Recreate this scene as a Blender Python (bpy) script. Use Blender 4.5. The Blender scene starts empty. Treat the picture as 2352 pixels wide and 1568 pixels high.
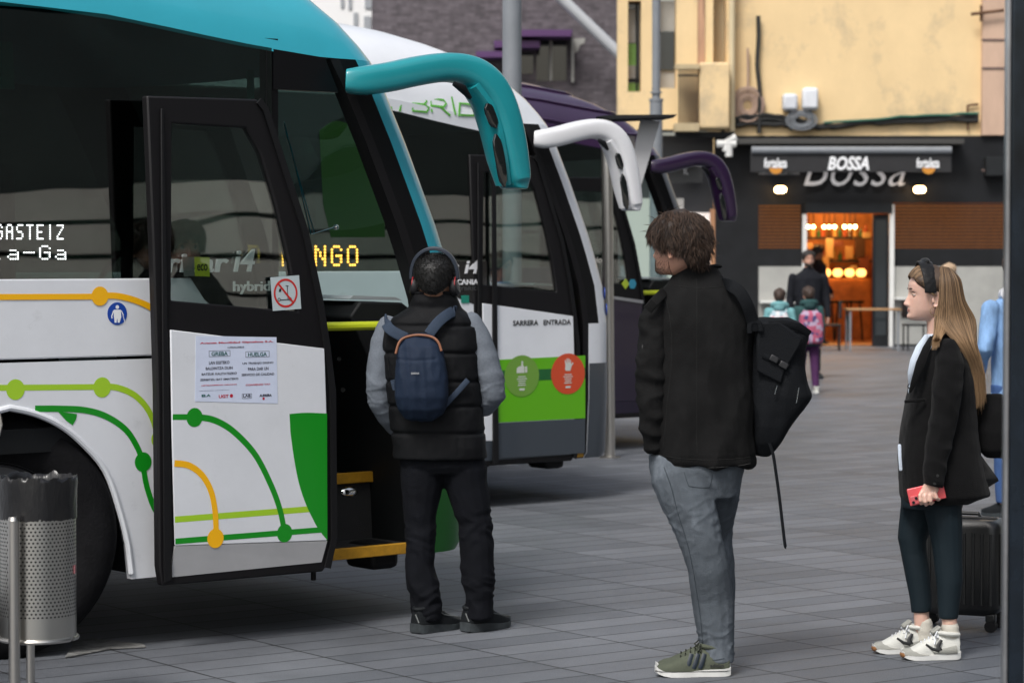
import bpy, bmesh, math, random
import numpy as np
from mathutils import Vector, Matrix, noise, geometry
random.seed(7)
SC = bpy.context.scene
COL = SC.collection
# ---------------------------------------------------------------- camera
FPX, HC = 5900.0, 1.65                 # focal length in px of a 2352 px wide frame, eye height
PITCH = math.atan(194/FPX)
cam_d = bpy.data.cameras.new('camera'); cam = bpy.data.objects.new('camera', cam_d); COL.objects.link(cam)
cam.location = (0, 0, HC); cam.rotation_euler = (math.pi/2-PITCH, 0, 0)
cam_d.sensor_width = 36; cam_d.lens = 36*FPX/2352
cam_d.clip_start = .1; cam_d.clip_end = 2000
cam_d.dof.use_dof = True; cam_d.dof.focus_distance = 10.8; cam_d.dof.aperture_fstop = 5
SC.camera = cam
# ---------------------------------------------------------------- world and light (overcast)
SUN_EL, SUN_AZ = math.radians(52), math.radians(205)
world = bpy.data.worlds.new('World'); SC.world = world; world.use_nodes = True
nt = world.node_tree; nt.nodes.clear()
sky = nt.nodes.new('ShaderNodeTexSky'); sky.sky_type = 'NISHITA'; sky.sun_disc = False
sky.sun_elevation = SUN_EL; sky.sun_rotation = SUN_AZ; sky.dust_density = 4; sky.air_density = 1.4
hs = nt.nodes.new('ShaderNodeHueSaturation'); hs.inputs['Saturation'].default_value = .5
bg = nt.nodes.new('ShaderNodeBackground'); bg.inputs['Strength'].default_value = .108
wo = nt.nodes.new('ShaderNodeOutputWorld')
nt.links.new(sky.outputs[0], hs.inputs['Color']); nt.links.new(hs.outputs[0], bg.inputs[0]); nt.links.new(bg.outputs[0], wo.inputs[0])
sun_d = bpy.data.lights.new('sun', 'SUN'); sun_d.energy = 1.5; sun_d.angle = math.radians(16); sun_d.color = (1, .98, .95)
sun = bpy.data.objects.new('sun', sun_d); COL.objects.link(sun)
sd = Vector((math.sin(SUN_AZ)*math.cos(SUN_EL), math.cos(SUN_AZ)*math.cos(SUN_EL), math.sin(SUN_EL)))
sun.rotation_euler = sd.to_track_quat('Z', 'Y').to_euler()
SC.view_settings.view_transform = 'Standard'; SC.view_settings.look = 'None'
SC.view_settings.exposure = .64; SC.view_settings.gamma = 1
SC.cycles.max_bounces = 10; SC.cycles.transparent_max_bounces = 24
SC.cycles.caustics_reflective = False; SC.cycles.caustics_refractive = False
# ---------------------------------------------------------------- pixel helpers
cp, sp = math.cos(PITCH), math.sin(PITCH)
def ray(u, v):
    dx, dz = (u-1176)/FPX, (784-v)/FPX
    return Vector((dx, cp+dz*sp, -sp+dz*cp))
def yp(u, v, Y):
    d = ray(u, v); return Vector((0, 0, HC))+d*(Y/d.y)
def gp(u, v, z=0):
    d = ray(u, v); return Vector((0, 0, HC))+d*((z-HC)/d.z)
# ---------------------------------------------------------------- materials
MATS = {}
def _new(name):
    m = bpy.data.materials.new(name); m.use_nodes = True; n = m.node_tree; n.nodes.clear()
    o = n.nodes.new('ShaderNodeOutputMaterial'); return m, n, o
def mat(name, c, rough=.5, metal=0, spec=.5, var=0, vscale=6, bump=0, bscale=40, coat=0, coords='Object', sheen=0, stretch=(1, 1, 1), emit=0, ecol=None, alpha=None, trans=0, sss=0, dirt=None):
    if name in MATS: return MATS[name]
    m, n, o = _new(name); L = n.links
    b = n.nodes.new('ShaderNodeBsdfPrincipled')
    b.inputs['Base Color'].default_value = (*c, 1); b.inputs['Roughness'].default_value = rough
    b.inputs['Metallic'].default_value = metal; b.inputs['Specular IOR Level'].default_value = spec
    b.inputs['Coat Weight'].default_value = coat; b.inputs['Coat Roughness'].default_value = .05
    b.inputs['Sheen Weight'].default_value = sheen
    b.inputs['Transmission Weight'].default_value = trans
    if sss: b.inputs['Subsurface Weight'].default_value = sss; b.inputs['Subsurface Radius'].default_value = (.01, .004, .002); b.inputs['Subsurface Scale'].default_value = 1
    if emit: b.inputs['Emission Color'].default_value = (*(ecol or c), 1); b.inputs['Emission Strength'].default_value = emit
    L.new(b.outputs[0], o.inputs[0])
    tc = n.nodes.new('ShaderNodeTexCoord'); mp = n.nodes.new('ShaderNodeMapping'); mp.inputs['Scale'].default_value = stretch
    L.new(tc.outputs[coords], mp.inputs[0])
    if var:
        t = n.nodes.new('ShaderNodeTexNoise'); t.inputs['Scale'].default_value = vscale; t.inputs['Detail'].default_value = 6; t.inputs['Roughness'].default_value = .65
        L.new(mp.outputs[0], t.inputs['Vector'])
        mr = n.nodes.new('ShaderNodeMapRange'); mr.inputs['From Min'].default_value = .3; mr.inputs['From Max'].default_value = .7
        mr.inputs['To Min'].default_value = 1-var; mr.inputs['To Max'].default_value = 1+var
        L.new(t.outputs['Fac'], mr.inputs['Value'])
        mx = n.nodes.new('ShaderNodeVectorMath'); mx.operation = 'SCALE'; mx.inputs[0].default_value = c
        L.new(mr.outputs[0], mx.inputs['Scale']); src = mx.outputs[0]
        if dirt:
            t2 = n.nodes.new('ShaderNodeTexNoise'); t2.inputs['Scale'].default_value = dirt[2]; t2.inputs['Detail'].default_value = 8; t2.inputs['Roughness'].default_value = .7
            L.new(mp.outputs[0], t2.inputs['Vector'])
            r2 = n.nodes.new('ShaderNodeMapRange'); r2.inputs['From Min'].default_value = dirt[3]; r2.inputs['From Max'].default_value = dirt[3]+.15; r2.inputs['To Max'].default_value = dirt[1]
            L.new(t2.outputs['Fac'], r2.inputs['Value'])
            mm = n.nodes.new('ShaderNodeMix'); mm.data_type = 'RGBA'; L.new(r2.outputs[0], mm.inputs['Factor']); L.new(src, mm.inputs['A']); mm.inputs['B'].default_value = (*dirt[0], 1)
            src = mm.outputs['Result']
        L.new(src, b.inputs['Base Color'])
    if bump:
        t = n.nodes.new('ShaderNodeTexNoise'); t.inputs['Scale'].default_value = bscale; t.inputs['Detail'].default_value = 5
        L.new(mp.outputs[0], t.inputs['Vector'])
        bp_ = n.nodes.new('ShaderNodeBump'); bp_.inputs['Strength'].default_value = bump; bp_.inputs['Distance'].default_value = .01
        L.new(t.outputs['Fac'], bp_.inputs['Height']); L.new(bp_.outputs[0], b.inputs['Normal'])
    MATS[name] = m; return m
def glassmat(name, tint, refl=.06, wave=.0, rough=.01, gcol=(1, 1, 1)):
    if name in MATS: return MATS[name]
    m, n, o = _new(name); L = n.links
    tr = n.nodes.new('ShaderNodeBsdfTransparent'); tr.inputs[0].default_value = (*tint, 1)
    g = n.nodes.new('ShaderNodeBsdfGlossy'); g.inputs['Roughness'].default_value = rough; g.inputs['Color'].default_value = (*gcol, 1)
    f = n.nodes.new('ShaderNodeLayerWeight'); f.inputs['Blend'].default_value = .5
    pw = n.nodes.new('ShaderNodeMath'); pw.operation = 'POWER'; pw.inputs[1].default_value = 5; L.new(f.outputs['Facing'], pw.inputs[0])
    ad = n.nodes.new('ShaderNodeMath'); ad.operation = 'MULTIPLY_ADD'; ad.inputs[1].default_value = .95-refl; ad.inputs[2].default_value = .04+refl; ad.use_clamp = True
    L.new(pw.outputs[0], ad.inputs[0])
    mx = n.nodes.new('ShaderNodeMixShader'); L.new(ad.outputs[0], mx.inputs[0]); L.new(tr.outputs[0], mx.inputs[1]); L.new(g.outputs[0], mx.inputs[2])
    L.new(mx.outputs[0], o.inputs[0])
    if wave:
        tc = n.nodes.new('ShaderNodeTexCoord'); t = n.nodes.new('ShaderNodeTexNoise'); t.inputs['Scale'].default_value = 1.3; t.inputs['Detail'].default_value = 1
        L.new(tc.outputs['Object'], t.inputs['Vector'])
        b = n.nodes.new('ShaderNodeBump'); b.inputs['Strength'].default_value = 1; b.inputs['Distance'].default_value = wave
        L.new(t.outputs['Fac'], b.inputs['Height']); L.new(b.outputs[0], g.inputs['Normal']); L.new(b.outputs[0], f.inputs['Normal'])
    MATS[name] = m; return m
def C(r, g, b):                                    # sRGB 0-255 to linear
    f = lambda x: (x/255/12.92) if x/255 <= .04045 else ((x/255+.055)/1.055)**2.4
    return (f(r), f(g), f(b))
# ---------------------------------------------------------------- object helpers
def tag(o, label=None, cat=None, group=None, kind=None):
    if label: o['label'] = label
    if cat: o['category'] = cat
    if group: o['group'] = group
    if kind: o['kind'] = kind
    return o
def thing(name, label, cat, loc=(0, 0, 0), rz=0, group=None):
    o = bpy.data.objects.new(name, None); COL.objects.link(o); o.empty_display_size = .1
    o.location = loc; o.rotation_euler = (0, 0, rz); return tag(o, label, cat, group)
def copy_tree(o, parent=None):
    c = o.copy(); COL.objects.link(c)
    if parent is not None: c.parent = parent
    for ch in list(o.children): copy_tree(ch, c)
    return c
class MB:
    def __init__(s): s.v = []; s.f = []; s.m = []
    def add(s, vs, fs, mi=0):
        b = len(s.v); s.v += [Vector(p) for p in vs]; s.f += [tuple(b+i for i in f) for f in fs]; s.m += [mi]*len(fs); return s
    def box(s, c, d, rot=None, mi=0):
        c = Vector(c); P = []
        for k in range(8):
            p = Vector(((k & 1)-.5, ((k >> 1) & 1)-.5, ((k >> 2) & 1)-.5)); p = Vector((p.x*d[0], p.y*d[1], p.z*d[2]))
            P.append(c+(rot @ p if rot else p))
        return s.add(P, [(0, 2, 3, 1), (4, 5, 7, 6), (0, 1, 5, 4), (2, 6, 7, 3), (0, 4, 6, 2), (1, 3, 7, 5)], mi)
    def rings(s, R, cap=True, mi=0, closed=True):
        n = len(R[0]); V = [p for r in R for p in r]; F = []
        for i in range(len(R)-1):
            for j in range(n if closed else n-1):
                k = (j+1) % n; F.append((i*n+j, i*n+k, (i+1)*n+k, (i+1)*n+j))
        if cap: F.append(tuple(range(n-1, -1, -1))); F.append(tuple((len(R)-1)*n+j for j in range(n)))
        return s.add(V, F, mi)
    def tube(s, pts, rad, n=10, flat=1, up=(0, 1, 0), mi=0, power=2, round_ends=False):
        pts = [Vector(p) for p in pts]; rad = rad if hasattr(rad, '__len__') else [rad]*len(pts); R = []
        rad = [Vector((r[0], r[1])) if hasattr(r, '__len__') else Vector((r, r*flat)) for r in rad]
        if round_ends == 's':
            d0 = (pts[0]-pts[1]).normalized(); r0 = sum(rad[0])/2; pts = [pts[0]+d0*r0*.85, pts[0]+d0*r0*.5]+pts; rad = [rad[0]*.45, rad[0]*.85]+list(rad)
        elif round_ends:
            a, b = pts[0], pts[-1]; d0 = (pts[0]-pts[1]).normalized(); d1 = (pts[-1]-pts[-2]).normalized()
            r0, r1 = sum(rad[0])/2, sum(rad[-1])/2; pts = [a+d0*r0*.85, a+d0*r0*.5]+pts+[b+d1*r1*.5, b+d1*r1*.85]
            rad = [rad[0]*.45, rad[0]*.85]+list(rad)+[rad[-1]*.85, rad[-1]*.45]
        for i, p in enumerate(pts):
            t = (pts[min(i+1, len(pts)-1)]-pts[max(i-1, 0)]).normalized(); u = Vector(up)
            if abs(t.dot(u)) > .95: u = Vector((1, 0, 0))
            a = t.cross(u).normalized(); b = a.cross(t).normalized()
            ra, rb = rad[i]
            ring = []
            for k in range(n):
                th = 2*math.pi*k/n; c_, s_ = math.cos(th), math.sin(th)
                c2 = math.copysign(abs(c_)**(2/power), c_); s2 = math.copysign(abs(s_)**(2/power), s_)
                ring.append(p+a*ra*c2+b*rb*s2)
            R.append(ring)
        return s.rings(R, True, mi)
    def cyl(s, a, b, r, r2=None, n=16, mi=0):
        return s.tube([a, b], [r, r if r2 is None else r2], n, mi=mi, up=(0, 1, .01))
    def ball(s, c, r, n=14, m=9, mi=0, rot=None):
        c = Vector(c); r = r if hasattr(r, '__len__') else (r, r, r); R = []
        for i in range(1, m):
            ph = math.pi*i/m; ring = []
            for j in range(n):
                th = 2*math.pi*j/n; p = Vector((r[0]*math.sin(ph)*math.cos(th), r[1]*math.sin(ph)*math.sin(th), r[2]*math.cos(ph)))
                ring.append(c+(rot @ p if rot else p))
            R.append(ring)
        return s.rings(R[::-1], True, mi)
    def slab(s, outer, holes, fn, d0, d1, mi=0):
        """polygon (x,z) with holes, extruded from depth d0 to d1 through fn(x,z,d)"""
        loops = [outer]+list(holes)
        tris = geometry.tessellate_polygon([[Vector((p[0], p[1], 0)) for p in l] for l in loops])
        flat = [p for l in loops for p in l]; n = len(flat)
        V = [fn(p[0], p[1], d0) for p in flat]+[fn(p[0], p[1], d1) for p in flat]
        F = [tuple(t) for t in tris]+[tuple(i+n for i in reversed(t)) for t in tris]; b = 0
        for l in loops:
            for i in range(len(l)): j = (i+1) % len(l); F.append((b+i, b+j, n+b+j, n+b+i))
            b += len(l)
        return s.add(V, F, mi)
    def mesh(s, name='m'):
        me = bpy.data.meshes.new(name); me.from_pydata([tuple(p) for p in s.v], [], s.f); me.update(); return me
    def build(s, name, mats, parent=None, smooth=.6, bevel=0, seg=2, uv=None):
        me = s.mesh(name)
        if not isinstance(mats, (list, tuple)): mats = [mats]
        for m in mats: me.materials.append(m)
        me.polygons.foreach_set('material_index', s.m)
        bm = bmesh.new(); bm.from_mesh(me); bmesh.ops.recalc_face_normals(bm, faces=bm.faces); bm.to_mesh(me); bm.free()
        if smooth:
            me.shade_smooth(); me.set_sharp_from_angle(angle=smooth)
        o = bpy.data.objects.new(name, me); COL.objects.link(o)
        if parent: o.parent = parent
        if bevel:
            b = o.modifiers.new('bevel', 'BEVEL'); b.width = bevel; b.segments = seg; b.limit_method = 'ANGLE'; b.angle_limit = .6; b.harden_normals = False
        return o
def remeshed(mb, name, m, parent, voxel, it=3, disp=None, attr=None, fac=.5):
    me = mb.mesh(name); o = bpy.data.objects.new(name, me); COL.objects.link(o)
    bm = bmesh.new(); bm.from_mesh(me); bmesh.ops.recalc_face_normals(bm, faces=bm.faces); bm.to_mesh(me); bm.free()
    md = o.modifiers.new('r', 'REMESH'); md.mode = 'VOXEL'; md.voxel_size = voxel
    dg = bpy.context.evaluated_depsgraph_get(); dg.update()
    nm = bpy.data.meshes.new_from_object(o.evaluated_get(dg)); nm.name = name
    o.modifiers.clear(); o.data = nm; bpy.data.meshes.remove(me)
    bm = bmesh.new(); bm.from_mesh(nm)
    for _ in range(it): bmesh.ops.smooth_vert(bm, verts=bm.verts, factor=fac, use_axis_x=True, use_axis_y=True, use_axis_z=True)
    if disp:
        bm.normal_update(); D = [(v, disp(v.co, v.normal)) for v in bm.verts]
        for v, d in D: v.co = v.co+(d if isinstance(d, Vector) else v.normal*d)
    bm.to_mesh(nm); bm.free(); nm.materials.clear()
    for x in (m if isinstance(m, (list, tuple)) else [m]): nm.materials.append(x)
    nm.shade_smooth()
    if parent: o.parent = parent
    return o
def textobj(s, x0, x1, z0, z1, fn, m, name, parent, thick=.002, d=0, shear=0, bold=0, keep=False, space=1):
    cu = bpy.data.curves.new('t', 'FONT'); cu.body = s; cu.extrude = .01; cu.shear = shear; cu.offset = bold; cu.resolution_u = 3; cu.space_character = space
    o = bpy.data.objects.new('t', cu); COL.objects.link(o)
    dg = bpy.context.evaluated_depsgraph_get(); dg.update()
    me = bpy.data.meshes.new_from_object(o.evaluated_get(dg)); bpy.data.objects.remove(o); bpy.data.curves.remove(cu)
    V = [v.co.copy() for v in me.vertices]; xs_ = [v.x for v in V]; ys_ = [v.y for v in V]
    ax, bx, ay, by = min(xs_), max(xs_), min(ys_), max(ys_)
    kx = (x1-x0)/(bx-ax); kz = (z1-z0)/(by-ay) if not keep else kx
    mb = MB(); mb.add([fn(x0+(v.x-ax)*kx, z0+(v.y-ay)*kz, d+(thick if v.z > 0 else 0)) for v in V], [tuple(p.vertices) for p in me.polygons])
    bpy.data.meshes.remove(me)
    return mb.build(name, m, parent, smooth=0)
def catmull(P, n=8):
    P = [tuple(p) for p in P]; Q = [P[0]]+P+[P[-1]]; out = []
    for i in range(1, len(Q)-2):
        a, b, c, d = Q[i-1], Q[i], Q[i+1], Q[i+2]
        for k in range(n):
            t = k/n; out.append(tuple(.5*((2*b[j])+(-a[j]+c[j])*t+(2*a[j]-5*b[j]+4*c[j]-d[j])*t*t+(-a[j]+3*b[j]-3*c[j]+d[j])*t**3) for j in range(len(b))))
    out.append(P[-1]); return out
def stroke(P, w):
    """2D strip polygon quads along polyline P of width w -> list of left/right points"""
    Lf, Rt = [], []
    for i, p in enumerate(P):
        a = P[max(i-1, 0)]; b = P[min(i+1, len(P)-1)]; dx, dz = b[0]-a[0], b[1]-a[1]; l = math.hypot(dx, dz) or 1
        nx, nz = -dz/l*w/2, dx/l*w/2; Lf.append((p[0]+nx, p[1]+nz)); Rt.append((p[0]-nx, p[1]-nz))
    return Lf, Rt
def strip(mb, P, w, fn, d0, d1, mi=0):
    Lf, Rt = stroke(P, w)
    R = [[fn(*Lf[i], d0), fn(*Rt[i], d0), fn(*Rt[i], d1), fn(*Lf[i], d1)] for i in range(len(P))]
    mb.rings(R, True, mi)
def disc2(cx, cz, r, n=28): return [(cx+r*math.cos(2*math.pi*k/n), cz+r*math.sin(2*math.pi*k/n)) for k in range(n)]
def interp(T, x, c=1):
    if x <= T[0][0]: return T[0][c]
    for a, b in zip(T, T[1:]):
        if x <= b[0]: t = (x-a[0])/(b[0]-a[0]); return a[c]+(b[c]-a[c])*t
    return T[-1][c]
DOT = {'G': '01110 10001 10000 10111 10001 10001 01110', 'A': '01110 10001 10001 11111 10001 10001 10001', 'S': '01111 10000 10000 01110 00001 00001 11110',
 'T': '11111 00100 00100 00100 00100 00100 00100', 'E': '11111 10000 10000 11110 10000 10000 11111', 'I': '00100 00100 00100 00100 00100 00100 00100',
 'Z': '11111 00001 00010 00100 01000 10000 11111', 'N': '10001 11001 10101 10101 10011 10001 10001', 'O': '01110 10001 10001 10001 10001 10001 01110',
 'D': '11110 10001 10001 10001 10001 10001 11110', 'U': '10001 10001 10001 10001 10001 10001 01110', 'R': '11110 10001 10001 11110 10100 10010 10001',
 'i': '00100 00000 01100 00100 00100 00100 01110', 'a': '00000 00000 01110 00001 01111 10001 01111', '-': '00000 00000 00000 11111 00000 00000 00000', 'V': '10001 10001 10001 10001 10001 01010 00100',
 't': '01000 01000 11100 01000 01000 01001 00110', 'o': '00000 00000 01110 10001 10001 10001 01110', 'r': '00000 00000 10110 11001 10000 10000 10000', ' ': '00000 '*7}
def dots(mb, s, x0, z0, w, h, gap, fn, d, r):
    x = x0
    for ch in s:
        rows = DOT[ch].split()
        for j, row in enumerate(rows):
            for i, c in enumerate(row):
                if c == '1': mb.slab(disc2(x+w*(i+.5)/5, z0+h*(6.5-j)/7, r, 8), [], fn, d, d+.002)
        x += w+gap
    return x
# ================================================================ the setting
def paving():
    m, n, o = _new('paving'); L = n.links
    b = n.nodes.new('ShaderNodeBsdfPrincipled'); L.new(b.outputs[0], o.inputs[0])
    tc = n.nodes.new('ShaderNodeTexCoord'); mp = n.nodes.new('ShaderNodeMapping'); mp.inputs['Rotation'].default_value = (0, 0, math.radians(-36))
    L.new(tc.outputs['Object'], mp.inputs[0])
    br = n.nodes.new('ShaderNodeTexBrick'); br.offset = 0.0; br.inputs['Scale'].default_value = 1
    br.inputs['Brick Width'].default_value = .62; br.inputs['Row Height'].default_value = .2; br.inputs['Mortar Size'].default_value = .006; br.inputs['Mortar Smooth'].default_value = .3
    br.inputs['Color1'].default_value = (.092, .100, .114, 1); br.inputs['Color2'].default_value = (.136, .145, .162, 1); br.inputs['Mortar'].default_value = (.012, .012, .013, 1); br.inputs['Bias'].default_value = 0
    L.new(mp.outputs[0], br.inputs['Vector'])
    t = n.nodes.new('ShaderNodeTexNoise'); t.inputs['Scale'].default_value = .7; t.inputs['Detail'].default_value = 9; t.inputs['Roughness'].default_value = .7; L.new(tc.outputs['Object'], t.inputs['Vector'])
    mr = n.nodes.new('ShaderNodeMapRange'); mr.inputs['From Min'].default_value = .3; mr.inputs['From Max'].default_value = .7; mr.inputs['To Min'].default_value = .68; mr.inputs['To Max'].default_value = 1.3; L.new(t.outputs['Fac'], mr.inputs['Value'])
    t3 = n.nodes.new('ShaderNodeTexNoise'); t3.inputs['Scale'].default_value = 220; t3.inputs['Detail'].default_value = 3; L.new(tc.outputs['Object'], t3.inputs['Vector'])
    m3 = n.nodes.new('ShaderNodeMapRange'); m3.inputs['From Min'].default_value = .3; m3.inputs['From Max'].default_value = .7; m3.inputs['To Min'].default_value = .72; m3.inputs['To Max'].default_value = 1.28; L.new(t3.outputs['Fac'], m3.inputs['Value'])
    mu = n.nodes.new('ShaderNodeMath'); mu.operation = 'MULTIPLY'; L.new(mr.outputs[0], mu.inputs[0]); L.new(m3.outputs[0], mu.inputs[1])
    sc = n.nodes.new('ShaderNodeVectorMath'); sc.operation = 'SCALE'; L.new(br.outputs['Color'], sc.inputs[0]); L.new(mu.outputs[0], sc.inputs['Scale'])
    # pale trodden chewing-gum spots
    vo = n.nodes.new('ShaderNodeTexVoronoi'); vo.inputs['Scale'].default_value = 1.9; L.new(tc.outputs['Object'], vo.inputs['Vector'])
    sepc = n.nodes.new('ShaderNodeSeparateColor'); L.new(vo.outputs['Color'], sepc.inputs[0])
    rr = n.nodes.new('ShaderNodeMapRange'); rr.inputs['From Min'].default_value = .35; rr.inputs['From Max'].default_value = 1; rr.inputs['To Min'].default_value = 0; rr.inputs['To Max'].default_value = .075; L.new(sepc.outputs[0], rr.inputs['Value'])
    lt = n.nodes.new('ShaderNodeMath'); lt.operation = 'LESS_THAN'; L.new(vo.outputs['Distance'], lt.inputs[0]); L.new(rr.outputs[0], lt.inputs[1])
    g2 = n.nodes.new('ShaderNodeMath'); g2.operation = 'MULTIPLY'; L.new(lt.outputs[0], g2.inputs[0]); g3 = n.nodes.new('ShaderNodeMath'); g3.operation = 'MULTIPLY_ADD'; L.new(sepc.outputs[1], g3.inputs[0]); g3.inputs[1].default_value = .7; g3.inputs[2].default_value = .25; L.new(g3.outputs[0], g2.inputs[1])
    mx = n.nodes.new('ShaderNodeMix'); mx.data_type = 'RGBA'; L.new(g2.outputs[0], mx.inputs['Factor']); L.new(sc.outputs[0], mx.inputs['A']); mx.inputs['B'].default_value = (.42, .42, .39, 1)
    L.new(mx.outputs['Result'], b.inputs['Base Color'])
    r2 = n.nodes.new('ShaderNodeMapRange'); r2.inputs['To Min'].default_value = .42; r2.inputs['To Max'].default_value = .75; L.new(t.outputs['Fac'], r2.inputs['Value']); L.new(r2.outputs[0], b.inputs['Roughness'])
    bm_ = n.nodes.new('ShaderNodeBump'); bm_.inputs['Strength'].default_value = .5; bm_.inputs['Distance'].default_value = .004
    ml = n.nodes.new('ShaderNodeMath'); ml.operation = 'MULTIPLY_ADD'; L.new(br.outputs['Fac'], ml.inputs[0]); ml.inputs[1].default_value = -1; L.new(t3.outputs['Fac'], ml.inputs[2])
    L.new(ml.outputs[0], bm_.inputs['Height']); L.new(bm_.outputs[0], b.inputs['Normal'])
    return m
g = MB(); g.add([(-300, -150, 0), (300, -150, 0), (300, 500, 0), (-300, 500, 0)], [(0, 1, 2, 3)])
tag(g.build('pavement', paving(), smooth=0), kind='structure')

def wfn(Y):                                    # vertical plane facing the camera at depth Y: (x, z, outwards)
    return lambda x, z, d: Vector((x, Y-d, z))
def xz(u, v, Y): p = yp(u, v, Y); return (p.x, p.z)
def rect(u0, v0, u1, v1, Y): a = xz(u0, v0, Y); b = xz(u1, v1, Y); return [(a[0], b[1]), (b[0], b[1]), (b[0], a[1]), (a[0], a[1])]
def pbox(mb, u0, v0, u1, v1, Y, d0, d1, off, mi=0):
    """box seen at the pixel rectangle, standing at depth Y, reaching d0..d1 towards the viewer"""
    mb.slab(rect(u0, v0, u1, v1, Y), [], lambda x, z, d: Vector((x, Y-d, z))-Vector(off), d0, d1, mi)
def at(off, Y): return lambda x, z, d: Vector((x, Y-d, z))-Vector(off)

# ---- yellow corner building with the bar at street level
YB = 47.5
def stucco(name, c, stain, th=.56):
    return mat(name, c, .85, var=.07, vscale=1.2, bump=.4, bscale=30, dirt=(stain, .75, .75, th), stretch=(1, 1, .8))
m_yel = stucco('yellow_stucco', (.78, .58, .32), (.42, .34, .23), .53)
m_pink = mat('pink_stone', (.55, .38, .28), .8, var=.15, vscale=2.5, stretch=(1, 1, .25), bump=.2)
m_black = mat('black_paint', (.010, .011, .013), .6, spec=.25, var=.3, vscale=3)
m_black2 = mat('black_board', (.015, .017, .019), .65, spec=.25, var=.2, vscale=4)
m_white = mat('white_paint', (.72, .72, .7), .55, var=.06, vscale=4)
m_conc = mat('grey_render', (.36, .36, .34), .85, var=.12, vscale=2, bump=.3)
m_win = glassmat('building_glass', (.12, .14, .14), .12, .002)
m_winopq = mat('dark_window_glass', (.02, .025, .028), .06, spec=.9)
m_metalgrey = mat('grey_painted_metal', (.2, .215, .235), .5, var=.08, vscale=5)
m_steel = mat('brushed_steel', (.52, .5, .47), .3, metal=1, var=.1, vscale=6, stretch=(1, 1, .15))
m_cable = mat('black_cable', (.015, .016, .016), .6)
O = gp(1950, 795); O = Vector((O.x, YB, 0))
bld = thing('yellow_building', 'yellow plastered corner building with a black bar front at street level', 'building', O)
def zb(v): return xz(1900, v, YB)[1]
def xb(u): return xz(u, 700, YB)[0]
ox = O.x
w = MB(); top = 15
z_f = zb(312)
f = at(O, YB)
xl, xr = xb(1682), xb(2250)
w.slab([(xl, z_f), (xr, z_f), (xr, top), (xl, top)], [], f, 0, -.4)                # upper wall
w.box((xb(2040)-ox, 4.2, top/2+.1), (xb(2420)-xb(1690), 7.4, top-.2))              # mass behind the wall above the bar
w.v = w.v[:-8]; w.f = w.f[:-6]; w.m = w.m[:-6]
w.build('wall', m_yel, bld, smooth=0)
w = MB(); w.slab([(xb(1690), 3.6), (xb(2600), 3.6), (xb(2600), top), (xb(1690), top)], [], f, -6.5, -7)
w.build('rear_wall', m_yel, bld, smooth=0)
# pilaster and right bay
w = MB(); w.slab([(xb(2250), z_f), (xb(2312), z_f), (xb(2312), top), (xb(2250), top)], [], f, .12, -.4)
for v in (94, 158, 390): pass
w.build('pilaster', m_pink, bld, bevel=.01)
w = MB(); w.slab([(xb(2312), 0), (xb(2620), 0), (xb(2620), top), (xb(2312), top)], [], f, .02, -.4); w.build('wall', m_yel, bld, smooth=0)
w = MB()
for v in (93, 158, 392): pbox(w, 2252, v-2, 2311, v+2, YB, .125, .14, O)
w.build('joint_strip', mat('dark_stain', (.16, .11, .1), .9), bld, smooth=0)
w = MB(); w.tube([Vector(xz(2225, 36, YB)+(0,)).xzy-Vector((ox, -YB+YB, 0))-Vector((0, .25, 0)), Vector(xz(2300, 27, YB)+(0,)).xzy-Vector((ox, .25, 0))], .03)
w.tube([Vector(xz(2249, 15, YB)+(0,)).xzy-Vector((ox, .2, 0)), Vector(xz(2249, 52, YB)+(0,)).xzy-Vector((ox, .2, 0))], .025)
w.build('rusty_bracket', mat('rust', (.12, .06, .03), .8, var=.4), bld)
# left angled bay: corner wall, tall windows, balcony
w = MB(); zl = zb(305)
xa, xc, xd = xb(1417), xb(1550), xb(1682)
w.slab([(xa, zb(300)), (xd, zb(300)), (xd, top), (xa, top)],
       [[(xb(1440), zb(213)), (xb(1470), zb(213)), (xb(1470), zb(5)), (xb(1440), zb(5))],
        [(xb(1502), zb(205)), (xb(1550), zb(205)), (xb(1550), zb(-60)), (xb(1502), zb(-60))],
        [(xb(1634), zb(153)), (xb(1664), zb(153)), (xb(1664), zb(-60)), (xb(1634), zb(-60))]], f, .25, -.25)
w.build('corner_wall', m_yel, bld, smooth=0)
w = MB(); pbox(w, 1440, 5, 1470, 213, YB, -.12, -.14, O); o_ = w.build('window', m_winopq, bld, smooth=0)
w = MB(); pbox(w, 1440, 100, 1461, 150, YB, -.09, -.11, O); w.build('sign_panel', mat('green_window_panel', C(120, 165, 85), .6, var=.3, vscale=3), o_, smooth=0)
w = MB(); pbox(w, 1440, 190, 1468, 213, YB, -.09, -.11, O); w.build('sign_panel', mat('green_window_panel', (0, 0, 0)), o_, smooth=0)
w = MB(); pbox(w, 1442, 20, 1460, 98, YB, -.09, -.11, O); w.build('blind', m_conc, o_, smooth=0)
w = MB(); pbox(w, 1442, 150, 1460, 180, YB, -.09, -.11, O); w.build('blind', m_conc, o_, smooth=0)
w = MB(); pbox(w, 1461, 5, 1465, 213, YB, -.05, -.1, O); pbox(w, 1440, 181, 1470, 186, YB, -.05, -.1, O); w.build('frame', m_black, o_, smooth=0)
w = MB(); pbox(w, 1502, 0, 1550, 205, YB, -.15, -.18, O); o_ = w.build('window', m_conc, bld, smooth=0)
w = MB(); pbox(w, 1502, 72, 1550, 160, YB, -.1, -.12, O); w.build('pane', m_winopq, o_, smooth=0)
w = MB(); pbox(w, 1634, -50, 1664, 153, YB, -.15, -.18, O); w.build('window', mat('beige_blind', (.42, .34, .22), .8), bld, smooth=0)
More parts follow.
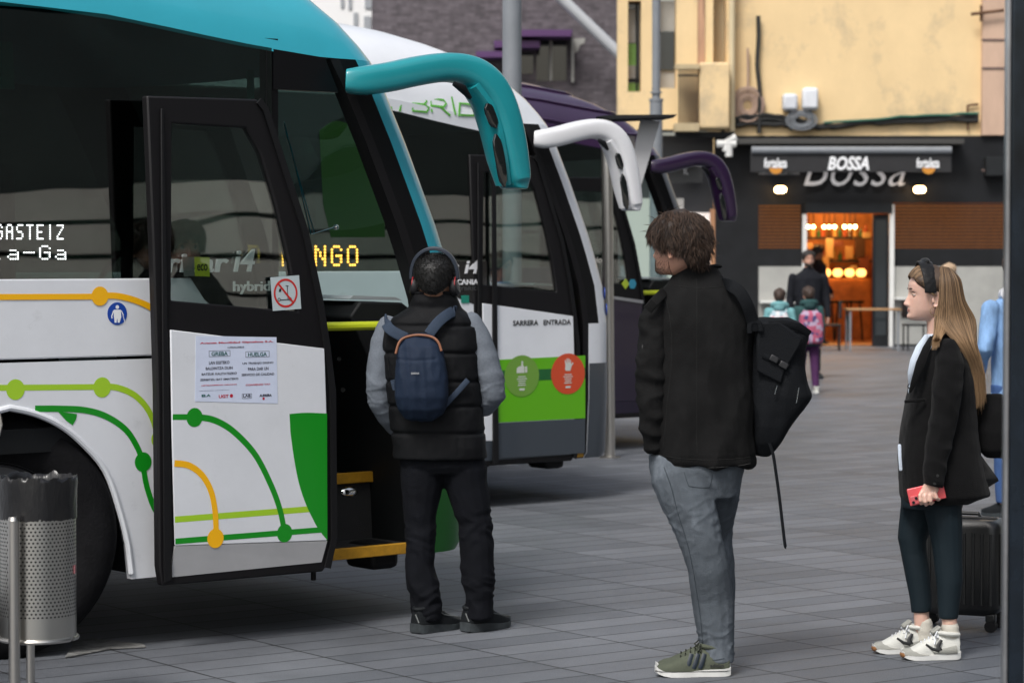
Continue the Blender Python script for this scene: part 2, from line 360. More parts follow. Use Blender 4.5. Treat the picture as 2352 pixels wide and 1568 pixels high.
w = MB(); pbox(w, 1600, -60, 1616, 150, YB, .26, .28, O); w.build('stain', mat('streaked_wall', (.45, .26, .16), .9, var=.35, vscale=8, stretch=(2, 1, .15)), bld, smooth=0)
bal = thing('balcony', 'small balcony with dark iron railing on the yellow corner building', 'balcony', O)
w = MB(); pbox(w, 1544, 288, 1600, 306, YB, .25, .75, O); pbox(w, 1544, 155, 1600, 166, YB, .55, .78, O)
w.build('slab', mat('balcony_stone', (.45, .36, .22), .85, var=.15), bal, bevel=.01)
w = MB()
for k in range(9):
    u = 1553+k*5.2; pbox(w, u, 166, u+2.8, 288, YB, .68, .71, O)
pbox(w, 1551, 178, 1598, 182, YB, .67, .72, O); w.build('railing', m_black, bal, smooth=0)
w = MB(); pbox(w, 1600, 150, 1668, 300, YB, .25, .7, O); w.build('parapet', m_yel, bal, bevel=.04, seg=3)
w = MB(); pbox(w, 1550, 305, 1682, 318, YB, .0, .45, O); pbox(w, 1417, 300, 1550, 306, YB, .24, .3, O); w.build('ledge', m_black2, bld, smooth=0)
# white corner pipe
w = MB(); w.cyl(Vector((xb(1676)-ox, -.3, zb(310))), Vector((xb(1676)-ox, -.3, 12)), .06); w.build('drainpipe', mat('cream_pipe', (.6, .5, .32), .6), bld)
w = MB()
for P in ([(1684, 318), (1662, 330), (1662, 350)], [(1640, 333), (1684, 333)], [(1668, 335), (1668, 362)]):
    w.tube([Vector((xb(u)-ox, -.5, zb(v))) for u, v in P], .07, 8)
w.build('white_pipe', m_white, bld)
# ---- cables on the wall
def wallpt(u, v, d=.06): p = xz(u, v, YB); return Vector((p[0]-ox, -d, p[1]))
def cable(pts, r, m, name, d=.1, wig=.02):
    random.seed(len(pts)*7+int(pts[0][0])); P = catmull([(u, v) for u, v in pts], 5); w = MB()
    w.tube([wallpt(u, v, d)+Vector((0, 0, random.uniform(-wig, wig))) for u, v in P], r, 6); return w.build(name, m, bld)
cable([(1740, 38), (1741, 90), (1738, 150), (1744, 220), (1742, 305)], .04, m_cable, 'cable', .12)
cable([(1688, 277), (1760, 273), (1830, 282), (1900, 292), (1960, 283), (2060, 275), (2160, 271), (2245, 268)], .045, m_cable, 'cable', .1)
cable([(1688, 286), (1780, 284), (1850, 292), (1930, 288), (2050, 279), (2245, 275)], .055, m_cable, 'cable', .08)
cable([(1688, 270), (1750, 266), (1820, 272), (1870, 290)], .03, m_cable, 'cable', .14)
cable([(1890, 281), (1990, 276), (2120, 266), (2245, 262)], .022, mat('green_cable', (.03, .13, .09), .6), 'cable', .16)
cable([(1716, 110), (1717, 170), (1716, 215)], .022, mat('pinkish_cable', (.4, .28, .22), .7), 'cable', .1)
cable([(2222, 300), (2221, 250), (2224, 243), (2246, 240)], .02, mat('rust', (.12, .06, .03)), 'cable', .06, 0)
w = MB()
for k in range(7):
    r = .1+k*.035; w.tube([wallpt(1716, 243, .1+.02*(k % 3))+Vector((r*math.cos(a/16*math.tau), 0, r*1.1*math.sin(a/16*math.tau))) for a in range(17)], .018, 5)
tag(w.build('cable_coil', mat('pinkish_cable', (.4, .28, .22))), 'coil of pale pink cable hanging on the yellow wall above the bar', 'cable coil').location = O
w = MB()
for k in range(5):
    r = .1+k*.03; w.tube([wallpt(1838, 278, .2+.01*(k % 3))+Vector((1.3*r*math.cos(a/16*math.tau), 0, r*.8*math.sin(a/16*math.tau))) for a in range(17)], .014, 5)
tag(w.build('cable_coil', m_metalgrey), 'coil of thin grey cable under the two wall boxes', 'cable coil').location = O
for u, v, hw, hh, c, lab in ((1654, 248, 16, 21, (.36, .36, .35), 'weathered grey junction box on the corner, left of the cable coil'), (1812, 237, 17, 20, (.6, .62, .66), 'lower and squarer white box of the two on the yellow wall'), (1858, 229, 18, 26, (.68, .7, .74), 'taller white box of the two on the yellow wall')):
    P0 = wallpt(u, v+hh)+O; t = thing('junction_box', lab, 'electrical box', P0, group='electrical boxes on the yellow wall')
    w = MB(); pbox(w, u-hw, v-hh, u+hw, v+hh, YB, 0, .28, P0); w.build('case', mat('box_'+str(u), c, .5, var=.06), t, bevel=.06, seg=3)
    w = MB(); pbox(w, u-hw+2, v+hh-7, u+hw-2, v+hh-5, YB, .285, .3, P0); w.build('seam', m_metalgrey, t, smooth=0)
    w = MB(); w.tube([Vector((0, -.1, 0)), Vector((.06, -.12, -.2)), Vector((.02, -.1, -.35))], .035, 6); w.build('cable', m_cable, t)
# ---- black bar front
front = MB()
# fascia with door and window openings
ho_door = rect(1850, 490, 2040, 900, YB); ho_door = [(ho_door[0][0], .0), (ho_door[1][0], .0), ho_door[2], ho_door[3]]
dl, dr, dt = ho_door[0][0], ho_door[1][0], ho_door[2][1]
xL, xR = xb(1642), xb(2330)
pts = [(xL, 0), (dl, 0), (dl, dt), (dr, dt), (dr, 0), (xR, 0), (xR, z_f), (xL, z_f)]
wl = rect(1742, 468, 1840, 570, YB); wr = rect(2052, 466, 2312, 570, YB)
front.slab(pts, [wl, wr], f, .02, -.25); sf = front.build('bar_front', m_black, bld, smooth=0)
w = MB(); pbox(w, 1686, 322, 2204, 334, YB, .02, .5, O); w.build('ledge', mat('grey_brown_ledge', (.05, .048, .045), .6), bld, bevel=.01)
for q_ in ((1742, 612, 1842, 690, .1), (2052, 612, 2312, 790, .08), (1742, 690.5, 1842, 796, .06)):
    w = MB(); pbox(w, *q_[:4], YB, .025, q_[4], O); w.build('render_panel', m_conc, bld, smooth=0)
w = MB(); pbox(w, 1842, 492, 1850, 800, YB, .025, .16, O); pbox(w, 2041, 470, 2050, 800, YB, .025, .16, O); w.build('door_jamb', m_white, bld, smooth=0)
w = MB(); pbox(w, 1846, 466, 2046, 490, YB, .025, .2, O); w.build('shutter_box', m_black2, bld, bevel=.01)
for (a, b) in ((1742, 1840), (2052, 2312)):
    w = MB()
    for k in range(13):
        v = 468+k*7.9; pbox(w, a, v, b, v+3.4, YB, -.05, .03, O)
    w.build('window_slats', m_black2, bld, smooth=0)
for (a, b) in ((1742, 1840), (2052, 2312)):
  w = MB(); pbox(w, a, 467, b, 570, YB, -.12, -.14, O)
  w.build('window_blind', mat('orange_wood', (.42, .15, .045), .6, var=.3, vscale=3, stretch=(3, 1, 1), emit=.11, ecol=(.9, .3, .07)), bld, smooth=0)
w = MB(); pbox(w, 2052, 683, 2150, 687, YB, .08, .4, O); pbox(w, 1742, 690, 1842, 695, YB, .08, .4, O); w.build('wall_shelf', m_white, bld, smooth=0)
w = MB(); pbox(w, 2259, 362, 2312, 405, YB, .02, .3, O); w.build('fascia_box', m_black2, bld, bevel=.01)
# awning
aw = thing('shop_awning', 'rolled black awning with white lettering over the bar door', 'awning', O)
w = MB(); w.cyl(wallpt(1718, 349, .7), wallpt(2170, 349, .7), .07, n=12); w.build('roller', m_metalgrey, aw)
w = MB(); pbox(w, 1716, 352, 2170, 398, YB, .66, .7, O); w.build('valance', mat('black_canvas', (.02, .02, .022), .8, var=.15), aw, smooth=0)
fv = at(O, YB)
m_let = mat('white_lettering', (.85, .86, .88), .6)
def stext(s, u0, v0, u1, v1, d, m, name, par, shear=0, bold=.01):
    a = xz(u0, v1, YB); b = xz(u1, v0, YB)
    # push towards the viewer keeping real size at that plane
    return textobj(s, a[0], b[0], a[1], b[1], fv, m, name, par, .01, d, shear, bold)
stext('BOSSA', 1890, 363, 1984, 394, .71, m_let, 'lettering', aw, .25, .035)
for u in (1746, 2091):
    stext('fortaleza', u, 366, u+52, 389, .71, m_let, 'lettering', aw, .1, .03)
    w = MB(); w.slab([(p[0], p[1]) for p in disc2(xb(u+26), zb(388), .12) if p[1] < zb(388)+.01], [], fv, .705, .712); w.build('logo_sun', mat('orange_mark', (.6, .25, .03), .7), aw, smooth=0)
stext('MERCANTILES CAFE', 1740, 398, 1832, 403, .3, mat('dim_lettering', (.3, .3, .3), .7), 'small_lettering', bld, 0, .01)
stext('Bossa', 1845, 345, 2080, 428, .1, mat('silver_lettering', (.6, .6, .62), .4), 'large_lettering', bld, .35, -.006)
# wall lamps
m_lamp = mat('warm_lamp_glass', (1, .8, .5), .5, emit=14, ecol=(1, .62, .28))
for u, lab in ((1789, 'lit warm wall lamp left of the bar door'), (2107, 'lit warm wall lamp right of the bar door')):
    P0 = wallpt(u, 446)+O; t = thing('wall_lamp', lab, 'lamp', P0, group='warm lamps on the bar front')
    w = MB(); pbox(w, u-13, 429, u+13, 444, YB, .2, .34, P0); w.build('lamp_glass', m_lamp, t, bevel=.05, seg=3)
    w = MB(); pbox(w, u-15, 425, u+15, 428, YB, .0, .36, P0); pbox(w, u-8, 429, u+8, 444, YB, .02, .19, P0); w.build('housing', m_black, t, bevel=.01)
# ---- the inside of the bar
room = thing('bar_interior', 'warm lit inside of the bar seen through its open door', 'bar interior', O)
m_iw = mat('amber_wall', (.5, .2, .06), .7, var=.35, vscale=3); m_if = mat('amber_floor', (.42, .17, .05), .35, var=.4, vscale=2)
w = MB(); X0, X1 = dl-1.2-ox, dr+2.5-ox
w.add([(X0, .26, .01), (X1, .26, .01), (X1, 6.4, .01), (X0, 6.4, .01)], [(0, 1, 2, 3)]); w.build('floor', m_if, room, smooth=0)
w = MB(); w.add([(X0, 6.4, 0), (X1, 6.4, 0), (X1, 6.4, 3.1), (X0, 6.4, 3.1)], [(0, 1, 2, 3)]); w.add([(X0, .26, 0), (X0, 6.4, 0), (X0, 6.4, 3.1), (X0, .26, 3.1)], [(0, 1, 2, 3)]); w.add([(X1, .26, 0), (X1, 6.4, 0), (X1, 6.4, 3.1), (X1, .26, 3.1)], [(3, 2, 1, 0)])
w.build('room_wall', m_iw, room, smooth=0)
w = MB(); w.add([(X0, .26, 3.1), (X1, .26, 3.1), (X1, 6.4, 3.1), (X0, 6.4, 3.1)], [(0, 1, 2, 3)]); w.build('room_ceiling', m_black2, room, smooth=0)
YI = YB+5.6
def ipt(u, v, y=YI): p = xz(u, v, y); return Vector((p[0]-ox, y-YB, p[1]))
w = MB()
for v in (547, 600): a = ipt(1845, v); b = ipt(2000, v); w.box((a+b)/2, (b.x-a.x, .3, .05))
w.build('shelf', m_black2, room)
random.seed(3); bcol = [(.1, .05, .02), (.5, .3, .1), (.05, .12, .05), (.4, .1, .05)]
for k in range(22):
    row = 547 if k < 12 else 600; u = 1856+(k % 12)*12+random.uniform(-2, 2); p = ipt(u, row); w = MB(); h = random.uniform(.2, .32)
    w.tube([p+Vector((0, 0, .03)), p+Vector((0, 0, h*.6)), p+Vector((0, 0, h*.72)), p+Vector((0, 0, h))], [.045, .045, .018, .016], 8)
    tag(w.build('bottle', mat('bottle_'+str(k % 4), bcol[k % 4], .15)), 'bottle standing on the back shelves inside the lit bar', 'bottle', 'bottles on the shelves in the bar').location = O
m_bulb = mat('bar_bulb', (1, .7, .35), .5, emit=26, ecol=(1, .6, .22))
for k, u in enumerate((1857, 1868, 1893, 1905, 1917, 1940, 1952, 1964)):
    p = ipt(u, 521, YI-.8)+O; t = thing('pendant_bulb', 'bare glowing bulb in the row above the bar counter', 'light bulb', p, group='glowing bulbs over the bar counter')
    w = MB(); w.ball((0, 0, 0), .036, 10, 7); w.build('bulb', m_bulb, t); w = MB(); w.cyl((0, 0, .05), (0, 0, .5), .01, n=5); w.build('cord', m_cable, t)
w = MB(); a = ipt(1842, 640, YB+4); b = ipt(2000, 640, YB+4); zc = a.z
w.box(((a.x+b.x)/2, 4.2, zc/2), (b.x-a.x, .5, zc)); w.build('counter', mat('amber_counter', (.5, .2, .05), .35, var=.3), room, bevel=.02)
random.seed(5)
for k, u in enumerate((1868, 1900, 1935, 1965)):
    p = ipt(u, 700, YB+3.1); t = thing('bar_stool', 'tall bar stool standing at the counter in the lit bar', 'stool', O+Vector((p.x, p.y, 0)), group='stools at the counter in the bar'); w = MB()
    w.cyl((0, 0, .74), (0, 0, .79), .17); w.build('seat', m_black, t)
    for a in range(4):
        w = MB(); c, s = math.cos(a*math.pi/2+.7), math.sin(a*math.pi/2+.7); w.cyl((.12*c, .12*s, .75), (.2*c, .2*s, 0), .014, n=6); w.build('leg', m_black2, t)
w = MB()
for k in range(5): p = ipt(1870+k*27, 665, YB+3.9); w.ball((p.x, p.y, zc+.12), (.1, .08, .09), 8, 6)
w.build('back_lamp', mat('glass_glow', (1, .6, .2), .4, emit=3.0, ecol=(1, .42, .1)), room)
for k_, (u_, v_) in enumerate(((1858, 565), (1880, 575), (1905, 570), (1925, 560), (1950, 580), (1975, 570), (1990, 540), (1870, 620), (1895, 612), (1930, 618), (1960, 625), (1985, 610))):
    p = ipt(u_, v_, YI-.1); w = MB(); hh_ = .1+.12*(k_ % 3); w.box((p.x, p.y, p.z), (.16+.05*(k_ % 2), .12, hh_*1.2)); w.build('back_bar_item', mat('bar_clutter_'+str(k_ % 4), ((.5, .3, .12), (.08, .04, .02), (.6, .42, .2), (.2, .06, .03))[k_ % 4], .4), room, bevel=.01)
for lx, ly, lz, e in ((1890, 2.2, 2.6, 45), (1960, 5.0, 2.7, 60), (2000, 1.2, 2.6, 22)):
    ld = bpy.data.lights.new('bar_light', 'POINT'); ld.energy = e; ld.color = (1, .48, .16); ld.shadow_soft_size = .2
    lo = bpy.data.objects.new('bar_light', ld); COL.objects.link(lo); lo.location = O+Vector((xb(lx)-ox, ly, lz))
# open glazed door leaf at the right of the opening
w = MB(); pbox(w, 2003, 492, 2038, 795, YB, .05, .12, O); lf = w.build('door_leaf', m_black, bld, smooth=0)
w = MB(); pbox(w, 2009, 505, 2032, 770, YB, .125, .13, O); w.build('pane', m_winopq, lf, smooth=0)
# table and chair outside, right of the door
def table(u, v, Y, lab):
    p = gp(u, v); p = Vector((p.x, Y, 0)); t = thing('cafe_table', lab, 'table', p)
    w = MB(); w.box((0, 0, .73), (.95, .6, .03)); w.build('tabletop', mat('light_wood', (.35, .2, .09), .5), t, bevel=.005)
    for sx in (-.42, .42):
        for sy in (-.25, .25): w = MB(); w.box((sx, sy, .36), (.035, .035, .71)); w.build('leg', m_metalgrey, t)
table(2040, 815, 45.2, 'small wooden cafe table on grey legs right of the bar door')
for i, (dx, dy, rz, lab) in enumerate(((-.75, 0, 1.5, 'dark metal chair nearest the bar door, at the table'), (.8, .1, -1.5, 'dark metal chair behind the long coat, at the table'))):
    p = gp(2040, 815); t = thing('cafe_chair', lab, 'chair', (p.x+dx, 45.3+dy, 0), rz, 'chairs at the cafe table')
    w = MB(); w.box((0, 0, .45), (.42, .42, .03)); w.build('seat', m_black2, t, bevel=.01)
    w = MB(); w.box((0, -.2, .72), (.42, .03, .3)); w.build('backrest', m_black2, t, bevel=.01)
    for sx in (-.18, .18):
        for sy in (-.18, .18): w = MB(); w.box((sx, sy, .22), (.025, .025, .44)); w.build('leg', m_black2, t)
# ---- neighbouring shop at the left, pale lit window
O2 = Vector((xb(1560), YB, 0)); sh = thing('corner_shop', 'neighbouring shop with pale wall and white lit window left of the bar', 'shop front', O2)
w = MB(); pbox(w, 1440, 310, 1640, 800, YB, -.3, -.5, O2); w.build('wall', mat('dark_tile', (.05, .05, .055), .5), sh, smooth=0)
w = MB(); pbox(w, 1572, 488, 1632, 625, YB, -.22, -.28, O2); w.build('shop_window', mat('lit_white_panel', (.8, .75, .7), .6, emit=.35, ecol=(1, .9, .85)), sh, smooth=0)
w = MB(); pbox(w, 1440, 455, 1572, 640, YB, -.24, -.28, O2); w.build('shop_panel', mat('pale_panel', (.5, .48, .45), .7, emit=.1, ecol=(1, .95, .9)), sh, smooth=0)
w = MB(); pbox(w, 1514, 455, 1532, 640, YB, -.2, -.24, O2); w.build('window_mullion', m_metalgrey, sh, smooth=0)
w = MB(); pbox(w, 1530, 384, 1612, 420, YB, .05, .15, O2); bs = w.build('shop_sign', mat('sign_grey', (.05, .05, .05), .5), sh, smooth=0)
w = MB(); pbox(w, 1512, 368, 1600, 380, YB, .05, .6, O2); w.build('canopy', m_white, sh, bevel=.02)
textobj('K', *[q for q in (xb(1569), xb(1579), zb(402), zb(385))], at(O2, YB), m_let, 'lettering', sh, .01, .16)
w = MB(); pbox(w, 1632, 480, 1642, 640, YB, -.2, .01, O2); w.build('door_jamb', mat('orange_strip', (.4, .2, .1), .5), sh, smooth=0)
# ---- dark brick building, further back
YD = 62
def brickmat():
    m, n, o = _new('dark_brick'); L = n.links
    b = n.nodes.new('ShaderNodeBsdfPrincipled'); b.inputs['Roughness'].default_value = .85; L.new(b.outputs[0], o.inputs[0])
    tc = n.nodes.new('ShaderNodeTexCoord'); mp = n.nodes.new('ShaderNodeMapping'); mp.inputs['Rotation'].default_value = (math.pi/2, 0, 0); L.new(tc.outputs['Object'], mp.inputs[0])
    br = n.nodes.new('ShaderNodeTexBrick'); br.inputs['Scale'].default_value = 1; br.inputs['Brick Width'].default_value = .25; br.inputs['Row Height'].default_value = .075; br.inputs['Mortar Size'].default_value = .006
    br.inputs['Color1'].default_value = (.075, .064, .074, 1); br.inputs['Color2'].default_value = (.13, .112, .128, 1); br.inputs['Mortar'].default_value = (.1, .095, .1, 1); L.new(mp.outputs[0], br.inputs['Vector'])
    t = n.nodes.new('ShaderNodeTexNoise'); t.inputs['Scale'].default_value = 5; t.inputs['Detail'].default_value = 8; L.new(tc.outputs['Object'], t.inputs['Vector'])
    mr = n.nodes.new('ShaderNodeMapRange'); mr.inputs['From Min'].default_value = .3; mr.inputs['From Max'].default_value = .7; mr.inputs['To Min'].default_value = .75; mr.inputs['To Max'].default_value = 1.25; L.new(t.outputs['Fac'], mr.inputs['Value'])
    sc = n.nodes.new('ShaderNodeVectorMath'); sc.operation = 'SCALE'; L.new(br.outputs['Color'], sc.inputs[0]); L.new(mr.outputs[0], sc.inputs['Scale']); L.new(sc.outputs[0], b.inputs['Base Color'])
    return m
O3 = Vector((yp(1150, 700, YD).x, YD, 0)); db = thing('brick_building', 'dark grey brick building with purple window hoods behind the buses', 'building', O3)
f3 = at(O3, YD)
def r3(u0, v0, u1, v1): return rect(u0, v0, u1, v1, YD)
w = MB(); a = xz(855, 700, YD)[0]; b = xz(1425, 700, YD)[0]
H1 = r3(1232, 93, 1262, 186); H2 = r3(1268, 93, 1303, 186); H3 = r3(1180, 120, 1226, 170)
w.slab([(a, 0), (b, 0), (b, 18), (a, 18)], [H1, H2, H3], f3, 0, -8); w.build('wall', brickmat(), db, smooth=0)
for h in (H1, H2, H3):
    w = MB(); w.slab(h, [], f3, -.4, -.45); w.build('window', m_winopq, db, smooth=0)
m_pur = mat('purple_paint', (.09, .035, .13), .5)
for (u0, v0, u1, v1, dep) in ((1170, 77, 1312, 92, 1.0), (1135, 100, 1240, 116, .8), (1094, 124, 1190, 138, .8)):
    w = MB(); w.slab(r3(u0, v0, u1, v1), [], f3, .005, dep); w.build('window_hood', m_pur, db, bevel=.02)
w = MB(); w.slab(r3(1312, 92, 1318, 190), [], f3, .005, .2); w.slab(r3(1262, 94, 1268, 186), [], f3, .005, .12); w.build('window_frame', m_conc, db, smooth=0)
w = MB(); w.slab([xz(u, v, YD) for u, v in ((1312, 90), (1344, 88), (1342, 100), (1332, 104), (1328, 118), (1318, 124))], [], f3, .006, .02); w.build('plaster_patch', m_conc, db, smooth=0)
w = MB(); A = yp(1270, -22, YD-1)-O3; B = yp(1424, 126, YD-1)-O3; w.cyl(A, B, .13); w.build('diagonal_pipe', mat('pale_pipe', (.45, .47, .5), .5), db)
# white building at far left
YW = 75; O4 = Vector((yp(800, 700, YW).x, YW, 0)); wb = thing('white_building', 'bright white apartment building glimpsed above the bus roof', 'building', O4); f4 = at(O4, YW)
w = MB(); a = xz(560, 700, YW)[0]; b = xz(858, 700, YW)[0]
w.slab([(a, 0), (b, 0), (b, 22), (a, 22)], [], f4, 0, -8); w.build('wall', mat('white_render', (.85, .85, .85), .7), wb, smooth=0)
for k, (u0, v0, u1, v1) in enumerate(((782, -30, 790, 18), (800, -30, 808, 22), (836, 38, 852, 92), (812, 30, 822, 70), (838, -20, 856, 20))):
    w = MB(); w.slab(rect(u0, v0, u1, v1, YW), [], f4, .01, .05); w.build('window', mat('light_window', (.35, .37, .4), .3), wb, smooth=0)
# ---- far row closing the street, seen only between other things
w = MB(); w.box((-40, 95, 9), (70, 6, 18)); w.box((62, 90, 9), (60, 6, 18)); t = w.build('street_buildings', m_conc, smooth=0); tag(t, 'plain grey row of buildings closing the far street', 'building')
# ---- building beside the square that the bus windows mirror
sb = thing('stone_building', 'pale stone building with dark horizontal joints beside the square', 'building', (19, 2, 0), 0)
w = MB()
for z0_, z1_ in ((0, .7), (.76, 1.15), (1.2, 1.6), (1.66, 2.0), (2.07, 2.55)): w.box((0, 0, (z0_+z1_)/2), (1.0, 60, z1_-z0_))
w.build('stone_band', mat('pale_stone', (.56, .52, .46), .8, var=.12, vscale=1), sb, smooth=0)
w = MB(); w.box((3.2, 0, 2.4), (5, 60, 4.8)); w.build('wall', mat('dark_green_wall', (.02, .028, .027), .7, var=.5, vscale=.35), sb, smooth=0)
w = MB(); w.box((2.2, 0, 9.9), (3, 60, 10)); w.build('upper_wall', mat('dark_green_wall', (.02, .028, .027), .7, var=.5, vscale=.35), sb, smooth=0)
w = MB()
for k in range(16):
    w.box((.6, -28+k*3.7, 6.6), (.3, 1.6, 1.8)); w.box((.6, -28+k*3.7, 10), (.3, 1.6, 1.8))
w.build('window_row', mat('dim_window', (.1, .1, .1), .4), sb, smooth=0)
# ---- posts
p = yp(1176, 300, 20.6); t = thing('lamp_post', 'thick grey painted lamp post rising behind the white bus roof', 'lamp post', (p.x, 20.4, 0))
w = MB(); w.cyl((0, 0, 0), (0, 0, 3.68), .076, n=24); w.build('pole', m_metalgrey, t); w = MB(); w.cyl((0, 0, 3.68), (0, 0, 8), .05, n=16); w.build('upper_pole', mat('dark_post', (.05, .05, .055), .5), t)
w = MB(); w.box((0, -.4, 8), (.2, 1, .1)); w.build('lamp_head', m_metalgrey, t, bevel=.02)
p = yp(1507, 300, 40); t = thing('lamp_post', 'slim blue grey lamp post standing before the yellow corner', 'lamp post', (p.x, 40, 0))
zj = yp(1507, 233, 40).z; w = MB(); w.cyl((0, 0, 0), (0, 0, zj), .1, n=20); w.build('pole', m_metalgrey, t)
w = MB(); w.cyl((0, 0, zj), (0, 0, 9), .065, n=20); w.cyl((0, 0, zj), (0, 0, zj+.04), .11, n=20); w.cyl((0, 0, zj+.12), (0, 0, zj+.15), .09, n=20); w.build('upper_pole', m_metalgrey, t)
w = MB(); w.box((0, -.4, 9), (.2, 1, .1)); w.build('lamp_head', m_metalgrey, t, bevel=.02)
# steel ticket post with solar roof
YS = 21.1; p = gp(1400, 1050); P0 = Vector((p.x, YS, 0)); t = thing('stop_post', 'slim steel bus stop post with flat dark cap and tilted panel', 'stop post', P0); fs = at(P0, YS)
w = MB(); z1 = yp(1400, 272, YS).z; w.cyl((0, 0, 0), (-.03, 0, z1), .046, n=20); w.build('pole', m_steel, t); w = MB(); w.cyl((0, 0, .0), (0, 0, .012), .09, n=20); w.build('base_plate', m_steel, t)
w = MB(); w.slab([xz(u, v, YS) for u, v in ((1368, 272), (1398, 268), (1551, 267), (1530, 272), (1440, 276), (1400, 277))], [], fs, .25, -.25); w.build('cap', m_black, t, smooth=0)
w = MB(); w.slab([xz(u, v, YS) for u, v in ((1471, 274), (1516, 279), (1470, 436), (1438, 432))], [], fs, .02, -.03); w.build('tilted_panel', mat('alu_panel', (.42, .42, .43), .5, metal=.1), t, bevel=.004)
w = MB(); w.slab([xz(u, v, YS) for u, v in ((1408, 308), (1460, 312), (1458, 400), (1410, 398))], [], fs, -.04, -.1); sg = w.build('sign_plate', mat('grey_pink_sign', (.3, .27, .27), .5), t, bevel=.004)
w = MB(); w.slab([xz(u, v, YS) for u, v in ((1416, 328), (1448, 330), (1444, 348), (1420, 346))], [], fs, -.03, -.039); w.build('dark_mark', m_black, sg, smooth=0)
# glass shelter edge, close at the right
YG = 6.2; p = yp(2322, 1568, YG); P0 = Vector((p.x, YG, 0)); t = thing('glass_shelter', 'dark metal post and glass pane of a shelter at the right edge', 'shelter', P0)
s_ = YG/FPX
w = MB(); w.box(((2330-2322)*s_, 0, 1.7), (36*s_, .05, 3.4)); w.build('post', mat('dark_blue_steel', (.008, .013, .02), .2, metal=.3, var=.8, vscale=7, stretch=(1, 1, .5)), t, bevel=.004)
w = MB(); w.box(((2306-2322)*s_, .0, 1.7), (11*s_, .03, 3.4)); w.build('edge_profile', mat('scuffed_alu', (.33, .33, .34), .3, metal=.8, var=.4, vscale=9, stretch=(1, 1, .4)), t, bevel=.003)
w = MB(); w.box(((2352-2322)*s_+.35, .01, 1.55), (.72, .012, 2.9)); w.build('glass_pane', glassmat('shelter_glass', (.75, .8, .8), .12), t, smooth=0)
w = MB(); w.box((.4, .9, 3.42), (1.1, 2.0, .06)); w.build('shelter_roof', m_black2, t, bevel=.01)
# ================================================================ buses
TH = math.radians(40); CE, SE = math.cos(TH), math.sin(TH)
BO = {1: Vector((-2.065, 10.36, 0)), 2: Vector((-1.19, 15.955, 0)), 3: Vector((-.135, 21.165, 0))}
EX, EN = Vector((CE, SE, 0)), Vector((-SE, CE, 0))
def bp(u, v, w=0, k=1):
    """pixel -> (x, z) in bus coordinates on the plane y = w"""
    d = ray(u, v); o = Vector((0, 0, HC))-BO[k]
    t = (w-o.dot(EN))/d.dot(EN); q = o+d*t; return (q.dot(EX), q.z)
def bpl(P, w=0, k=1): return [bp(u, v, w, k) for u, v in P]
bf = lambda x, z, d: Vector((x, -d, z))          # bus side plane, d = outwards
def bfw(w): return lambda x, z, d: Vector((x, w-d, z))
RG = [(.29, 2.10, 0), (.33, 2.13, 0), (.7, 2.15, 0), (1.2, 2.15, 0), (1.455, 2.11, 0), (1.65, 2.04, 0), (1.8, 1.98, 0), (1.93, 1.92, 0), (2.165, 1.81, 0), (2.4, 1.69, 0), (2.53, 1.61, 0), (2.60, 1.55, .012), (2.70, 1.45, .035), (2.80, 1.33, .08),
      (2.88, 1.2, .13), (2.95, 1.04, .2), (3.01, .84, .3), (3.06, .6, .42), (3.1, .3, .6), (3.13, -.1, .85), (3.145, -.5, 1.1), (3.15, -.9, 1.24)]
HW = 1.25
def outline(i, nphi=14):
    z, xs, yi = RG[i]; xs += .08; L = .42*(1-max(0, z-2.5)*.1); n = 3.0; hw = HW-yi; P = []
    for x in (-9.4, -7, -4, -2, -1, -.4, .2, .6, .9, 1.15, 1.4):
        xx = min(x, xs-.02*(1.5-x)); P.append((xx, yi, 's'))
    for k in range(nphi*2+1):
        ph = math.pi/2*k/nphi; c, s = math.cos(ph), math.sin(ph)
        P.append((xs+L*abs(s)**(2/n), HW-math.copysign(abs(c)**(2/n), c)*hw, 'f'))
    for x in (1.4, .9, .2, -2, -5, -9.4): P.append((min(x, xs), 2*HW-yi, 's'))
    out = []
    for (x, y, t) in P:
        t_ = min(1, max(0, (1.62-x)/1.5)); t_ = t_*t_*(3-2*t_); lift = .13*t_*(1 if z >= 2.5 else 0)*(1-max(0, z-2.6)*.5) if i >= 10 else 0
        out.append(Vector((x, y, z+lift)))
    return out
def shell(i0, i1, j0, j1, flip=False):
    R = [outline(i)[j0:j1+1] for i in range(i0, i1+1)]
    return R
m_rub = mat('black_rubber', (.007, .007, .008), .6, spec=.25, bump=.1)
m_frame = mat('door_frame_black', (.006, .0055, .0065), .5, spec=.3)
m_blk = mat('bus_black', (.004, .004, .005), .4, spec=.25)
m_inter = mat('interior_plastic', (.007, .008, .009), .6, spec=.25, var=.2)
m_glass = glassmat('tinted_bus_glass', (.30, .37, .345), .105, .004)
m_dglass = glassmat('door_glass', (.80, .86, .84), .07, .004)
m_ws = glassmat('windscreen_glass', (.6, .74, .70), .02, .001)
m_chrome = mat('chrome', (.75, .75, .75), .12, metal=1); m_silver = mat('silver_lettering_plate', (.8, .8, .82), .25, metal=.1)
m_yst = mat('yellow_nosing', (.55, .28, .02), .5, var=.25, vscale=12, dirt=((.08, .06, .04), .8, 18, .6))
def paint(name, c, coat=.4): return mat(name, c, .3, coat=coat, var=.05, vscale=2.5, bump=.03, bscale=25, dirt=((c[0]*.55+.03, c[1]*.55+.028, c[2]*.55+.024), .35, 9, .6))
W_ = paint('bus_white', (.74, .76, .80)); TEAL = paint('bus_teal', (.04, .39, .50)); TEAL2 = paint('mirror_teal', (.013, .255, .29))
